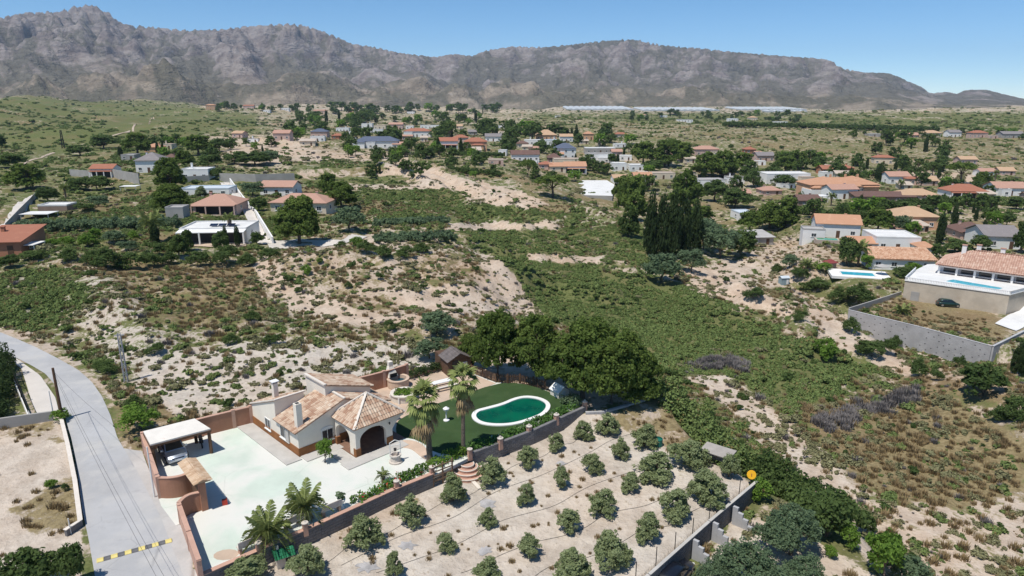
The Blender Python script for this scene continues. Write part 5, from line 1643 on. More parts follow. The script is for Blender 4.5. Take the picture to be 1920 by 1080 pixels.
for k in range(5): MB().tube([(1.27 * math.cos(k * 1.1 + 3.4), 1.27 * math.sin(k * 1.1 + 3.4), 0), (1.27 * math.cos(k * 1.1 + 3.4), 1.27 * math.sin(k * 1.1 + 3.4), .62)], .08, 8).build('baluster', M_WHITEP, pr)
p = U(832, 727)
pt = empty('picnic_table', (p.x, p.y, 0), R(32), 'white topped picnic table with two benches on the beige terrace', 'table')
MB().box((0, 0, .75), (2.5, .75, .07)).build('tabletop', M_WHITEP, pt)
for sy_ in (-.72, .72): MB().box((0, sy_, .44), (2.5, .28, .06)).build('bench_seat', M_COPING, pt)
for x in (-.9, .9):
    MB().box((x, 0, .36), (.12, 1.5, .08)).build('crossbar', M_WOOD, pt)
    for sy_ in (-1, 1): MB().beam((x, sy_ * .55, 0), (x, sy_ * .25, .72), .09).build('leg', M_WOOD, pt)
p = U(855, 697)
sh = empty('garden_shed', (p.x, p.y, 0), R(28), 'dark wooden shed with gabled roof at the corner of the terrace', 'shed')
SWX, SWY, SH0, SH1 = 2.6, 2.2, 1.75, 2.45
mb = MB()
pent = [(-SWX / 2, 0), (SWX / 2, 0), (SWX / 2, SH0), (0, SH1), (-SWX / 2, SH0)]
mb.add([(a, -SWY / 2, b) for a, b in pent] + [(a, SWY / 2, b) for a, b in pent], [(0, 1, 2, 3, 4), (9, 8, 7, 6, 5)] + [((i + 1) % 5, i, 5 + i, 5 + (i + 1) % 5) for i in range(5)])
mb.build('shed_wall', M_WOOD, sh)
for s_ in (-1, 1):
    e = Vector((s_ * (SWX / 2 + .2), 0, SH0 - .1)); t_ = Vector((0, 0, SH1 + .02)); d_ = (t_ - e)
    nrow = 5
    for k in range(nrow):
        a = e + d_ * (k / nrow); b = e + d_ * ((k + 1) / nrow + .05)
        MB().add([tuple(a + Vector((0, -SWY / 2 - .2, .09))), tuple(a + Vector((0, SWY / 2 + .2, .09))), tuple(b + Vector((0, SWY / 2 + .2, .05))), tuple(b + Vector((0, -SWY / 2 - .2, .05))), tuple(a + Vector((0, -SWY / 2 - .2, .03))), tuple(a + Vector((0, SWY / 2 + .2, .03))), tuple(b + Vector((0, SWY / 2 + .2, .02))), tuple(b + Vector((0, -SWY / 2 - .2, .02)))],
                 [(0, 1, 2, 3), (7, 6, 5, 4), (1, 0, 4, 5), (2, 1, 5, 6), (3, 2, 6, 7), (0, 3, 7, 4)]).build('roof_board', mat('grey_felt', (0.14, 0.12, 0.115), 0.9, 0.25, 2.0), sh)
MB().box((-.5, -SWY / 2 - .02, .85), (.7, .05, 1.7)).build('door', M_IRON, sh)
window(sh, (.55, -SWY / 2, 1.15), 0, .55, .55, 0)
MB().box((0, SWY / 2 + 1.0, .8), (2.4, 1.7, 1.6)).build('lean_to', M_WOOD, sh)

def picket_fence(pxs, label, m, h=0.95, rails=True, z=0.0):
    P = W0(pxs); c_ = P[0]
    f_ = empty('picket_fence', (c_[0], c_[1], z), 0, label, 'fence')
    pk = MB().box((0, 0, h / 2), (0.10, 0.025, h)).mesh('picket', m)
    po = MB().box((0, 0, (h + .12) / 2), (0.11, 0.11, h + .12)).mesh('post', M_WOOD)
    for a, b in zip(P[:-1], P[1:]):
        L = math.hypot(b[0] - a[0], b[1] - a[1]); an = math.atan2(b[1] - a[1], b[0] - a[0])
        n_ = int(L / 0.19)
        for i in range(n_):
            u_ = (i + .5) / n_
            link('picket', pk, f_, (a[0] + (b[0] - a[0]) * u_ - c_[0], a[1] + (b[1] - a[1]) * u_ - c_[1], random.uniform(0, .04)), an)
        link('post', po, f_, (a[0] - c_[0], a[1] - c_[1], 0), an)
        for zz in (.25, .75):
            MB().box((L / 2, 0.035, zz), (L, .03, .07)).build('rail', m, f_, (a[0] - c_[0], a[1] - c_[1], 0), an)
    link('post', po, f_, (P[-1][0] - c_[0], P[-1][1] - c_[1], 0), 0)
picket_fence([(884, 700), (905, 707), (930, 717)], 'wooden picket fence between the shed and the lawn corner', M_WOODL)
picket_fence([(930, 717), (952, 719), (975, 719), (1000, 724), (1022, 731)], 'dark picket fence along the shaded top of the lawn', M_WOOD)
p = U(1049, 741)
kb = empty('pump_house', (p.x, p.y, 0), R(35), 'small white hut with dark roof at the right end of the lawn', 'hut')
kb.scale = (.72, .72, .72)
MB().add([(a, -.9, b) for a, b in [(-.9, 0), (.9, 0), (.9, .9), (0, 1.5), (-.9, .9)]] + [(a, .9, b) for a, b in [(-.9, 0), (.9, 0), (.9, .9), (0, 1.5), (-.9, .9)]], [(0, 1, 2, 3, 4), (9, 8, 7, 6, 5)] + [((i + 1) % 5, i, 5 + i, 5 + (i + 1) % 5) for i in range(5)]).build('hut_wall', M_WHITE, kb)
for s_ in (-1, 1):
    MB().add([(s_ * 1.05, -1.05, .83), (s_ * 1.05, 1.05, .83), (0, 1.05, 1.55), (0, -1.05, 1.55), (s_ * 1.05, -1.05, .9), (s_ * 1.05, 1.05, .9), (0, 1.05, 1.62), (0, -1.05, 1.62)], [(0, 1, 2, 3), (7, 6, 5, 4), (1, 0, 4, 5), (2, 1, 5, 6), (3, 2, 6, 7), (0, 3, 7, 4)]).build('roof_slope', M_WHITEP if s_ < 0 else M_IRON, kb)
MB().box((0, -.92, .5), (.6, .04, .95)).build('door', M_FRAME, kb)

# orchard gate and the semicircular brick steps
ga_, gb_ = U(812, 893), U(848, 879)
an = math.atan2(gb_.y - ga_.y, gb_.x - ga_.x); gL = (gb_ - ga_).length
og = empty('orchard_gate', (ga_.x, ga_.y, ORCH_Z), an, 'tan wooden bar gate between the yard and the orchard', 'gate')
for x in (0, gL / 2, gL): MB().box((x, 0, .95), (.1, .1, 1.9)).build('gate_post', M_WOODL, og)
for zz in (.5, .9, 1.3, 1.7): MB().box((gL / 2, -.06, zz), (gL, .04, .09)).build('gate_bar', M_WOODL, og)
p = U(876, 868)
st = empty('garden_steps', (p.x, p.y, ORCH_Z), 0, 'semicircular brick steps leading down to the orchard', 'steps')
for k in range(4):
    rr_ = 1.45 - k * 0.30
    P = [(rr_ * math.cos(math.pi * (1.18 + i / 12)), rr_ * math.sin(math.pi * (1.18 + i / 12))) for i in range(13)]
    MB().prism(P, -0.2, 0.22 * (k + 1)).build('step', M_PINKR, st)
    MB().tube([(x, y, 0.22 * (k + 1) + .01) for x, y in P], .04, 6).build('step_edge', M_COPING, st)
pl_ = MB().box((0, 0, .06), (0.3, 2.2, .08), 0.5).build('plank', M_COPING, None, tuple(U(888, 905, ORCH_Z + .02)))
tag(pl_, 'pale plank lying on the orchard soil below the steps', 'plank')

# kennel-like hut with green tiled roof
p = U(534, 1056, ORCH_Z)
kn = empty('kennel', (p.x, p.y, ORCH_Z), R(32), 'little stone hut with green tiled roof against the retaining wall', 'hut')
kn.scale = (.72, .72, .72)
MB().box((0, 0, .55), (1.5, 1.1, 1.1)).build('hut_wall', M_STONE, kn)
MB().box((.3, -.56, .45), (.6, .03, .8)).build('doorway', M_BLACK, kn)
kd = MB(); kd.add([(-.9, -.75, 1.05), (.9, -.75, 1.05), (.9, 0, 1.6), (-.9, 0, 1.6), (-.9, .75, 1.05), (.9, .75, 1.05)], [(0, 1, 2, 3), (3, 2, 5, 4), (0, 3, 4), (1, 5, 2), (0, 4, 5, 1)]); kd.build('roof', T_GREEN, kn)
pl = [((-.92, -.78, 1.06), (1, 0, 0), (0, .75, .55), [(0, 0), (1.84, 0), (1.84, .96), (0, .96)]), ((-.92, .78, 1.06), (1, 0, 0), (0, -.75, .55), [(0, 0), (1.84, 0), (1.84, .96), (0, .96)])]
tag(link('roof_tile', tiles_mesh('roof_tile', pl, T_GREEN, 0.2, 0.3, 8), kn), kind='stuff')
MB().box((-.5, .1, 1.65), (.2, .2, .5)).build('chimney', M_WHITE, kn)

# tool shelter at the right of the orchard
p = U(1345, 868, ORCH_Z - .1)
ts = empty('tool_shelter', (p.x, p.y, ORCH_Z - .15), R(-38), 'grey lean-to shelter with flat roof at the right edge of the orchard', 'shelter')
ts.scale = (.75, .75, .8)
MB().box((0, .7, .75), (3.0, .12, 1.5)).build('back_wall', M_BLOCKL, ts)
for s_ in (-1.44, 1.44): MB().box((s_, -.1, .7), (.12, 1.5, 1.4)).build('side_wall', M_BLOCKL, ts)
MB().box((0, -.1, 1.53), (3.4, 2.1, .08), 0, Matrix.Rotation(0.06, 3, 'X')).build('roof', mat('fibre_cement', (0.36, 0.33, 0.30), 0.9, 0.12, 1.0), ts)
# yellow sign on the wall corner: disc with a dark mark
p = U(1408, 902, -0.75)
ys = empty('round_sign', (p.x, p.y, -0.75), R(-8), 'round orange-yellow sign on a post at the far corner of the orchard wall', 'sign')
MB().tube([(0, 0, -1.0), (0, 0, .2)], .04).build('post', M_IRON, ys)
M_SIGN = mat('orange_yellow_paint', (0.80, 0.42, 0.02), 0.6, 0.05, 2.0)
MB().lathe([(0, -.03), (.34, -.03), (.36, 0), (.34, .03), (0, .03)], 20).build('disc', M_SIGN, ys, (0, 0, .55), (R(70), 0, 0))
MB().box((0, -0.045, .55), (.06, .015, .24), 0, Matrix.Rotation(R(-20), 3, 'X')).build('mark', M_PLINTH, ys)
# dark car below the orchard wall
BLACKC = car_paint('black_paint', (0.010, 0.012, 0.02), 0.2)
p = U(1262, 1092, -2.6)
car((p.x, p.y, -2.55), R(52), BLACKC, 'black car parked below the orchard wall at the bottom edge', sc=0.95)
# water trough and barrel
p = U(1252, 838, ORCH_Z - .1)
o = MB().lathe([(.38, 0), (.42, .1), (.42, .7), (.35, .75), (.33, .6), (0, .6)], 14).build('plastic_tub', mat('green_plastic', (0.01, 0.13, 0.10), 0.5, 0.1, 2), None, tuple(U(1233, 836, ORCH_Z - .12)))
tag(o, 'green plastic tub beside an olive tree at the dry corner of the orchard', 'tub')
# ================================================================ houses and yards beyond
def z_at(px, py, y):
    d = ray(px, py)
    return CAM_H + d[2] * y / d[1]
W_WHITE = mat('bright_white_wall', (0.78, 0.77, 0.75), 0.85, 0.04, 0.4)
W_CREAM = mat('cream_wall', (0.66, 0.56, 0.43), 0.85, 0.07, 0.4)
W_PEACH = mat('peach_wall', (0.60, 0.36, 0.22), 0.85, 0.08, 0.4)
W_PINK = mat('pink_wall', (0.56, 0.40, 0.34), 0.85, 0.08, 0.4)
W_TERRA = mat('terracotta_wall', (0.38, 0.18, 0.11), 0.9, 0.1, 0.5)
W_GREY = mat('grey_wall', (0.36, 0.345, 0.325), 0.9, 0.1, 0.4)
W_BROWN = mat('brown_wall', (0.26, 0.19, 0.15), 0.9, 0.12, 0.4)
W_GREEN = mat('green_wall', (0.05, 0.27, 0.22), 0.8, 0.08, 0.4)
F_WHITE = mat('flat_white_roof', (0.66, 0.655, 0.64), 0.9, 0.08, 0.3)
F_BLUE = mat('pale_blue_roof', (0.52, 0.575, 0.62), 0.8, 0.06, 0.3)
F_GREY = mat('flat_grey_roof', (0.40, 0.385, 0.37), 0.9, 0.1, 0.3)
F_TAN = mat('flat_tan_roof', (0.48, 0.40, 0.33), 0.9, 0.1, 0.3)
M_PANEL = mat('solar_panel', (0.012, 0.02, 0.05), 0.15, 0.1, 2.0, spec=0.6)
M_VSHADE = mat('dark_veranda_shade', (0.03, 0.03, 0.032), 0.6, 0.2, 2.0)
WALLS = dict(w=W_WHITE, c=W_CREAM, p=W_PEACH, k=W_PINK, t=W_TERRA, g=W_GREY, b=W_BROWN, n=W_GREEN)
ROOFS = dict(red=T_RED, orange=T_ORANGE, mix=T_MIX, brown=T_BROWN, grey=T_GREY, pink=T_PINK, blue=T_BLUE, sand=T_SAND, fw=F_WHITE, fb=F_BLUE, fg=F_GREY, ft=F_TAN)
LAND = []         # (px, py, phrase) landmarks for labels
_winmesh = {}
def small_window(parent, x, y, z, rz, w, h, door=False):
    """window with frame, pane and sill as its own part (shared meshes, scaled)"""
    if not _winmesh:
        f = MB()
        for a in ((-.46, 0, 0, .08, .06, 1), (.46, 0, 0, .08, .06, 1), (0, 0, .46, .84, .06, .08), (0, 0, -.46, .84, .06, .08), (0, 0, 0, .05, .055, .84)):
            f.box((a[0], -.03, a[2]), (a[3], a[4], a[5]))
        f.box((0, -.05, -.54), (1.15, .14, .07))
        _winmesh['f'] = f.mesh('window', M_FRAME)
        _winmesh['p'] = MB().box((0, -.018, 0), (.86, .02, .86)).mesh('pane', M_GLASS)
        _winmesh['d'] = MB().box((0, -.02, 0), (1, .05, 1)).mesh('door', M_WOOD)
    if door:
        return link('door', _winmesh['d'], parent, (x, y, z), rz, (w, 1, h))
    o = link('window', _winmesh['f'], parent, (x, y, z), rz, (w, 1, h))
    link('pane', _winmesh['p'], o)
    return o

def roof_part(root, kind, W, D, z, rh, m, ov=0.45, tiles=False):
    mb = MB()
    a, b = W / 2 + ov, D / 2 + ov
    if kind == 'hip':
        rl = max(0.0, W - D) / 2 + 0.3
        V = [(-a, -b, z), (a, -b, z), (a, b, z), (-a, b, z), (-a, -b, z + .14), (a, -b, z + .14), (a, b, z + .14), (-a, b, z + .14), (-rl, 0, z + rh), (rl, 0, z + rh)]
        mb.add(V, [(3, 2, 1, 0), (0, 1, 5, 4), (1, 2, 6, 5), (2, 3, 7, 6), (3, 0, 4, 7), (4, 5, 9, 8), (5, 6, 9), (6, 7, 8, 9), (7, 4, 8)])
    elif kind == 'gable':
        V = []
        for x in (-a, a):
            V += [(x, -b, z), (x, b, z), (x, b, z + .14), (x, 0, z + rh + .14), (x, -b, z + .14), (x, 0, z + rh)]
        mb.add(V, [(0, 4, 3, 5), (5, 3, 2, 1), (6, 11, 9, 10), (11, 7, 8, 9), (4, 10, 9, 3), (3, 9, 8, 2), (0, 6, 10, 4), (1, 2, 8, 7), (0, 5, 11, 6), (5, 1, 7, 11)])
    elif kind == 'shed':
        V = [(-a, -b, z), (a, -b, z), (a, b, z + rh), (-a, b, z + rh), (-a, -b, z + .14), (a, -b, z + .14), (a, b, z + rh + .14), (-a, b, z + rh + .14)]
        mb.add(V, [(3, 2, 1, 0), (4, 5, 6, 7), (0, 1, 5, 4), (1, 2, 6, 5), (2, 3, 7, 6), (3, 0, 4, 7)])
    else:                # flat with parapet
        mb.box((0, 0, z + .06), (W - .3, D - .3, .12))
        for sx in (-1, 1): mb.box((sx * (W / 2 - .07), 0, z + .2), (.2, D + .06, .4))
        for sy in (-1, 1): mb.box((0, sy * (D / 2 - .07), z + .2), (W - .35, .2, .4))
    ro = mb.build('roof', m, root)
    if tiles and kind in ('gable', 'hip', 'shed'):
        pl = []
        n_ = Vector((0, 0, .14))
        if kind == 'gable':
            ev = Vector((0, b, rh)); pl = [((-a, -b, z + .14), (1, 0, 0), ev, [(0, 0), (2 * a, 0), (2 * a, ev.length), (0, ev.length)]), ((-a, b, z + .14), (1, 0, 0), (0, -b, rh), [(0, 0), (2 * a, 0), (2 * a, ev.length), (0, ev.length)])]
        elif kind == 'shed':
            ev = Vector((0, 2 * b, rh)); pl = [((-a, -b, z + .14), (1, 0, 0), ev, [(0, 0), (2 * a, 0), (2 * a, ev.length), (0, ev.length)])]
        else:
            rl = max(0.0, W - D) / 2 + 0.3; ev = Vector((0, b, rh - .14))
            pl = [((-a, -b, z + .14), (1, 0, 0), ev, [(0, 0), (2 * a, 0), (a + rl, ev.length), (a - rl, ev.length)]), ((-a, b, z + .14), (1, 0, 0), (0, -b, rh - .14), [(0, 0), (2 * a, 0), (a + rl, ev.length), (a - rl, ev.length)])]
            ev2 = Vector((a - rl, 0, rh - .14))
            pl += [((-a, -b, z + .14), (0, 1, 0), ev2, [(0, 0), (2 * b, 0), (b, ev2.length)]), ((a, -b, z + .14), (0, 1, 0), (-(a - rl), 0, rh - .14), [(0, 0), (2 * b, 0), (b, ev2.length)])]
        tag(link('roof_tile', tiles_mesh('roof_tile', pl, m, tiles, tiles * 1.5, 5), root), kind='stuff')
    return ro

HOUSE_NO = [0]
def house_px(px, py, wpx, hpx, D, rot, roof, wall, rm, label, phrase=None, rh=None, ver=0, chim=True, solar=False, wing=None, z=None, name='house', cat='house', tiles=False, win=True, sides=True):
    """house whose front foot is at px, py, wpx wide and with walls hpx high in the photograph; D metres deep"""
    p = G(px, py) if z is None else U(px, py, z)
    s = scale_at(p)
    W = wpx / s; H = max(1.9, hpx / s * 1.06)
    rz = R(rot)
    back = Vector((-math.sin(rz), math.cos(rz), 0))
    c = p + back * (D / 2)
    root = empty(name, (c.x, c.y, p.z), rz, label, cat)
    wm = WALLS[wall]; rmat = ROOFS[rm]
    rh = rh if rh is not None else D * 0.22
    dep = 4.0
    mb = MB()
    if roof == 'gable':
        pent = [(-D / 2, -dep), (D / 2, -dep), (D / 2, H), (0, H + rh * (D / 2) / (D / 2 + .45)), (-D / 2, H)]
        mb.add([(-W / 2, a, b) for a, b in pent] + [(W / 2, a, b) for a, b in pent], [(4, 3, 2, 1, 0), (5, 6, 7, 8, 9)] + [(i, (i + 1) % 5, 5 + (i + 1) % 5, 5 + i) for i in range(5)])
    elif roof == 'shed':
        k = rh * D / (D + .9) * 0.96
        mb.add([(-W / 2, -D / 2, -dep), (W / 2, -D / 2, -dep), (W / 2, D / 2, -dep), (-W / 2, D / 2, -dep), (-W / 2, -D / 2, H), (W / 2, -D / 2, H), (W / 2, D / 2, H + k), (-W / 2, D / 2, H + k)], [(3, 2, 1, 0), (4, 5, 6, 7), (0, 1, 5, 4), (1, 2, 6, 5), (2, 3, 7, 6), (3, 0, 4, 7)])
    else:
        mb.box((0, 0, (H - dep) / 2), (W, D, H + dep))
    mb.build('wall', wm, root)
    roof_part(root, roof, W, D, H + 0.003, rh, rmat, tiles=tiles)
    FOOT.append((c.x, c.y, 0.5 * math.hypot(W, D)))
    for q in (-.3, .3): FOOT.append((c.x + math.cos(rz) * W * q, c.y + math.sin(rz) * W * q, 0.35 * max(W, D)))
    st = 2 if H > 5.2 else 1
    hs = H / st
    if win:
        nw = max(2, min(5, int(W / 3.2)))
        k = 0
        for f in range(st):
            zc = hs * f + min(1.55, hs * .55)
            for i in range(nw):
                x = -W / 2 + W * (i + .5) / nw
                if ver and f == 0: continue
                if f == 0 and i == nw // 2: small_window(root, x, -D / 2, min(1.05, hs * .42), 0, 1.0, min(2.1, hs * .84), True)
                else: small_window(root, x, -D / 2, zc, 0, min(1.3, W / nw * .55), min(1.2, hs * .42))
            if sides:
                for sx, a in ((-1, -math.pi / 2), (1, math.pi / 2)):
                    small_window(root, sx * W / 2, -D * .12, zc, a, min(1.2, D * .25), min(1.1, hs * .4))
    if ver:              # veranda: dark sheet paints the shade behind white columns under a lean-to
        vh = min(2.5, hs * .92)
        MB().box((0, -D / 2 - .03, vh / 2), (W * .86, .06, vh * .9)).build('veranda_shade_sheet', M_VSHADE, root)
        MB().add([(-W / 2, -D / 2 - ver, vh), (W / 2, -D / 2 - ver, vh), (W / 2, -D / 2 - .002, vh + .25), (-W / 2, -D / 2 - .002, vh + .25), (-W / 2, -D / 2 - ver, vh + .16), (W / 2, -D / 2 - ver, vh + .16), (W / 2, -D / 2 - .002, vh + .42), (-W / 2, -D / 2 - .002, vh + .42)],
                 [(3, 2, 1, 0), (4, 5, 6, 7), (0, 1, 5, 4), (1, 2, 6, 5), (2, 3, 7, 6), (3, 0, 4, 7)]).build('veranda_roof', wm if roof == 'flat' else rmat, root)
        for i in range(max(3, int(W / 3.5)) + 1):
            n_ = max(3, int(W / 3.5))
            MB().box((-W / 2 + .15 + (W - .3) * i / n_, -D / 2 - ver + .15, vh / 2 - .5), (.28, .28, vh + 1)).build('column', wm, root)
        MB().box((0, -D / 2 - ver / 2, -1.4), (W + .2, ver, 2.9)).build('veranda_floor', F_TAN, root)
    if chim:
        x = W * (.22 if HOUSE_NO[0] % 2 else -.25)
        q = MB().box((0, 0, 0), (.6, .6, 2.0)).build('chimney', wm, root, (x, D * .12, H + max(0.6, rh * .6)))
        MB().box((0, 0, 1.05), (.8, .8, .1)).build('chimney_cap', rmat, q)
    if solar:
        for i in range(3):
            MB().box((0, 0, 0), (1.6, 1.0, .06), 0, Matrix.Rotation(.35, 3, 'X')).build('solar_panel', M_PANEL, root, (-W * .05 + i * 1.75, -D * .18, H + (.55 if roof == 'flat' else rh * .65)))
    if wing:             # (x offset share, width share, depth m, height share, roof, roof material, wall)
        for (xo, ws, d2, hsr, rk, r2, w2) in wing:
            w_ = W * ws; h_ = H * hsr
            g_ = empty('wing', (W * xo, -D / 2 - d2 / 2 + .01, 0), 0, parent=root)
            MB().box((0, 0, (h_ - dep) / 2), (w_, d2, h_ + dep)).build('wing_wall', WALLS[w2], g_)
            r0 = roof_part(g_, rk, w_, d2, h_ + .004, d2 * .25, ROOFS[r2], ov=.35)
            r0.name = 'wing_roof'
            small_window(g_, 0, -d2 / 2, min(1.5, h_ * .5), 0, min(1.4, w_ * .35), 1.1)
    HOUSE_NO[0] += 1
    LAND.append((px, py, phrase or label))
    return root

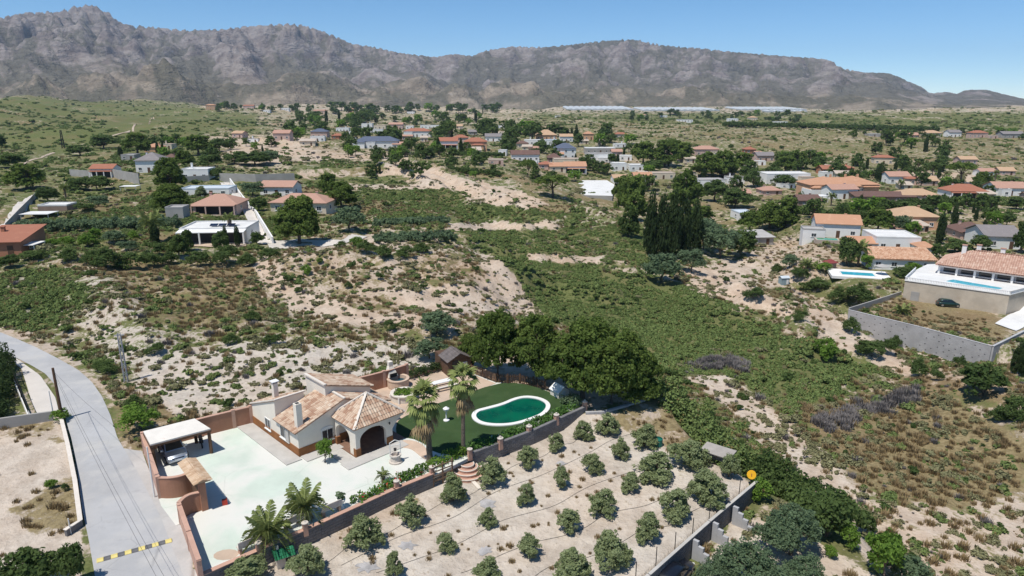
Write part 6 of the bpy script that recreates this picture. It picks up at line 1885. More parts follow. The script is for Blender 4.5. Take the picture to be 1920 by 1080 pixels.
HOUSES = [
 # px, py, w, h, depth, rot, roof, wall, roofmat, label, phrase, kwargs
 (2, 482, 74, 26, 9, 8, 'shed', 't', 'red', 'terracotta walled house with bright red roof, cut by the left edge', 'the terracotta house with the red roof', dict(rh=1.6)),
 (402, 456, 122, 24, 9, 4, 'flat', 'w', 'fw', 'white modern house with flat roof, solar panels and a dark glazed front', 'the white flat roofed house with solar panels', dict(ver=2.0, solar=True, chim=False)),
 (404, 402, 80, 17, 9, 3, 'hip', 'k', 'pink', 'bungalow with faded terracotta hip roof and white awning, beside the concrete lane', 'the bungalow with the faded hip roof', dict(ver=1.6, rh=2.2)),
 (385, 368, 88, 12, 8, 4, 'flat', 'w', 'fb', 'long low house with pale blue flat roof beside the concrete lane', 'the house with the pale blue flat roof', dict(chim=False)),
 (519, 369, 62, 17, 8, -3, 'gable', 'w', 'pink', 'white house with three pink roof strips across the lane', 'the white house with pink roof strips', dict(rh=1.5, chim=False)),
 (560, 402, 106, 20, 9, -4, 'hip', 'c', 'pink', 'long low house with red tiled roof half hidden by the round pine', 'the low house behind the round pine', dict(rh=2.0)),
 (280, 324, 46, 21, 10, 6, 'hip', 'w', 'grey', 'white two storey house with grey pyramid roof', 'the white house with the grey pyramid roof', dict(rh=3)),
 (192, 334, 40, 16, 7, 4, 'gable', 'w', 'red', 'small white house with red roof and two dark wide windows', 'the small red roofed house on the grey wall', dict(rh=1.5, ver=1.2, chim=False)),
 (366, 338, 50, 18, 8, 4, 'flat', 'w', 'fw', 'white flat roofed house with chimneys behind a grey wall', 'the white chimneyed house behind the grey wall', {}),
 (286, 286, 28, 9, 9, 5, 'hip', 'p', 'orange', 'orange walled cottage among trees on the left slope', 'the orange cottage on the left slope', {}),
 (312, 280, 20, 8, 8, 5, 'flat', 'c', 'ft', 'small tan cube house beside the orange cottage', 'the tan cube house', {}),
 (318, 304, 18, 8, 7, 5, 'hip', 'b', 'brown', 'tiny brown roofed cottage behind the grey pyramid roof', 'the tiny brown cottage', {}),
 (240, 300, 24, 8, 7, 5, 'flat', 'g', 'fg', 'grey flat roofed outbuilding beside a dark cypress', 'the grey outbuilding', dict(chim=False)),
 (395, 206, 17, 8, 9, 3, 'hip', 'p', 'orange', 'isolated orange house high on the far slope', 'the isolated far orange house', {}),
 (466, 204, 20, 5, 9, 0, 'gable', 'k', 'red', 'pinkish far house with red roof beyond the isolated orange house', 'the far pinkish house', {}),
 (500, 211, 12, 4, 8, 0, 'flat', 'w', 'fw', 'tiny white far house among dark pines', 'the tiny white far house', dict(chim=False)),
 (535, 207, 14, 4, 8, 0, 'flat', 'w', 'fw', 'tiny white far house beside a row of green trees', 'the second tiny white far house', dict(chim=False)),
 (600, 212, 24, 4, 9, 0, 'gable', 'k', 'pink', 'long pinkish far house below the foothills', 'the long pinkish far house', {}),
 (659, 213, 9, 8, 7, 0, 'hip', 'p', 'orange', 'narrow orange far house standing tall below the foothills', 'the narrow orange far house', {}),
 (770, 214, 14, 4, 8, 0, 'flat', 'w', 'fw', 'small white far house at the end of a dark tree row', 'the white house by the dark tree row', dict(chim=False)),
 (528, 262, 30, 11, 9, 2, 'gable', 'k', 'pink', 'pale pink house above the eroded bank', 'the pale pink house on the bank', {}),
 (598, 258, 30, 10, 10, 2, 'hip', 'k', 'blue', 'house with blue grey hip roof above the eroded bank', 'the blue grey hip roof', dict(rh=2.4)),
 (632, 261, 20, 6, 8, 2, 'hip', 't', 'red', 'small house with dusty red roof beside the blue grey hip roof', 'the dusty red roof', {}),
 (642, 247, 24, 6, 8, 2, 'flat', 'w', 'fw', 'white flat house behind two round pines', 'the white house behind two pines', {}),
 (706, 278, 80, 12, 11, 3, 'hip', 'w', 'blue', 'long house with dark blue roof and white garden wall', 'the long dark blue roof', dict(rh=2.8, wing=[(-.38, .26, 5, .9, 'hip', 'blue', 'w'), (-.12, .2, 3, .8, 'flat', 'fw', 'w')])),
 (688, 241, 20, 8, 8, 0, 'flat', 'w', 'fw', 'white box house on the upper row behind the dark blue roof', 'the white box house of the upper row', {}),
 (712, 242, 22, 6, 8, 0, 'flat', 'c', 'ft', 'cream box house on the upper row', 'the cream box house of the upper row', {}),
 (742, 241, 26, 7, 9, 0, 'gable', 'k', 'pink', 'pinkish house with white gable on the upper row', 'the pinkish gabled house', {}),
 (768, 242, 14, 5, 7, 0, 'flat', 'w', 'fw', 'little white house at the end of the upper row', 'the little white end house', dict(chim=False)),
 (806, 241, 36, 5, 9, 0, 'flat', 'w', 'fw', 'long white low house under dark trees on the upper row', 'the long white low house', dict(chim=False)),
 (858, 241, 18, 4, 8, 0, 'gable', 'c', 'sand', 'small sand roofed house on the crest', 'the small sand roofed house', {}),
 (782, 257, 50, 10, 11, 2, 'hip', 'w', 'red', 'white villa with coral roof, left of the coral roofed cluster', 'the white villa with the coral roof', dict(rh=2.2, wing=[(-.3, .3, 4, .8, 'flat', 'fw', 'w')])),
 (800, 255, 18, 8, 8, 2, 'hip', 'p', 'orange', 'orange wing house attached behind the coral roofed villa', 'the orange wing house', {}),
 (841, 280, 34, 14, 9, 3, 'gable', 'w', 'red', 'white fronted house with coral roof and dark arches', 'the white fronted coral house', dict(rh=2, ver=1.2)),
 (864, 268, 28, 9, 9, 3, 'hip', 'k', 'red', 'coral hip roofed house in the middle of the cluster', 'the middle coral house', dict(rh=2)),
 (892, 280, 42, 13, 10, 3, 'hip', 'p', 'red', 'large coral roofed house with terrace, end of the cluster', 'the large coral roofed house', dict(rh=2.4, wing=[(.1, .5, 3, .6, 'hip', 'red', 'p')])),
 (886, 254, 16, 6, 8, 0, 'gable', 'g', 'grey', 'small grey house behind the coral cluster', 'the small grey house', {}),
 (925, 265, 30, 8, 10, 2, 'gable', 'w', 'grey', 'long grey roofed white house above a dark hedge', 'the long grey roofed house', {}),
 (1025, 262, 38, 8, 14, 3, 'hip', 'p', 'sand', 'house with a broad domed orange hip roof', 'the broad domed orange roof', dict(rh=4.2, chim=False)),
 (1062, 266, 24, 9, 9, 2, 'gable', 'w', 'sand', 'white house with pale sloping roof beside a dark round tree', 'the white house beside a dark tree', {}),
 (1006, 272, 44, 8, 10, 2, 'flat', 'w', 'fw', 'white terraced flat house below the domed orange roof', 'the white terraced flat house', {}),
 (1035, 276, 22, 12, 9, 2, 'flat', 'w', 'fb', 'white two storey box with pale blue roof', 'the white two storey box', {}),
 (980, 278, 22, 8, 9, 2, 'hip', 'c', 'green' if False else 'brown', 'cream cottage with brown hip roof among conifers', 'the cream cottage among conifers', {}),
 (1061, 298, 38, 18, 11, 4, 'hip', 'w', 'blue', 'white two storey house with slate blue hip roof', 'the slate blue hip roof', dict(rh=3.2, wing=[(-.36, .42, 4, .5, 'gable', 'orange', 'w')])),
 (1104, 262, 18, 10, 9, 0, 'hip', 'p', 'orange', 'lone orange house at the scrub edge', 'the lone orange house', {}),
 (985, 303, 52, 12, 10, 3, 'gable', 'w', 'brown', 'white house with long brown roof above the umbrella pine', 'the long brown roof', dict(rh=2.2)),
 (930, 308, 28, 6, 7, 2, 'flat', 'k', 'ft', 'low pink walled ruin with pale yard', 'the low pink ruin', dict(chim=False)),
 (1040, 307, 24, 10, 9, 3, 'hip', 'b', 'brown', 'dark brown pyramid roofed house', 'the dark brown pyramid roof', dict(rh=2.6)),
 (1066, 314, 54, 14, 9, 3, 'flat', 'c', 'ft', 'cream flat roofed two storey house behind an orange roof', 'the cream flat roofed house', dict(chim=False)),
 (1024, 318, 24, 9, 7, 3, 'hip', 'k', 'red', 'small house with rusty red roof beside the cream house', 'the rusty red roof', {}),
 (1046, 322, 30, 9, 8, 3, 'gable', 'c', 'orange', 'cream house with orange tiled slope in front of the cream flat house', 'the orange tiled slope', dict(rh=1.8)),
 (1079, 325, 40, 12, 9, 3, 'gable', 'w', 'orange', 'white house with bright orange roof and dark arched porch', 'the bright orange roof with arches', dict(rh=2.2, ver=1.5)),
 (1126, 288, 56, 9, 9, 3, 'flat', 'g', 'fw', 'long pale grey flat house with dark doorways', 'the long pale grey flat house', dict(chim=False)),
 (1125, 304, 50, 14, 9, 3, 'flat', 'w', 'fg', 'white two level house with grey roof terrace', 'the white two level house', dict(chim=False, wing=[(.2, .6, 4, .5, 'flat', 'fw', 'w')])),
 (1162, 320, 26, 12, 8, 3, 'flat', 'w', 'fw', 'small bright white cube house', 'the bright white cube house', dict(chim=False)),
 (1200, 321, 38, 10, 8, 3, 'flat', 'w', 'fw', 'white low house with terrace beside the white cube', 'the white low terrace house', dict(chim=False)),
 (1206, 344, 34, 12, 8, 3, 'gable', 'n', 'orange', 'orange roofed house with green painted wall', 'the green walled house', dict(rh=1.8)),
 (1168, 345, 36, 10, 8, 3, 'gable', 'w', 'sand', 'white garage with pale sand roof beside the green walled house', 'the white garage with sand roof', dict(rh=1.5, chim=False)),
 (1244, 336, 44, 10, 8, 3, 'flat', 'c', 'ft', 'low tan flat house beside a pine grove', 'the low tan flat house', dict(chim=False)),
 (1295, 337, 26, 10, 8, 3, 'flat', 'c', 'ft', 'cream block house among the pines', 'the cream block house', dict(chim=False)),
 (1264, 299, 14, 8, 8, 3, 'gable', 'k', 'pink', 'little pink roofed house squeezed between two pine clumps', 'the little pink roof between pines', {}),
 (1332, 352, 56, 13, 9, 5, 'flat', 'w', 'fg', 'long white house with grey flat roof behind leafy trees', 'the long white house with grey roof', dict(chim=False)),
 (1326, 292, 44, 11, 10, 3, 'hip', 'k', 'pink', 'mauve house with pinkish roofs behind the pine grove', 'the mauve house', dict(wing=[(.3, .35, 3, .7, 'flat', 'ft', 'c')])),
 (1408, 288, 18, 7, 8, 2, 'hip', 't', 'red', 'house with bright red roof at the scrub edge', 'the bright red roof', {}),
 (1436, 303, 32, 10, 9, 2, 'gable', 'k', 'grey', 'grey roofed house behind the dark pines', 'the grey roof behind the dark pines', {}),
 (1405, 317, 32, 12, 9, 3, 'flat', 'c', 'ft', 'tan flat box house on a bare slope', 'the tan flat box house', dict(chim=False)),
 (1478, 344, 84, 16, 12, 4, 'flat', 'w', 'fw', 'long white building with grey yard beside the peach mansion', 'the long white building', dict(chim=False, wing=[(.36, .3, 4, .7, 'flat', 'ft', 'c')])),
 (1588, 325, 26, 9, 8, 2, 'hip', 't', 'red', 'red hip roofed house behind the peach mansion', 'the red hip roof behind the mansion', {}),
 (1552, 326, 20, 8, 8, 2, 'gable', 't', 'red', 'low red roofed house behind the mansion chimneys', 'the low red roof', {}),
 (1686, 345, 40, 13, 9, 0, 'gable', 'w', 'pink', 'white house with pinkish roof beside tall thin cypresses', 'the white house by the thin cypresses', dict(wing=[(.4, .5, 4, .8, 'hip', 'red', 'k')])),
 (1552, 318, 14, 7, 7, 2, 'flat', 'k', 'ft', 'tiny pink block behind dark trees', 'the tiny pink block', dict(chim=False)),
 (1726, 377, 66, 10, 10, -4, 'hip', 'c', 'sand', 'tan hip roofed bungalow with pale yard', 'the tan hip roofed bungalow', dict(rh=2.2)),
 (1815, 373, 66, 13, 10, -4, 'hip', 'w', 'red', 'white house with wide dull red hip roof', 'the wide dull red roof', dict(rh=2.6, ver=1.4)),
 (1896, 367, 56, 13, 10, -5, 'gable', 'w', 'pink', 'white house with pink roof cut by the right edge', 'the white house at the right edge', dict(wing=[(-.3, .3, 3, .9, 'flat', 'fw', 'w')])),
 (1660, 378, 110, 8, 7, -3, 'shed', 'b', 'brown', 'long low brown roofed outbuilding in front of the mansion', 'the long brown outbuilding', dict(rh=1.2, chim=False)),
 (1518, 386, 40, 9, 8, 0, 'gable', 'b', 'brown', 'brown roofed house with small windows beside a white canopy', 'the brown house by the white canopy', dict(rh=1.8)),
 (1448, 366, 36, 8, 8, 3, 'hip', 'k', 'pink', 'dusty pink roofed house with a satellite dish', 'the dusty pink roof', {}),
 (1718, 430, 76, 22, 11, -6, 'hip', 'p', 'sand', 'peach house with sand hip roof and two white awnings', 'the peach house with awnings', dict(rh=2.6)),
 (1830, 450, 56, 13, 10, -8, 'hip', 'k', 'brown', 'house with mauve brown hip roof behind garden hedges', 'the mauve brown hip roof', dict(rh=2.4)),
 (1878, 467, 62, 22, 11, -8, 'gable', 'w', 'grey', 'white house with grey roof and solar panels', 'the white house with roof panels', dict(rh=2.2, solar=True)),
 (1400, 413, 30, 12, 8, 5, 'flat', 'w', 'fb', 'white arched pavilion glimpsed between pines', 'the white pavilion between pines', dict(chim=False)),
 (1428, 460, 46, 14, 8, 8, 'shed', 'g', 'fg', 'grey corrugated roofed shed at the foot of the big trees', 'the grey shed at the big trees', dict(rh=.8, chim=False)),
 (1750, 257, 30, 7, 10, 0, 'hip', 'c', 'sand', 'cream villa with sand roof in the far row beyond the scrub', 'the cream far row villa', {}),
 (1791, 257, 22, 8, 10, 0, 'gable', 'w', 'grey', 'white villa with grey roof in the far row', 'the white far row villa', {}),
 (1838, 258, 28, 8, 10, 0, 'hip', 'k', 'red', 'pink villa with red roof in the far row', 'the pink far row villa', {}),
 (1862, 260, 18, 5, 9, 0, 'flat', 'k', 'ft', 'low pink annexe in the far row', 'the low pink annexe', dict(chim=False)),
 (1900, 259, 40, 7, 10, 0, 'gable', 'g', 'grey', 'long grey roofed building at the end of the far row', 'the long grey far row building', {}),
 (1710, 259, 26, 5, 9, 0, 'gable', 'k', 'pink', 'faded low house at the start of the far row', 'the faded far row house', {}),
 (1640, 256, 24, 4, 9, 0, 'flat', 'g', 'fg', 'grey low farm shed beyond the scrub', 'the grey farm shed', dict(chim=False)),
 (1285, 229, 28, 4, 12, 0, 'flat', 'w', 'fg', 'pale farm building among far orchards', 'the pale farm building', dict(chim=False)),
 (1375, 227, 18, 4, 10, 0, 'flat', 'w', 'fw', 'white farm cottage among far orchards', 'the white farm cottage', dict(chim=False)),
 (1412, 226, 16, 5, 10, 0, 'hip', 'c', 'sand', 'cream farmhouse among far orchards', 'the cream farmhouse', {}),
 (1465, 232, 24, 3, 12, 0, 'flat', 'w', 'fw', 'long white farm shed at the dark orchard edge', 'the white farm shed', dict(chim=False)),
 (1245, 206 + 14, 12, 3, 8, 0, 'flat', 'w', 'fw', 'tiny white hut below the greenhouses', 'the tiny white hut', dict(chim=False)),
 (1046, 221, 10, 3, 8, 0, 'flat', 'w', 'fw', 'tiny white house alone in far scrub', 'the tiny white house in far scrub', dict(chim=False)),
 (1205, 220, 14, 4, 8, 0, 'hip', 'c', 'sand', 'tiny sand roofed farmhouse near the greenhouses', 'the tiny sand roofed farmhouse', {}),
]
for px, py, w, h, D, rot, roof, wall, rm, label, phrase, kw in HOUSES:
    house_px(px, py, w, h, D, rot, roof, wall, rm, label, phrase, **kw)

_r = random.Random(12)
OUTL = set()
for k in range(120):
    l = LAND[_r.randrange(1, 78)]
    px, py = l[0] + _r.uniform(-60, 60), l[1] + _r.uniform(2, 14)
    if any(abs(q[0] - px) < 34 and -6 < py - q[1] < 4 for q in LAND[:90]) or py < 232 or (560 < px < 1180 and py > 320) or px < 250 or (px < 560 and py > 300): continue
    nm = ('white', 'pale tan', 'weathered pink')[k % 3]
    lb_ = '%s outbuilding %s %s' % (nm, 'beside' if k % 2 else 'near', l[2])
    if lb_ in OUTL: continue
    OUTL.add(lb_)
    house_px(px, py, _r.uniform(12, 30), _r.uniform(4, 7) * (1 + (py - 230) / 200), _r.uniform(4, 7), _r.uniform(-12, 12), ('flat', 'shed', 'gable')[k % 3], 'wck'[k % 3], ('fw', 'ft', 'pink')[k % 3],
             lb_, 'the %s outbuilding' % nm, name='outbuilding', cat='outbuilding', chim=False, sides=False)
    LAND.pop()

_r = random.Random(31)
_base = list(LAND)
_spots = []
for (x0, y0), (x1, y1), n_ in (((625, 236), (940, 284), 34), ((930, 256), (1180, 330), 30), ((1180, 286), (1430, 348), 22), ((1430, 302), (1900, 405), 34), ((440, 250), (560, 268), 6), ((240, 284), (360, 330), 8)):
    for _ in range(n_):
        px, py = _r.uniform(x0, x1), _r.uniform(y0, y1)
        sc_ = (py - 195) / 100.0
        w = _r.uniform(16, 30) * (0.55 + 0.75 * sc_)
        if any(abs(q[0] - px) < 16 + w * .75 and -12 - 10 * sc_ < py - q[1] < 10 + 10 * sc_ for q in _base) or any(abs(q[0] - px) < w and abs(q[1] - py) < 9 for q in _spots): continue
        l = min(_base, key=lambda q: (q[0] - px) ** 2 + 5 * (q[1] - py) ** 2)
        kind = _r.choice([('flat', 'w', 'fw', 'white', 'flat roof'), ('gable', 'w', 'pink', 'white', 'faded tiled roof'), ('hip', 'c', 'red', 'cream', 'terracotta roof'), ('flat', 'w', 'fg', 'white', 'grey flat roof'), ('gable', 'k', 'sand', 'pinkish', 'sand tiled roof')])
        rel = 'beside' if abs(l[1] - py) < 8 else ('in front of' if py > l[1] else 'behind')
        lb_ = 'small %s house with %s %s %s' % (kind[3], kind[4], rel, l[2])
        if lb_ in OUTL or len(lb_.split()) > 16: continue
        OUTL.add(lb_); _spots.append((px, py))
        house_px(px, py, w, w * _r.uniform(.26, .36), _r.uniform(6, 9), _r.uniform(-14, 14), kind[0], kind[1], kind[2], lb_, lb_)
        LAND.pop()

# white canopy, carport roofs and small outbuildings on the left
def canopy(px, py, wpx, D, hpx, m, label, rot=4):
    p_ = G(px, py); s_ = scale_at(p_); W = wpx / s_; H = hpx / s_
    c_ = empty('canopy', p_, R(rot), label, 'canopy')
    MB().box((0, D / 2, H), (W, D, .12)).build('roof', m, c_)
    for sx in (-.47, .47):
        for sy in (.08, .92): MB().box((W * sx, D * sy, H / 2 - .5), (.14, .14, H + .9)).build('post', M_FRAME, c_)
    return c_
canopy(46, 474, 36, 4, 14, F_WHITE, 'white canopy beside the red roofed house at the left edge')
canopy(64, 412, 52, 5, 10, F_WHITE, 'long pale carport roof beside the tall grey fence')
canopy(240, 360, 30, 4, 10, F_WHITE, 'small white pergola behind the hedge')
canopy(1540, 380, 28, 5, 12, F_WHITE, 'white canopy beside the brown roofed house')
house_px(100, 400, 52, 9, 5, 4, 'flat', 'b', 'fw', 'long brown walled outbuilding with white flat roof', 'the brown outbuilding', chim=False, win=False)
house_px(328, 408, 32, 16, 4, 4, 'flat', 'g', 'fg', 'plain grey box building beside the long hedge', 'the plain grey box', chim=False, win=False)

# plain block walls and lane walls
def wall_px(name, pxs, h, th, m, label, cap=None):
    P = [G(a, b) for a, b in pxs]
    z0 = min(p.z for p in P) - .6; z1 = max(p.z for p in P) + h
    return wall_run(name, [(p.x, p.y) for p in P], z0, z1, th, m, label, cap)
wall_px('concrete_wall', [(412, 338), (480, 341), (553, 338)], 2.6, .25, W_GREY, 'long grey concrete wall behind the lane')
wall_px('concrete_wall', [(132, 330), (172, 333)], 2.6, .25, W_GREY, 'grey wall section beside the small red roofed house')
wall_px('concrete_wall', [(212, 332), (262, 345)], 3.0, .25, W_GREY, 'tall grey wall section below the grey pyramid roof')
wall_px('concrete_wall', [(340, 343), (392, 340)], 2.2, .25, W_GREY, 'grey wall in front of the white chimneyed house')
wall_px('lane_wall', [(432, 344), (455, 372), (482, 405), (512, 458)], .9, .3, W_WHITE, 'white wall along the far side of the concrete lane')
ribbon('concrete_lane', [(412, 342), (436, 372), (462, 410), (484, 458)], [(430, 342), (453, 372), (480, 406), (510, 458)], M_PALEC, 0.16, 50, 6)
ribbon('left_lane', [(-30, 440), (0, 424), (22, 396), (44, 376), (60, 366)], [(-10, 452), (10, 434), (36, 406), (54, 386), (68, 370)], M_PALEC, 0.15, 40, 4)
wall_px('metal_fence', [(12, 432), (38, 404), (58, 384), (72, 366)], 1.6, .08, W_GREY, 'tall pale metal fence along the lane on the left')
M_TRACK = mat('dirt_track', (0.44, 0.36, 0.28), .95, .12, .2, .2, 3)
ribbon('hill_track', [(34, 314), (56, 300), (76, 296), (100, 286)], [(38, 315), (60, 301), (78, 297), (104, 286.6)], M_TRACK, 0.2, 40, 3)
ribbon('hill_track', [(205, 256), (240, 248), (250, 236), (280, 228), (290, 219)], [(209, 257), (243.5, 249), (254, 236.6), (283, 228.6), (293, 219.2)], M_TRACK, 0.4, 60, 3)
zt = max(G(1110, 350).z, G(1100, 372).z) + .3
yp = [U(a, b, zt) for a, b in [(1074, 368), (1148, 370), (1152, 346), (1138, 338), (1092, 338), (1082, 346)]]
o = MB().prism([(q.x, q.y) for q in yp], zt - 7, zt).build('paved_yard', F_WHITE); tag(o, 'white paved yard on a low grey terrace below the orange roofs', 'yard')
gw_ = [(q.x + (0 if i else -1.5), q.y - .4) for i, q in enumerate(yp[:2])]
wall_run('garden_wall', [(U(1052, 371, zt).x, U(1052, 371, zt).y - .5)] + gw_, zt - 8, zt + .7, .3, W_GREY, 'grey wall below the white paved yard', None)
for q in yp: FOOT.append((q.x, q.y, 5))
FOOT.append((sum(q.x for q in yp) / 6, sum(q.y for q in yp) / 6, 14))
ribbon('yard_paving', [(345, 462), (350, 452)], [(462, 462), (460, 452)], M_TERR, 0.15, 10, 8)
ribbon('field_path', [(500, 455), (560, 448), (640, 452), (660, 440)], [(505, 466), (560, 462), (640, 460), (690, 445)], M_PALEC, 0.12, 40, 4)

# peach mansion with many hip roofs
p = G(1582, 366); s_ = scale_at(p); Wm = 132 / s_
mn = empty('mansion', (p.x, p.y + 7, p.z), R(2), 'large peach mansion with many orange hip roofs', 'house')
LAND.append((1582, 366, 'the peach mansion'))
MB().box((0, 0, .5), (Wm, 13, 7.5)).build('wall', W_PEACH, mn)
MB().box((-Wm * .38, -4, .2), (Wm * .26, 9, 4.5)).build('white_wing', W_WHITE, mn)
for i, (x, y, w_, d_, z_, h_) in enumerate([(0, 0, Wm, 13, 4.3, 2.6), (-Wm * .33, -5, Wm * .3, 6, 3.2, 1.8), (Wm * .05, -6.5, Wm * .26, 6, 4.0, 2.2), (-Wm * .2, 1, Wm * .2, 8, 5.4, 1.8), (Wm * .22, 1, Wm * .3, 9, 5.4, 2.0), (Wm * .38, -4.5, Wm * .22, 5, 3.4, 1.6)]):
    q = empty('hip_roof', (x, y, 0), 0, parent=mn)
    roof_part(q, 'hip', w_, d_, z_, h_, T_ORANGE)
    MB().box((0, 0, z_ / 2 - 1), (w_ * .94, d_ * .94, z_ + 1.9)).build('wing_wall', W_PEACH, q)
for i in range(8):
    small_window(mn, -Wm * .2 + i * Wm * .09, -6.5 - (3.0 if 1 < i < 5 else 0) - .02, 2.2, 0, 1.3, 1.6)
for x in (-.1, .12, .3): MB().box((Wm * x, 1, 7.2), (.7, .7, 1.8)).build('chimney', W_PEACH, mn)
FOOT.append((p.x, p.y + 7, Wm * .5)); FOOT.append((p.x - Wm * .3, p.y + 5, Wm * .3)); FOOT.append((p.x + Wm * .3, p.y + 5, Wm * .3))

# white house with orange roof and raised pool
hw = house_px(1570, 446, 76, 24, 9, -14, 'gable', 'w', 'orange', 'white house with orange roof, car port and raised green pool', 'the white house with the raised pool', rh=2.2, wing=[(-.62, .5, 5, .72, 'flat', 'fg', 'w')])
p = G(1552, 458); s_ = scale_at(p)
rp = empty('raised_pool', p, R(-12), 'raised pool of green water with a green mat, on the slope edge', 'pool')
MB().box((0, 1.4, .1), (6.2, 3.4, 2.2)).build('pool_wall', F_TAN, rp)
MB().box((0, 1.4, 1.215), (5.4, 2.6, .03)).build('water', mat('green_shallow_water', (0.06, 0.36, 0.26), 0.1, 0.1, 1.0), rp)
MB().box((-1.6, 2.2, 1.24), (1.8, 1.0, .03)).build('mat', L_LIGHT, rp)
car(tuple(G(1597, 442)), R(80), car_paint('white_paint', (0.7, 0.7, 0.7), .1), 'white car under the car port of the raised pool house', sc=1.0)
# white two-storey villa and the long white house in front of it
house_px(1682, 472, 78, 24, 11, -8, 'flat', 'w', 'fw', 'large white villa with flat roof terrace behind the long orange roof', 'the white villa with roof terrace', chim=False, wing=[(.46, .34, 5, .62, 'hip', 'orange', 'w')])
house_px(1618, 470, 44, 9, 7, -8, 'gable', 'w', 'orange', 'low orange roofed annexe beside the white villa', 'the low orange annexe', rh=1.3, chim=False)
house_px(1690, 507, 112, 19, 7, -9, 'shed', 'w', 'orange', 'long white house with orange roof and small dark windows by the turquoise pool', 'the long white house by the turquoise pool', rh=1.5, chim=False, tiles=.4)
p = G(1610, 514)
tp = empty('swimming_pool', (p.x, p.y, p.z + .12), R(-16), 'bright turquoise rectangular pool in a white terrace', 'pool')
MB().box((0, 0, -.3), (12.5, 7.5, .6)).build('terrace', W_WHITE, tp)
MB().box((-.4, -.6, .03), (7.6, 3.6, .1)).build('coping', M_WHITEP, tp)
MB().box((-.4, -.6, .07), (6.8, 2.9, .06)).build('water', M_BLUEW, tp)
FOOT.append((p.x, p.y, 7.5))
p = G(1652, 516)
um = empty('parasol', (p.x, p.y, p.z + .1), 0, 'grey parasol open beside the turquoise pool', 'parasol')
MB().tube([(0, 0, 0), (0, 0, 2.3)], .04).build('pole', M_FRAME, um)
MB().lathe([(1.5, 2.05), (0.0, 2.6), (0.0, 2.55), (1.48, 2.0)], 10).build('canopy', F_GREY, um)
p = G(1555, 505)
rh_ = empty('garden_hut', (p.x, p.y, p.z), R(20), 'small hut with dark red roof at the end of the turquoise pool', 'hut')
MB().box((0, 0, .8), (2, 2, 1.8)).build('hut_wall', W_BROWN, rh_); roof_part(rh_, 'hip', 2.2, 2.2, 1.7, .8, mat('dark_red_roof', (0.22, 0.05, 0.05), .8, .1, 1.0), .2)
p = G(1469, 532)
bh = empty('garden_hut', (p.x, p.y, p.z), R(8), 'small grey blue hut alone on the bare slope', 'hut')
bh.scale = (.75, .75, .75)
MB().box((0, 0, .9), (2.6, 2, 2.2)).build('hut_wall', mat('grey_blue_paint', (0.25, 0.33, 0.36), .8, .08, 1.0), bh); roof_part(bh, 'gable', 2.6, 2, 1.98, .5, F_BLUE, .15)
MB().box((.7, -1.02, .8), (.7, .05, 1.5)).build('door', W_WHITE, bh)

# big villa on its platform at the right
pb_ = U(1697, 561, YARD_Z)
DZ = z_at(1697, 526, pb_.y)
dk = [U(1697, 526, DZ), U(1893, 553, DZ), U(1990, 528, DZ), U(1990, 490, DZ), U(1740, 496, DZ), U(1716, 508, DZ)]
vl = empty('platform', (dk[0].x, dk[0].y, 0), 0, 'tan stone platform with white balustrade and pool under the right hand villa', 'terrace')
rel_ = [(q.x - dk[0].x, q.y - dk[0].y) for q in dk]
M_PLAT = mat('stained_tan_render', (0.52, 0.45, 0.36), .9, .12, .35, .1, 8, col2=(0.43, 0.355, 0.27), thr=(.5, .7), var2=.25)
MB().prism(rel_, RIGHT_Z - 2.5, DZ - .02).build('platform_wall', M_PLAT, vl)
MB().prism(offset_loop(rel_, .15), DZ - .018, DZ + .05).build('platform_paving', F_WHITE, vl)
for a, b in ((0, 1), (1, 2), (5, 0)):
    A_, B_ = Vector((rel_[a][0], rel_[a][1], DZ)), Vector((rel_[b][0], rel_[b][1], DZ))
    L = (B_ - A_).length; an = math.atan2(B_.y - A_.y, B_.x - A_.x)
    ra = MB(); ra.box((L / 2, 0, .72), (L, .22, .1)); ra.box((L / 2, 0, .1), (L, .2, .12)); ra.build('balustrade_rail', M_WHITEP, vl, tuple(A_), an)
    n_ = int(L / .28); bl_m = MB()
    for i in range(n_): bl_m.box((L * (i + .5) / n_, 0, .415), (.11, .11, .51))
    tag(bl_m.build('baluster', M_WHITEP, vl, tuple(A_), an), kind='stuff')
MB().box((0, 0, 0), (1.5, .06, 1.9)).build('cellar_door', W_GREY, vl, (rel_[1][0] * .12 - (-rel_[1][1]) * 0, rel_[1][1] * .12 - .1, YARD_Z + 1.0), math.atan2(rel_[1][1], rel_[1][0]))
# pool in the platform
q1, q2, q3, q4 = U(1773, 528, DZ), U(1787, 525, DZ), U(1880, 541, DZ), U(1868, 545, DZ)
vp = empty('swimming_pool', (q1.x, q1.y, DZ + .05), 0, 'long blue pool on the villa platform behind the balustrade', 'pool')
P_ = [(q.x - q1.x, q.y - q1.y) for q in (q1, q2, q3, q4)]
MB().prism(offset_loop(P_, .35), -.05, .05).build('coping', M_WHITEP, vp); MB().prism(P_, -.02, .07).build('water', M_BLUEW, vp)
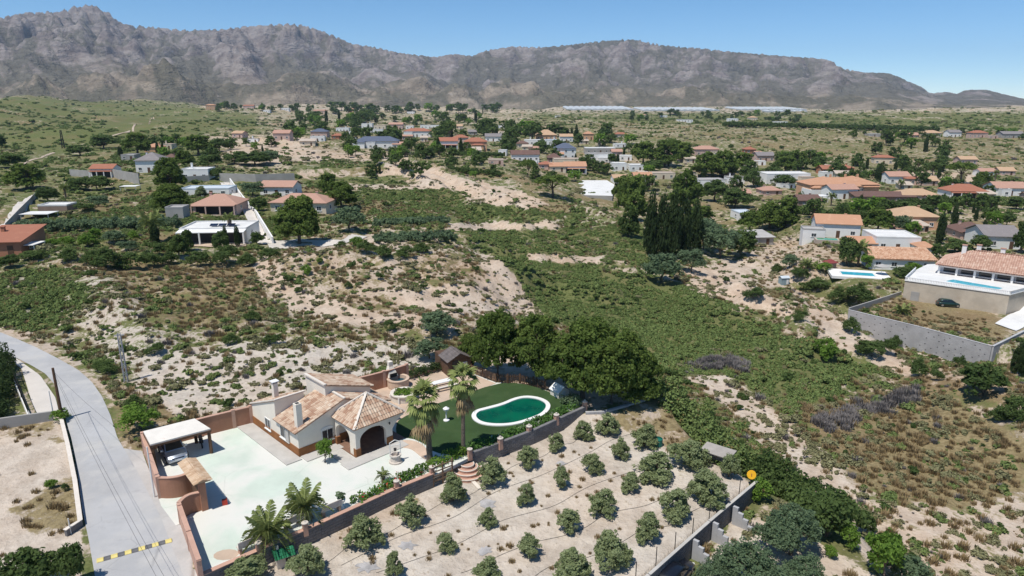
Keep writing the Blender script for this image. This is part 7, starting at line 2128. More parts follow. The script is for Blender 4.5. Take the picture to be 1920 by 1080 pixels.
# the villa itself
f1, f2 = U(1757, 513, DZ), U(1902, 533, DZ)
fd = (f2 - f1).normalized(); fa = math.atan2(fd.y, fd.x); VW = (f2 - f1).length * 1.45; VD = 11.0
vh = empty('villa', (f1.x, f1.y, DZ), fa, 'white villa with wide tan tiled roof and dark verandas at the right edge', 'house')
LAND.append((1830, 533, 'the villa with wide tiled roof'))
VH = max(1.9, z_at(1757, 497, f1.y) - DZ)
MB().box((VW / 2, 2.6 + (VD - 2.6) / 2, VH / 2 - 1), (VW, VD - 2.6, VH + 2)).build('wall', W_WHITE, vh)
g_ = empty('roof_frame', (VW / 2, VD / 2, 0), 0, parent=vh)
roof_part(g_, 'hip', VW, VD, VH, 2.9, T_PINK, .5, tiles=.42)
MB().box((VW * .5, .3, VH - .18), (VW, .34, .36)).build('lintel', W_WHITE, vh)
for i in range(7): MB().box((.2 + (VW - .4) * i / 6, .3, VH / 2 - .2), (.38, .38, VH - .36)).build('column', W_WHITE, vh)
for i in range(6):
    MB().box((.2 + (VW - .4) * (i + .5) / 6, 2.58, VH * .45), ((VW - .4) / 6 - 1.0, .06, VH * .72)).build('glass_door', M_GLASS, vh)
    MB().box((.2 + (VW - .4) * (i + .5) / 6, .3, .45), ((VW - .4) / 6 - .4, .14, .08)).build('railing', M_FRAME, vh)
for x, y in ((VW * .18, 5), (VW * .3, 7), (VW * .52, 6)):
    c_ = MB().box((0, 0, VH + 2.4), (.8, .8, 3)).build('chimney', W_WHITE, vh, (x, y, 0)); MB().box((0, 0, VH + 4.0), (1.0, 1.0, .14)).build('chimney_cap', T_PINK, c_)
FOOT.append((f1.x + fd.x * VW / 2, f1.y + 6, VW * .55)); FOOT.append((dk[1].x, dk[1].y, 6)); FOOT.append((dk[0].x + 5, dk[0].y + 1, 5)); FOOT.append(((dk[0].x + dk[1].x) / 2, (dk[0].y + dk[1].y) / 2, 7))
# block wall round the dry yard
YW = [tuple(U(a, b, RIGHT_Z + .25)[:2]) for a, b in [(1592, 581), (1726, 613), (1860, 649)]]
block_wall('yard_wall', YW, RIGHT_Z - 4.9, RIGHT_Z + .25, .3, M_BLOCKL, 'long pale grey block wall with rows of weep holes below the dry yard', .6, .27, cap=M_BLOCKL, holes=True)
block_wall('yard_wall', [tuple(U(a, b, RIGHT_Z + .25)[:2]) for a, b in [(1862, 649), (1925, 618)]], RIGHT_Z - 4.9, RIGHT_Z + .25, .3, M_BLOCKL, 'pale grey block wall turning up at the right end of the dry yard', .6, .27, cap=M_BLOCKL)
wall_run('yard_wall', [tuple(U(a, b, RIGHT_Z + .25)[:2]) for a, b in [(1592, 579), (1634, 566), (1690, 548)]], RIGHT_Z - 1.2, RIGHT_Z + .45, .22, W_GREY, 'low grey wall climbing from the dry yard to the platform', None)
car(tuple(U(1778, 574, YARD_Z)), R(-14), car_paint('dark_green_paint', (0.008, 0.035, 0.03), .2), 'dark green car standing in the dry grass below the platform', sc=1.05)
ribbon('villa_ramp', [(1865, 608), (1890, 592), (1925, 572)], [(1905, 622), (1925, 612), (1960, 590)], F_WHITE, 0.18, 12, 4)
LAND.append((1778, 574, 'the dark green car')); LAND.append((1720, 620, 'the weep hole wall'))

# greenhouses far off at the foot of the mountains
M_GH = mat('greenhouse_plastic', (0.46, 0.49, 0.51), .6, .05, .02)
def greenhouse(x0, x1, y0, y1, label):
    zc = 3 + ((y0 + y1) / 2 - 1850) * .03
    g = empty('greenhouse', ((x0 + x1) / 2, (y0 + y1) / 2, zc), 0, label, 'greenhouse', 'plastic greenhouses under the mountains')
    n_ = max(3, int((x1 - x0) / 16)); w_ = (x1 - x0) / n_
    prof = [(-w_ / 2, 0), (-w_ / 2, 2.8), (-w_ * .3, 4.1), (0, 4.7), (w_ * .3, 4.1), (w_ / 2, 2.8), (w_ / 2, 0)]
    hd = (y1 - y0) / 2; sl_ = .03
    mm = MB(); k = len(prof)
    mm.add([(a, -hd, b - hd * sl_ - (1 if b == 0 else 0)) for a, b in prof] + [(a, hd, b + hd * sl_) for a, b in prof], [tuple(range(k)), tuple(range(2 * k - 1, k - 1, -1))] + [((i + 1) % k, i, k + i, k + (i + 1) % k) for i in range(k)])
    me_ = mm.mesh('bay', M_GH)
    for i in range(n_): link('bay', me_, g, (-(x1 - x0) / 2 + w_ * (i + .5), 0, 0))
    FOOT.append(((x0 + x1) / 2, (y0 + y1) / 2, (x1 - x0) / 2))
greenhouse(150, 330, 1900, 2090, 'long pale plastic greenhouse, widest of the far white strips')
greenhouse(345, 545, 1850, 2010, 'pale plastic greenhouse in the middle of the far white strips')
greenhouse(615, 790, 1890, 2040, 'pale plastic greenhouse at the far end, beyond a gap of trees')
greenhouse(650, 750, 1790, 1835, 'narrow pale plastic greenhouse in front of the far end one')

# ---- poles, mast and wires near the road
def pole(px, py, top, label, r_=.14, m=None, cat='pole', arm=True, name='utility_pole'):
    p_ = U(px, py, -.05)
    h_ = z_at(px, top, p_.y) + .05
    q_ = empty(name, (p_.x, p_.y, -.05), 0, label, cat)
    MB().tube([(0, 0, -.5), (0, 0, h_)], [r_, r_ * .7], 8).build('shaft', m or M_WOODL, q_)
    if arm:
        MB().box((0, 0, h_ - .35), (1.5, .1, .12)).build('crossarm', M_WOODL, q_)
        for x in (-.65, .65): MB().lathe([(.05, 0), (.07, .05), (.05, .14), (0, .15)], 8, (x, 0, h_ - .29)).build('insulator', M_FRAME, q_)
    return Vector((p_.x, p_.y, -.05 + h_))
pt1 = pole(117, 786, 690, 'wooden utility pole at the bend of the road, a bush round its foot', .15, M_BARK if False else M_WOOD, arm=False)
pole(101, 782, 733, 'short thin grey post beside the wooden utility pole', .06, M_FRAME, 'post', False, 'thin_post')
pole(290, 932, 838, 'thin grey metal post against the boundary wall by the gate', .07, M_FRAME, 'post', False, 'thin_post')
pole(133, 1000, 972, 'short grey post by the kerb of the bare plot', .05, M_FRAME, 'post', False, 'thin_post')
p = G(237, 716)
lm = empty('lattice_mast', p, .3, 'grey steel lattice mast on the stony slope', 'mast'); LAND.append((237, 716, 'the lattice mast'))
hm = z_at(231, 625, p.y) - p.z
for sx in (-1, 1):
    for sy in (-1, 1): MB().beam((sx * .17, sy * .17, -.3), (sx * .13, sy * .13, hm), .05).build('leg', M_BLOCKL, lm)
for i in range(12):
    z_ = hm * i / 12; z2 = hm * (i + 1) / 12; a = .17 - .04 * i / 12; b_ = .17 - .04 * (i + 1) / 12; sg = 1 if i % 2 else -1
    br = MB()
    br.beam((-a * sg, -a, z_), (b_ * sg, -b_, z2), .04); br.beam((a, -a * sg, z_), (b_, b_ * sg, z2), .04); br.beam((a * sg, a, z_), (-b_ * sg, b_, z2), .04); br.beam((-a, a * sg, z_), (-b_, -b_ * sg, z2), .04)
    tag(br.build('brace', M_BLOCKL, lm), kind='stuff')
MB().box((0, 0, hm - .2), (.9, .08, .1)).build('crossarm', M_BLOCKL, lm)
p = G(119, 278)
lm2 = empty('lattice_mast', p, .3, 'dark lattice mast on the green hillside at the left', 'mast')
h2 = z_at(119, 244, p.y) - p.z
for sx in (-1, 1):
    for sy in (-1, 1): MB().beam((sx * .7, sy * .7, -.3), (sx * .3, sy * .3, h2), .22).build('leg', M_IRON, lm2)
for i in range(7):
    MB().beam((-.6, -.6, h2 * i / 7), (.55, -.55, h2 * (i + 1) / 7), .15).build('brace', M_IRON, lm2)
# wires sagging from the pole towards the house and along the road
def wire(a, b, sag, label):
    a = Vector(a); b = Vector(b)
    pts = [a.lerp(b, i / 24) - Vector((0, 0, sag * 4 * (i / 24) * (1 - i / 24))) for i in range(25)]
    return tag(MB().tube(pts, .008, 4).build('overhead_wire', M_BLACK), label, 'wire', 'overhead wires from the utility pole')
e1 = U(330, 1150, 4.2)
wire(pt1 - Vector((.1, 0, .2)), e1, .5, 'overhead wire along the road from the utility pole, upper of the pair')
wire(pt1 - Vector((-.1, 0, .5)), e1 + Vector((.5, 0, -.1)), .6, 'overhead wire along the road from the utility pole, lower of the pair')
wire(pt1 - Vector((0, 0, .3)), U(290, 838, 0) + Vector((0, 0, 0.0)) if False else Vector((U(290, 932).x, U(290, 932).y, z_at(290, 842, U(290, 932).y))), .5, 'overhead wire crossing the road to the post by the gate')

# the plot at the left: kerb wall, fence, grey wall
wall_run('kerb_wall', W0([(116, 792), (128, 840), (142, 910), (152, 985), (124, 1003)]), -.5, .38, .22, M_BLOCK, 'low dark stone wall along the road edge of the bare plot', M_COPING, .05)
wall_run('plot_wall', W0([(-60, 806), (0, 800), (55, 792), (100, 786)]), -.5, .8, .22, W_GREY, 'low grey wall between the paved drive and the bare plot', None)
fp = W0([(14, 672), (26, 712), (42, 752), (56, 786)])
fr = empty('iron_fence', (fp[0][0], fp[0][1], 0), 0, 'black iron fence beside the dark cypress hedge at the left edge', 'fence')
bar = MB().box((0, 0, .75), (.03, .03, 1.5)).mesh('bar', M_IRON); pos_ = MB().box((0, 0, .85), (.12, .12, 1.7)).mesh('post', M_IRON)
for a, b in zip(fp[:-1], fp[1:]):
    L = math.hypot(b[0] - a[0], b[1] - a[1]); an = math.atan2(b[1] - a[1], b[0] - a[0])
    for i in range(int(L / .22)): link('bar', bar, fr, (a[0] + (b[0] - a[0]) * i * .22 / L - fp[0][0], a[1] + (b[1] - a[1]) * i * .22 / L - fp[0][1], 0), an)
    for zz in (.2, 1.4): MB().box((L / 2, 0, zz), (L, .05, .05)).build('rail', M_IRON, fr, (a[0] - fp[0][0], a[1] - fp[0][1], 0), an)
    MB().box((L / 2, 0, .25), (L, .16, .5)).build('fence_base', W_WHITE, fr, (a[0] - fp[0][0], a[1] - fp[0][1], -.1), an)
    link('post', pos_, fr, (a[0] - fp[0][0], a[1] - fp[0][1], 0), an)
LAND += [(560, 860, 'the cream villa'), (330, 830, 'the carport'), (855, 697, 'the wooden shed'), (960, 775, 'the kidney pool'), (117, 786, 'the utility pole'), (1408, 900, 'the round yellow sign'), (1345, 868, 'the grey shelter'), (1469, 532, 'the grey blue hut'), (1610, 514, 'the turquoise pool'), (470, 340, 'the long grey wall'), (1110, 355, 'the white paved yard'), (40, 400, 'the left lane'), (470, 400, 'the concrete lane')]
# ================================================================ trees and shrubs of the place
USED = {}
def where(px, py, k=0):
    best = sorted(LAND, key=lambda l: ((l[0] - px) ** 2 + (2.2 * (l[1] - py)) ** 2))
    l = best[k]
    dx, dy = l[0] - px, l[1] - py
    if abs(dx) < 45 and abs(dy) < 14: rel = 'beside'
    elif abs(dy) * 2.2 > abs(dx): rel = 'in front of' if dy < 0 else 'behind'
    else: rel = 'to the right of' if dx < 0 else 'to the left of'
    return rel + ' ' + l[2]
def uniq(adj, noun, px, py, h):
    size = 'tall' if h > 55 else 'mid-sized' if h > 28 else 'low' if h > 14 else 'small'
    for k in range(4):
        for s_ in (size, size + ' ' + adj):
            lab = ('%s %s %s' % (s_ if adj in s_ else s_ + ' ' + adj, noun, where(px, py, k)))
            if lab not in USED and len(lab.split()) <= 16:
                USED[lab] = 1
                return lab
    for a_ in ('rounded', 'spreading', 'uneven', 'squat', 'loose', 'compact', 'tufted', 'patchy', 'domed', 'leggy'):
        for k in range(6):
            lab = '%s %s %s %s' % (size, a_, noun, where(px, py, k))
            if lab not in USED and len(lab.split()) <= 16:
                USED[lab] = 1
                return lab
    return '%s %s %s' % (adj, noun, where(px, py, 0))
ADJ = {'pine_big': 'rounded dark', 'pine': 'rounded', 'pine_dark': 'dark', 'umbrella_pine': 'flat topped', 'cypress': 'slender dark', 'broad': 'bushy', 'light': 'bright green', 'grey': 'grey green', 'grey_big': 'feathery grey green',
       'shrub_big': 'dense', 'shrub_light': 'bright green', 'far_broad': 'bushy', 'far_pine': 'dark', 'far_light': 'light green', 'olive': 'olive'}
NOUN = {'pine_tree': 'pine', 'cypress_tree': 'cypress', 'leafy_tree': 'tree', 'grey_leaved_tree': 'tree', 'olive_tree': 'olive tree', 'bush': 'bush'}
def put(kind, px, py, w, h, label=None, group='trees and bushes among the houses'):
    return tree_px(kind, px, py, w, h, label or uniq(ADJ[kind], NOUN[TREE_NAMES[kind]], px, py, h), group)

# pines of the property
for k, (px, py, w, h, lab) in enumerate([
        (884, 690, 44, 66, 'small pine at the left end of the pine clump, behind the shed'),
        (934, 706, 92, 128, 'tall rounded pine, second from the shed in the pine clump'),
        (1006, 716, 96, 128, 'dark pine in the middle of the clump above the lawn'),
        (1092, 748, 124, 152, 'largest pine of the clump, above the white hut'),
        (1146, 755, 112, 140, 'broad pine at the lower side of the clump, by the grey wall'),
        (1192, 752, 84, 104, 'lowest pine at the right end of the clump')]):
    tree_px('pine_big', px, py, w * 1.18, h * .98, lab, 'pines behind the pool lawn')
tree_px('pine_big', 562, 458, 98, 92, 'large round pine casting a dark shadow beside the lane end', 'pines around the lane houses')
for px, py, w, h, lab in [(640, 394, 66, 54, 'round pine behind the large round pine, to its right'), (617, 374, 42, 52, 'narrow pine beside the terrace behind the round pines'),
                          (320, 356, 62, 62, 'tall pale green pine rising above the grey walls'), (322, 396, 78, 52, 'wide dark pine below the tall pale green pine')]:
    tree_px('pine_big' if w > 60 else 'pine', px, py, w, h, lab, 'pines around the lane houses')

# the orchard: olive trees in loose rows
OL = [(923, 885, 58, 62), (990, 858, 50, 48), (1043, 830, 38, 38), (1096, 808, 42, 42), (1138, 797, 54, 44), (1113, 868, 44, 46), (1163, 842, 40, 42), (1207, 818, 56, 46), (1052, 896, 38, 48), (987, 928, 40, 50),
      (1180, 905, 46, 42), (1230, 877, 86, 56), (1293, 848, 80, 60), (848, 918, 62, 58), (1128, 942, 60, 52), (1066, 976, 54, 50), (1266, 945, 70, 64), (1327, 915, 86, 70), (916, 972, 42, 36), (840, 1016, 42, 44),
      (772, 960, 58, 60), (686, 998, 78, 70), (992, 1024, 52, 48), (1145, 1030, 82, 80), (1212, 988, 60, 64), (1075, 1062, 86, 66), (578, 1048, 72, 75), (742, 1060, 44, 50), (912, 1070, 60, 50), (465, 1072, 92, 56), (1366, 872, 44, 54)]
OLAB = ['big olive tree just below the brick steps', 'olive tree below the middle of the pool wall', 'small olive tree below the pool wall, right of the middle', 'small olive tree near the top end of the pool wall', 'olive tree at the corner where the pool wall meets the low grey wall',
        'narrow olive tree in the middle of the top half of the orchard', 'small olive tree beside the white lime patch', 'olive tree beside the green plastic tub', 'small thin olive tree in the centre of the orchard', 'pale thin olive tree with a stone at its foot',
        'small twin stemmed olive tree left of the widest olive', 'widest olive tree, in front of the grey shelter row', 'dense dark olive tree beside the grey shelter', 'pale green olive tree beside the orchard gate', 'twin crowned olive tree in the centre of the orchard',
        'round olive tree on the pale open soil', 'large olive tree two rows from the lower right wall', 'large spreading olive tree near the yellow sign', 'smallest olive tree on the bare soil below the steps', 'small olive tree alone low in the orchard middle',
        'olive tree below the red flowered hedge', 'large olive tree close under the retaining wall', 'round olive tree low in the middle of the orchard', 'large broad olive tree near the lower right wall', 'upright olive tree beside the lower right wall posts',
        'wide olive tree at the bottom edge of the orchard', 'olive tree beside the green roofed kennel', 'small narrow olive tree at the bottom edge', 'pale low olive tree at the bottom edge', 'olive tree in the bottom corner by the retaining wall', 'dark olive tree behind the yellow sign']
for (px, cy, w, h), lab in zip(OL, OLAB):
    p = U(px, cy + h * 0.40, ORCH_Z - .1)
    p.z = ground_z(p.x, p.y)
    s_ = scale_at(p)
    tree('olive', p, w * 1.10 / s_, h * 1.0 / s_, lab, 'olive trees of the orchard')

# palms
fan_palm(U(806, 866), 5.2, 1.55, 'tall fan palm with a skirt of dead leaves beside the apricot path', 'tall fan palms on the lawn', 30, 28, (-.35, .1), .24)
fan_palm(U(869, 850), 6.3, 1.35, 'taller slimmer fan palm between the garden steps and the lawn', 'tall fan palms on the lawn', 26, 22, (.1, .1), .17)
date_palm(U(504, 1020), .8, 1.9, 32, 'feathery date palm on the lower side of the yard, left of a pair', 'date palms of the yard')
date_palm(U(572, 975), 1.0, 1.8, 30, 'feathery date palm on the lower side of the yard, right of a pair', 'date palms of the yard')
date_palm(U(719, 904), .5, .75, 16, 'tiny palm in a pot beside the red flowered hedge', None, .12, 2)
for px, py, th, L, lab in [(124, 373, 3.2, 1.9, 'slim palm in the gardens beside the grey walls'), (288, 452, 3.6, 3.2, 'spreading palm in front of the long hedge'), (434, 450, 4.6, 1.6, 'thin palm in front of the white flat roofed house'),
                           (1608, 500, 4.2, 3.0, 'big date palm beside the turquoise pool'), (1512, 508, 1.2, 2.2, 'low palm beside the red hut'), (1764, 452, 6.0, 2.3, 'tall palm with brown skirt beside the peach house'), (1690, 590, .5, 2.2, 'round low palm in the dry yard'),
                           (1558, 386, 3.4, 2.0, 'palm beside the white canopy on the right'), (1688, 356, 3.0, 2.2, 'palm in front of the white house by the thin cypresses'), (1865, 342, 4.5, 1.9, 'thin palm above the wide dull red roof'), (1720, 322, 5, 1.6, 'distant thin palm above the red bank, left of two'), (1735, 324, 5, 1.7, 'distant thin palm above the red bank, right of two')]:
    date_palm(G(px, py), th, L, 22, lab, 'palms of the gardens', .24, 4)

# hedges of the property
hedge('flowering_hedge', [(664, 946), (702, 928), (738, 912), (796, 880)], .75, .7, L_FLOWER, 'red flowering hedge along the retaining wall of the yard', 5, z=0.0, dens=16)
hedge('flowering_hedge', [(800, 884), (830, 866), (872, 850)], 1.0, 0.8, L_LIGHT, 'bright green low hedge beside the tall fan palm', 6, z=0.0, dens=12)
hedge('oleander_hedge', [(888, 847), (938, 829), (993, 804), (1036, 787), (1080, 766)], .9, 0.85, L_OLEANDER, 'green hedge with white flowers along the pool lawn wall', 7, z=0.0, dens=16)
hedge('oleander_hedge', [(1062, 752), (1088, 768)], 1.5, 1.3, L_GREY, 'grey green shrubs behind the white hut at the end of the lawn', 8, z=0.0, dens=12)
hedge('hedge', [(768, 711), (795, 702), (826, 693)], .9, 1.1, L_CYP, 'dark clipped hedge between the terracotta wall and the shed', 9, z=0.0, dens=18)
hedge('hedge', [(1236, 742), (1290, 795), (1335, 850), (1392, 890)], 3.8, 2.5, L_VALLEY, 'tall loose hedge along the right side of the orchard, upper stretch', 10, dens=9, leaf=.2)
hedge('hedge', [(1415, 885), (1470, 925), (1525, 960), (1570, 990)], 4.2, 2.6, L_BROAD, 'tall dark hedge beyond the yellow sign, lower stretch', 11, dens=9, leaf=.2)
hedge('hedge', [(38, 432), (110, 430), (200, 428), (335, 424)], 3.5, 2.6, L_GREY, 'long dark grey green hedge in front of the plain grey box', 12, dens=4, leaf=.35)
hedge('hedge', [(700, 424), (770, 420), (840, 418)], 3.5, 1.8, L_GREY, 'row of grey green bushes above the pale track', 13, dens=4, leaf=.35)
hedge('hedge', [(705, 452), (770, 450), (850, 446)], 5.0, 1.8, L_GREY, 'wide row of grey green bushes on the pale terrace', 14, dens=3.5, leaf=.35)
hedge('hedge', [(1570, 396), (1650, 392), (1740, 384), (1800, 384)], 4.0, 3.2, L_BROAD, 'long green hedge behind the peach house', 15, dens=3, leaf=.4)
hedge('hedge', [(1480, 400), (1530, 404), (1590, 408), (1680, 412)], 4.0, 3.0, L_BROAD, 'dark hedge in front of the brown outbuilding', 16, dens=3, leaf=.4)
hedge('hedge', [(1360, 236), (1500, 239), (1650, 243), (1760, 246)], 14, 5, L_BROAD, 'long straight dark orchard strip beyond the dry scrub', 17, dens=.35, leaf=1.6, per=22)
hedge('hedge', [(800, 318), (870, 324), (940, 330)], 5, 2.5, L_BROAD, 'green hedge on the far bank above the eroded slope', 18, dens=2, leaf=.5)
hedge('hedge', [(855, 292), (940, 293)], 6, 2.2, L_BROAD, 'hedge row above the low pink ruin', 19, dens=2, leaf=.6)
hedge('cypress_hedge', [(-14, 800), (-2, 760), (6, 722), (8, 690)], 1.9, 3.3, L_CYP, 'tall dark cypress hedge at the left edge beside the iron fence', 20, dens=14, leaf=.16)
# small garden trees
tree_px('light', 610, 868, 36, 46, 'small open tree in front of the villa gable window', None, z=0.0, name='garden_tree')
put('shrub_light', 118, 790, 36, 26, 'green bush round the foot of the wooden utility pole')

T = [('grey', 655, 432, 72, 48), ('pine', 50, 354, 72, 46), ('broad', 30, 314, 62, 30), ('broad', 90, 378, 46, 30), ('broad', 145, 357, 52, 26), ('broad', 182, 356, 60, 28), ('grey', 185, 387, 44, 22), ('shrub_big', 160, 394, 44, 16),
     ('light', 165, 463, 38, 30), ('light', 180, 450, 26, 24), ('grey', 215, 456, 44, 26), ('cypress', 292, 455, 18, 40), ('pine_dark', 336, 482, 42, 42), ('pine_dark', 352, 470, 30, 40), ('broad', 416, 474, 38, 44), ('cypress', 446, 462, 12, 42), ('cypress', 424, 462, 12, 40),
     ('broad', 482, 458, 28, 26), ('olive', 376, 370, 28, 24), ('broad', 405, 335, 28, 22), ('grey', 474, 366, 52, 26), ('broad', 485, 394, 40, 26), ('pine', 258, 288, 54, 40), ('broad', 195, 278, 60, 28), ('broad', 150, 292, 52, 22), ('pine', 372, 290, 60, 38), ('broad', 412, 284, 44, 26),
     ('pine', 345, 312, 40, 30), ('broad', 390, 312, 50, 24), ('broad', 440, 308, 56, 26), ('broad', 478, 310, 70, 26), ('grey', 506, 306, 50, 26), ('cypress', 226, 293, 10, 20), ('cypress', 296, 287, 7, 22), ('cypress', 306, 290, 7, 24), ('broad', 330, 300, 30, 22), ('broad', 3, 282, 24, 34),
     ('shrub_big', 200, 500, 74, 42), ('shrub_big', 246, 504, 64, 42), ('shrub_big', 170, 494, 44, 28), ('shrub_big', 128, 488, 54, 26), ('shrub_big', 62, 486, 64, 22), ('shrub_big', 288, 500, 50, 36), ('shrub_big', 320, 494, 40, 28), ('shrub_big', 375, 498, 54, 38), ('shrub_big', 424, 494, 62, 40), ('shrub_big', 468, 498, 46, 30), ('shrub_big', 506, 488, 54, 32), ('broad', 20, 500, 40, 24),
     ('shrub_light', 100, 462, 30, 18), ('shrub_light', 130, 460, 34, 20), ('grey', 240, 470, 40, 20), ('broad', 300, 476, 30, 22), ('shrub_big', 62, 462, 30, 18), ('light', 250, 448, 22, 18),
     ('shrub_big', 722, 482, 44, 26), ('shrub_big', 762, 482, 44, 28), ('shrub_big', 688, 472, 44, 24), ('shrub_big', 792, 474, 50, 22), ('shrub_big', 640, 465, 26, 18), ('shrub_light', 668, 462, 28, 22), ('shrub_light', 575, 516, 24, 22), ('shrub_light', 600, 494, 15, 13), ('shrub_big', 712, 524, 18, 18), ('shrub_big', 655, 540, 20, 16),
     ('grey', 820, 628, 80, 46), ('grey', 805, 672, 64, 40), ('shrub_big', 732, 620, 32, 28), ('shrub_big', 290, 664, 42, 24), ('shrub_big', 432, 646, 42, 24), ('shrub_big', 190, 694, 44, 24), ('shrub_big', 206, 700, 40, 22), ('shrub_light', 265, 806, 80, 54), ('shrub_big', 250, 770, 50, 34), ('shrub_light', 98, 915, 24, 19), ('shrub_big', 123, 920, 17, 18), ('shrub_big', 508, 646, 44, 24), ('shrub_big', 470, 600, 40, 20),
     ('umbrella_pine', 1036, 372, 76, 46), ('umbrella_pine', 990, 331, 36, 34), ('cypress', 1218, 478, 30, 118), ('cypress', 1239, 482, 32, 124), ('cypress', 1260, 484, 32, 124), ('cypress', 1281, 482, 30, 116), ('cypress', 1302, 476, 28, 100), ('pine', 1185, 412, 70, 86), ('pine', 1168, 384, 50, 56), ('pine', 1282, 396, 74, 76), ('pine_dark', 1178, 445, 46, 60), ('grey', 1318, 470, 74, 66),
     ('grey', 1350, 484, 74, 62), ('pine', 1312, 424, 66, 40), ('grey', 1240, 530, 84, 60), ('grey', 1296, 510, 56, 48), ('broad', 1388, 476, 64, 52), ('pine', 1205, 310, 58, 46), ('pine', 1246, 312, 62, 48), ('pine', 1281, 304, 46, 38), ('pine', 1262, 288, 44, 28), ('broad', 1224, 322, 50, 24), ('pine', 1322, 332, 62, 46), ('pine', 1356, 334, 62, 52), ('pine', 1390, 324, 52, 40), ('broad', 1412, 352, 34, 38),
     ('pine', 1494, 316, 44, 34), ('pine', 1472, 322, 50, 30), ('broad', 1530, 318, 34, 26), ('broad', 1340, 376, 62, 42), ('broad', 1378, 390, 62, 42), ('pine', 1405, 436, 54, 42), ('pine', 1442, 430, 64, 52), ('pine', 1474, 424, 56, 56), ('broad', 1470, 350, 50, 24), ('pine', 1645, 440, 64, 52), ('grey', 1690, 440, 44, 40), ('umbrella_pine', 1800, 344, 54, 42), ('pine', 1842, 352, 44, 30),
     ('light', 1862, 430, 36, 36), ('broad', 1888, 424, 34, 30), ('cypress', 1760, 458, 17, 62), ('cypress', 1786, 432, 14, 52), ('cypress', 1843, 446, 11, 38), ('pine_dark', 1914, 474, 34, 62), ('cypress', 1648, 341, 12, 34), ('cypress', 1656, 338, 7, 26), ('cypress', 1678, 322, 7, 22), ('cypress', 1693, 324, 9, 24), ('broad', 1798, 474, 48, 26), ('broad', 1836, 470, 40, 32), ('light', 1818, 388, 28, 18), ('broad', 1850, 392, 52, 28), ('broad', 1905, 392, 44, 26),
     ('broad', 1760, 484, 30, 30), ('grey', 1480, 502, 38, 28), ('shrub_light', 1540, 508, 36, 20), ('shrub_big', 1530, 544, 60, 32), ('broad', 1588, 498, 50, 58), ('light', 1622, 504, 28, 30), ('shrub_big', 1612, 566, 62, 38), ('shrub_big', 1572, 566, 46, 34), ('shrub_big', 1498, 520, 46, 24), ('shrub_big', 1412, 560, 44, 26), ('shrub_light', 1712, 512, 34, 24), ('broad', 1692, 520, 40, 22),
     ('shrub_big', 1592, 622, 44, 34), ('shrub_light', 1546, 674, 50, 44), ('shrub_big', 1634, 668, 60, 40), ('shrub_big', 1660, 660, 44, 30), ('shrub_big', 1722, 706, 50, 40), ('broad', 1842, 742, 86, 62), ('cypress', 1904, 700, 24, 60), ('cypress', 1920, 706, 22, 64), ('shrub_big', 1900, 786, 64, 54), ('shrub_big', 1756, 712, 30, 26), ('shrub_big', 1870, 790, 44, 34), ('shrub_big', 1620, 660, 40, 30), ('shrub_big', 1500, 600, 36, 20), ('shrub_big', 1680, 648, 30, 24),
     ('grey_big', 1482, 1040, 132, 98), ('broad', 1548, 1005, 100, 84), ('grey_big', 1400, 1112, 150, 96), ('grey_big', 1330, 1120, 90, 70), ('light', 1590, 1026, 42, 50), ('light', 1655, 1088, 84, 84), ('grey_big', 1500, 1120, 110, 80), ('shrub_light', 1556, 1044, 32, 24), ('broad', 1625, 1000, 40, 40), ('light', 1425, 938, 52, 46), ('shrub_big', 1330, 790, 40, 26), ('grey', 1700, 1100, 90, 60),
     ('broad', 60, 1112, 110, 74), ('broad', 140, 1098, 60, 78), ('broad', 15, 1120, 80, 60), ('shrub_big', 1800, 690, 30, 26), ('light', 1215, 330, 30, 22), ('light', 1350, 366, 30, 26), ('shrub_big', 1455, 510, 30, 20)]
for k in T: put(*k)

# trees of the far village, one by one: bands where the photograph shows them
r = np.random.default_rng(77)
bands = [((480, 206), (960, 214), 34, (7, 18)), ((560, 224), (900, 244), 30, (12, 24)), ((520, 250), (930, 275), 40, (16, 32)), ((640, 278), (900, 300), 26, (14, 30)), ((930, 250), (1180, 300), 40, (14, 30)), ((1000, 300), (1180, 340), 16, (14, 26)),
         ((1180, 330), (1420, 360), 14, (18, 32)), ((1440, 300), (1560, 335), 14, (16, 30)), ((1560, 310), (1780, 345), 26, (14, 28)), ((1480, 385), (1700, 430), 16, (20, 36)), ((1720, 350), (1920, 400), 20, (18, 34)), ((1600, 250), (1920, 262), 26, (8, 16)),
         ((1180, 214), (1500, 232), 40, (6, 12)), ((380, 190 + 12), (560, 215), 22, (7, 14)), ((250, 270), (520, 310), 18, (14, 28)), ((1700, 400), (1900, 470), 16, (18, 34)), ((690, 300), (960, 335), 18, (14, 26)), ((1640, 262), (1780, 300), 10, (14, 30))]
pts, info = [], []
for (x0, y0), (x1, y1), n, (h0, h1) in bands:
    for _ in range(int(n * 1.7)):
        u = r.uniform()
        pts.append((r.uniform(x0, x1), r.uniform(y0, y1))); info.append(r.uniform(h0, h1))
P3 = Gs(pts)
fa = np.array(FOOT)
ntree = 0
for (px, py), q, h in zip(pts, P3, info):
    d = np.hypot(fa[:, 0] - q[0], fa[:, 1] - q[1])
    if (d < fa[:, 2] + 1.5).any(): continue
    # keep clear of what stands just behind: do not cover a house front
    if any(abs(l[0] - px) < 15 and 0 < py - l[1] < 14 for l in LAND[:95]) or any(abs(l[0] - px) < 10 and 0 < py - l[1] < 12 for l in _spots): continue
    kind = r.choice(['far_broad', 'far_pine', 'far_light', 'cypress'], p=[.42, .38, .12, .08])
    w = h * (0.3 if kind == 'cypress' else r.uniform(.85, 1.35))
    s_ = scale_at(q)
    lab = uniq(ADJ[kind], NOUN[TREE_NAMES[kind]], px, py, h)
    tree(kind, tuple(q), w / s_, h / s_, lab, 'trees of the distant village')
    ntree += 1

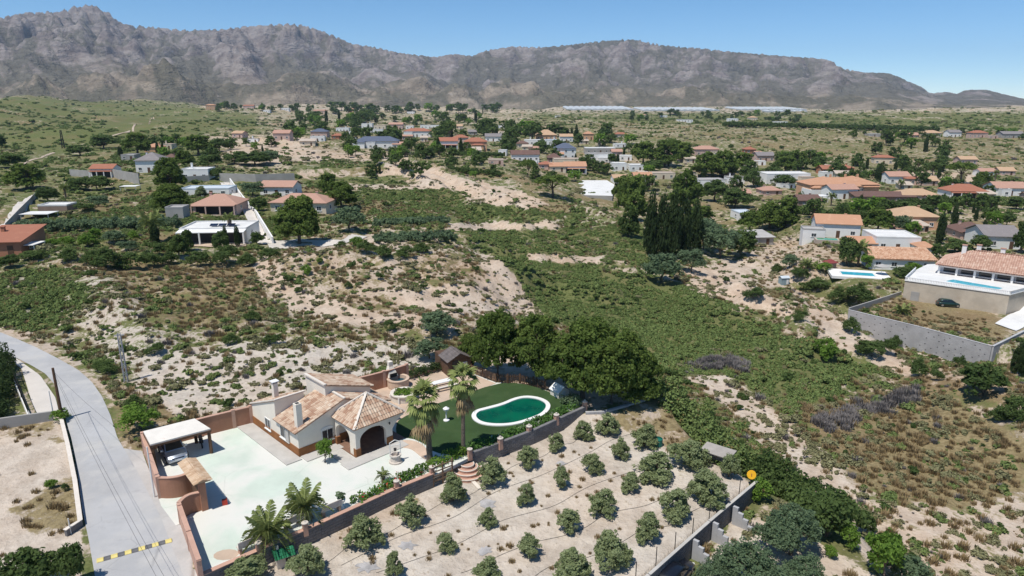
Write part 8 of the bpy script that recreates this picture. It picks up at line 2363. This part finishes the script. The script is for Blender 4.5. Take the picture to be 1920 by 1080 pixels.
# ================================================================ scattered scrub
def shrub_proto(nm, m, seed, ncl, per, leaf, cr, spread=0.46, hgt=0.44):
    rr = np.random.default_rng(seed)
    lob = [(rr.normal() * spread * .5, rr.normal() * spread * .5, rr.uniform(.15, .5) * hgt, rr.uniform(.2, .32), rr.uniform(.2, .32), rr.uniform(.25, .42) * hgt) for _ in range(6)]
    cen = dome_points(ncl, rr, lob); cen[:, 2] = np.maximum(cen[:, 2], .03)
    V, F, Tn = leaf_quads(cen, cr, per, leaf, rr); V[:, 2] = np.maximum(V[:, 2], -.02)
    return leaf_mesh(nm, V, F, Tn, m)
def tuft_proto(nm, m, seed, n, hgt=.5):
    rr = np.random.default_rng(seed)
    V, F, Tn = [], [], []
    for i in range(n):
        a = rr.uniform(0, 6.28); q = rr.uniform(0, .38) ; b = np.array([q * math.cos(a), q * math.sin(a), 0])
        a2 = a + rr.normal() * .8; L = hgt * rr.uniform(.5, 1.1); ln = rr.uniform(.1, .5)
        tip = b + np.array([math.cos(a2) * ln * L, math.sin(a2) * ln * L, L]); sd = np.array([-math.sin(a2), math.cos(a2), 0]) * .035
        k = len(V); V += [b - sd, b + sd, (b + tip) / 2 + sd * .8 + np.array([0, 0, .03]), tip]; F.append((k, k + 1, k + 2, k + 3)); Tn += [rr.uniform()] * 4
    return leaf_mesh(nm, np.array(V), np.array(F), Tn, m)
SHM = {'scrub': [shrub_proto('scrub_shrub', L_SCRUB, 100 + i, 34, 12, .12, .12) for i in range(4)],
       'green': [shrub_proto('green_shrub', L_VALLEY, 110 + i, 34, 12, .13, .12) for i in range(4)],
       'dark': [shrub_proto('dark_shrub', L_BROAD, 120 + i, 40, 12, .12, .12, hgt=.7) for i in range(3)],
       'dry': [tuft_proto('dry_tuft', L_DRY, 130 + i, 90) for i in range(3)],
       'dead': [tuft_proto('dead_shrub', L_DEAD, 140 + i, 120, .45) for i in range(2)]}
SNAME = {'scrub': 'scrub_shrub', 'green': 'green_shrub', 'dark': 'dark_shrub'}

def fov_points(n, r0, r1, rr, power=1.0):
    """points over the valley inside a wedge a little wider than the view; density falls with distance"""
    az = rr.uniform(R(-46), R(46), n)
    u = rr.uniform(0, 1, n)
    q = r0 * (r1 / r0) ** u if power == 0 else (r0 ** power + (r1 ** power - r0 ** power) * u) ** (1 / power)
    return np.sin(az) * q, np.cos(az) * q

KEEP = [PATIO, ORCHARD, ROADZ, LEFTPLOT, PINES]
fa = np.array(FOOT)
def clear(x, y, rad=0.6):
    ok = np.ones(len(x), bool)
    for P in KEEP: ok &= poly_sd(x, y, P) > rad
    for i in range(0, len(x), 4000):
        sl = slice(i, i + 4000)
        d = np.hypot(x[sl, None] - fa[None, :, 0], y[sl, None] - fa[None, :, 1]) - fa[None, :, 2]
        ok[sl] &= (d > rad * .5).all(1)
    return ok

SC_PTS = {k: [] for k in SHM}
def scatter(n, r0, r1, smin, smax, seed, dens_g, dens_d, dens_s, power=1.0, far=False):
    rr = np.random.default_rng(seed)
    x, y = fov_points(n, r0, r1, rr, power)
    ok = clear(x, y, .8 if not far else 3)
    x, y = x[ok], y[ok]
    z = hf(x, y)
    C = cover_at(x, y, z)
    g, d = C[:, 0], C[:, 1]; s_ = np.clip(1 - g - d, 0, 1)
    clump = np.clip(0.5 + 1.1 * fbm(x, y, 14 if not far else 70, 3, 301), 0, 1)
    pr = rr.uniform(0, 1, len(x))
    keep = pr < (g * dens_g + d * dens_d + s_ * dens_s) * (0.35 + 1.3 * clump)
    x, y, z, g, d, s_ = x[keep], y[keep], z[keep], g[keep], d[keep], s_[keep]
    size = smin * (smax / smin) ** (rr.uniform(0, 1, len(x)) ** 1.6)
    q = rr.uniform(0, 1, len(x))
    kd = np.where(q < g * 1.0, 'green', np.where(q < g + d * .45, 'dry', np.where(rr.uniform(0, 1, len(x)) < .85, 'scrub', 'dead')))
    kd = np.where((rr.uniform(0, 1, len(x)) < .04), 'dark', kd)
    for k in SHM:
        m = kd == k
        sz = size[m] * (0.6 if k == 'dry' else 1)
        SC_PTS[k].append(np.stack([x[m], y[m], z[m], sz], 1))
scatter(22000, 42, 150, .22, 1.25, 401, .7, .6, .42)
scatter(14000, 60, 260, .4, 1.7, 402, .8, .55, .30)
scatter(8000, 150, 420, .8, 2.8, 403, .8, .4, .20)
scatter(13000, 300, 1100, 1.4, 4.2, 404, .95, .55, .25, 1.0, True)
scatter(14000, 800, 2500, 2.5, 6.5, 405, .95, .5, .25, 1.0, True)

# dense valley floor: overlapping green shrubs
rr = np.random.default_rng(431)
x, y = fov_points(42000, 60, 240, rr, 1.0)
z = hf(x, y); C = cover_at(x, y, z)
m = (C[:, 0] > .62) & clear(x, y, .8)
sz = rr.uniform(.55, 1.5, len(x)) * (1 + .5 * fbm(x, y, 18, 3, 77))
SC_PTS['green'].append(np.stack([x[m], y[m], z[m] - .1, sz[m]], 1))
# dry grass, in the dry places
x, y = fov_points(26000, 42, 240, rr, 1.0)
z = hf(x, y); C = cover_at(x, y, z)
m = (rr.uniform(0, 1, len(x)) < C[:, 1] * 1.3 - .15) & clear(x, y, .5)
SC_PTS['dry'].append(np.stack([x[m], y[m], z[m], rr.uniform(.5, 1.2, len(x))[m]], 1))
# weeds in the orchard, the verges and the bare plot
KEEP_ = KEEP; KEEP = [PATIO]
P = W0([(600, 1000), (880, 866), (1000, 820), (1230, 745), (1330, 860), (1415, 900), (1210, 1080), (700, 1150)], ORCH_Z)
x = rr.uniform(-20, 30, 5200); y = rr.uniform(30, 75, 5200)
m = (poly_sd(x, y, P) < -.3) & clear(x, y, .4)
x, y = x[m], y[m]; z = hf(x, y); C = cover_at(x, y, z)
k = rr.uniform(0, 1, len(x)) < .05 + C[:, 1] * .9
SC_PTS['dry'].append(np.stack([x[k], y[k], z[k], rr.uniform(.25, .7, k.sum())], 1))
x = rr.uniform(-62, -26, 3000); y = rr.uniform(28, 80, 3000)
m = ((poly_sd(x, y, LEFTPLOT) < -.5)) & clear(x, y, .4) & (poly_sd(x, y, W0(RE_L + RE_R[::-1])) > .5)
x, y = x[m], y[m]; z = hf(x, y); C = cover_at(x, y, z)
px_, py_, _ = proj(x, y, z)
k = (rr.uniform(0, 1, len(x)) < C[:, 1] * 1.0 - .05) & (py_ > 800)
SC_PTS['dry'].append(np.stack([x[k], y[k], z[k], rr.uniform(.35, 1.0, k.sum())], 1))
KEEP = KEEP_
# grey dead shrub streaks of the valley
for L_ in ([(1540, 800), (1600, 775), (1680, 758), (1710, 735)], [(1310, 690), (1360, 680), (1390, 690)]):
    q = Gs(resample(L_, 60)); 
    q = np.repeat(q, 2, 0); q[:, 0] += rr.normal(0, .6, len(q)); q[:, 1] += rr.normal(0, .8, len(q)); q[:, 2] = hf(q[:, 0], q[:, 1])
    SC_PTS['dead'].append(np.concatenate([q, rr.uniform(1.0, 1.9, (len(q), 1))], 1))

def stuff_instances(name, protos, P4, seed):
    """one object: points that carry scale and turn, each drawn as one of the given plants"""
    rr = np.random.default_rng(seed)
    me = bpy.data.meshes.new(name)
    me.vertices.add(len(P4)); me.vertices.foreach_set('co', np.ascontiguousarray(P4[:, :3], np.float32).ravel())
    for an, arr in (('psize', P4[:, 3]), ('pturn', rr.uniform(0, 6.28, len(P4)))):
        a = me.attributes.new(an, 'FLOAT', 'POINT'); a.data.foreach_set('value', arr.astype(np.float32))
    a = me.attributes.new('pick', 'INT', 'POINT'); a.data.foreach_set('value', rr.integers(0, len(protos), len(P4)).astype(np.int32))
    o = link(name, me)
    ng = bpy.data.node_groups.new(name + '_nodes', 'GeometryNodeTree')
    ng.interface.new_socket('Geometry', in_out='INPUT', socket_type='NodeSocketGeometry'); ng.interface.new_socket('Geometry', in_out='OUTPUT', socket_type='NodeSocketGeometry')
    N, L = ng.nodes, ng.links
    gi, go = N.new('NodeGroupInput'), N.new('NodeGroupOutput')
    m2p = N.new('GeometryNodeMeshToPoints'); L.new(gi.outputs[0], m2p.inputs['Mesh'])
    join = N.new('GeometryNodeJoinGeometry')
    for ob in reversed(protos):
        oi = N.new('GeometryNodeObjectInfo'); oi.transform_space = 'ORIGINAL'; oi.inputs['Object'].default_value = ob; oi.inputs['As Instance'].default_value = True
        L.new(oi.outputs['Geometry'], join.inputs[0])
    iop = N.new('GeometryNodeInstanceOnPoints'); iop.inputs['Pick Instance'].default_value = True
    L.new(m2p.outputs['Points'], iop.inputs['Points']); L.new(join.outputs[0], iop.inputs['Instance'])
    def attr(n_, ty):
        q_ = N.new('GeometryNodeInputNamedAttribute'); q_.data_type = ty; q_.inputs['Name'].default_value = n_
        return [s_ for s_ in q_.outputs if s_.name == 'Attribute' and s_.enabled][0]
    L.new(attr('pick', 'INT'), iop.inputs['Instance Index'])
    cx = N.new('ShaderNodeCombineXYZ'); L.new(attr('pturn', 'FLOAT'), cx.inputs['Z'])
    e2r = N.new('FunctionNodeEulerToRotation'); L.new(cx.outputs[0], e2r.inputs[0]); L.new(e2r.outputs[0], iop.inputs['Rotation'])
    L.new(attr('psize', 'FLOAT'), iop.inputs['Scale'])
    L.new(iop.outputs[0], go.inputs[0])
    md = o.modifiers.new('scatter', 'NODES'); md.node_group = ng
    return o

STUFF_NAME = {'scrub': 'scrub_undergrowth', 'green': 'valley_undergrowth', 'dark': 'dark_undergrowth', 'dry': 'dry_grass', 'dead': 'dead_undergrowth'}
NSING = {'scrub': 110, 'green': 70, 'dark': 90}
nearl = {'scrub': 'grey green scrub shrub', 'green': 'green valley shrub', 'dark': 'dark green shrub'}
for k, lst in SC_PTS.items():
    A = np.concatenate(lst)
    if k in NSING:      # those that show largest stand as objects of their own
        px_, py_, dep_ = proj(A[:, 0], A[:, 1], A[:, 2])
        big = A[:, 3] / dep_ * ((px_ > 4) & (px_ < 1916) & (py_ < 1076))
        order = np.argsort(-big); sel = order[:NSING[k]]; rest = np.setdiff1d(np.arange(len(A)), sel)
        objs = []
        for j, i in enumerate(sel):
            me_ = SHM[k][j % len(SHM[k])]
            o_ = link(SNAME[k], me_, None, tuple(A[i, :3]), random.uniform(0, 6.28), float(A[i, 3]))
            w_ = A[i, 3] * FPX / dep_[i]
            adj = {'scrub': 'grey green', 'green': 'leafy green', 'dark': 'dark rounded'}[k]
            tag(o_, uniq(adj, 'shrub', px_[i], py_[i], w_), 'shrub', 'shrubs on the open ground')
            objs.append(o_)
        protos = objs[:len(SHM[k])]
        A = A[rest]
    else:
        protos = []
        for j, me_ in enumerate(SHM[k]):
            o_ = link(STUFF_NAME[k], me_, None, tuple(A[j, :3]), 0.5 * j, float(A[j, 3])); tag(o_, kind='stuff'); protos.append(o_)
        A = A[len(protos):]
    o = stuff_instances(STUFF_NAME[k], protos, A, 500 + len(A))
    tag(o, kind='stuff')

# drip hoses and burnt patches in the orchard
for i, (a, b) in enumerate([((640, 1060), (1230, 790)), ((700, 1080), (1290, 840)), ((860, 1070), (1330, 900)), ((1000, 1080), (1390, 925)), ((900, 905), (1100, 815)), ((560, 1075), (960, 885))]):
    p0, p1 = U(*a, ORCH_Z), U(*b, ORCH_Z)
    pts_ = []
    for k in range(41):
        q = p0.lerp(p1, k / 40); q.x += .25 * math.sin(k * .7 + i) * .6; q.y += .3 * math.sin(k * .45 + i * 2); q.z = ground_z(q.x, q.y) + .03
        pts_.append(q)
    tag(MB().tube(pts_, .012, 4).build('drip_hose', M_BLACK), 'thin black drip hose ' + ['from the big olive under the wall to the plastic tub', 'from the bottom edge to the olive by the shelter', 'crossing the pale open soil towards the yellow sign', 'nearest the lower right orchard wall', 'short, under the middle of the pool wall', 'along the foot of the retaining wall'][i], 'hose', 'drip hoses between the olive trees')
M_ASH = mat('grey_ash', (0.36, 0.345, 0.34), .95, .3, 1.5, .3, 10)
for px, py, rx, lab in [(915, 944, .9, 'burnt grey ash ring with a dark centre below the steps'), (762, 1022, .9, 'pale grey ash patch between low olive trees'), (908, 1032, .7, 'small grey ash patch low in the orchard'), (1052, 868, .6, 'grey ash patch behind a thin olive tree'), (690, 1062, 1.0, 'grey ash patch beside the big olive under the wall')]:
    p = U(px, py, ORCH_Z); rr_ = random.Random(px)
    n_ = 18; P_ = [(math.cos(6.283 * k / n_) * rx * rr_.uniform(.4, 1.0), math.sin(6.283 * k / n_) * rx * .8 * rr_.uniform(.4, 1.0)) for k in range(n_)]
    mb = MB(); z_ = [ground_z(p.x + a, p.y + b) + .025 for a, b in P_]
    zc = ground_z(p.x, p.y) + .07
    mb.add([(0, 0, zc)] + [(a, b, z) for (a, b), z in zip(P_, z_)], [(0, 1 + k, 1 + (k + 1) % n_) for k in range(n_)])
    tag(mb.build('ash_patch', M_ASH, None, (p.x, p.y, 0)), lab, 'ash patch')
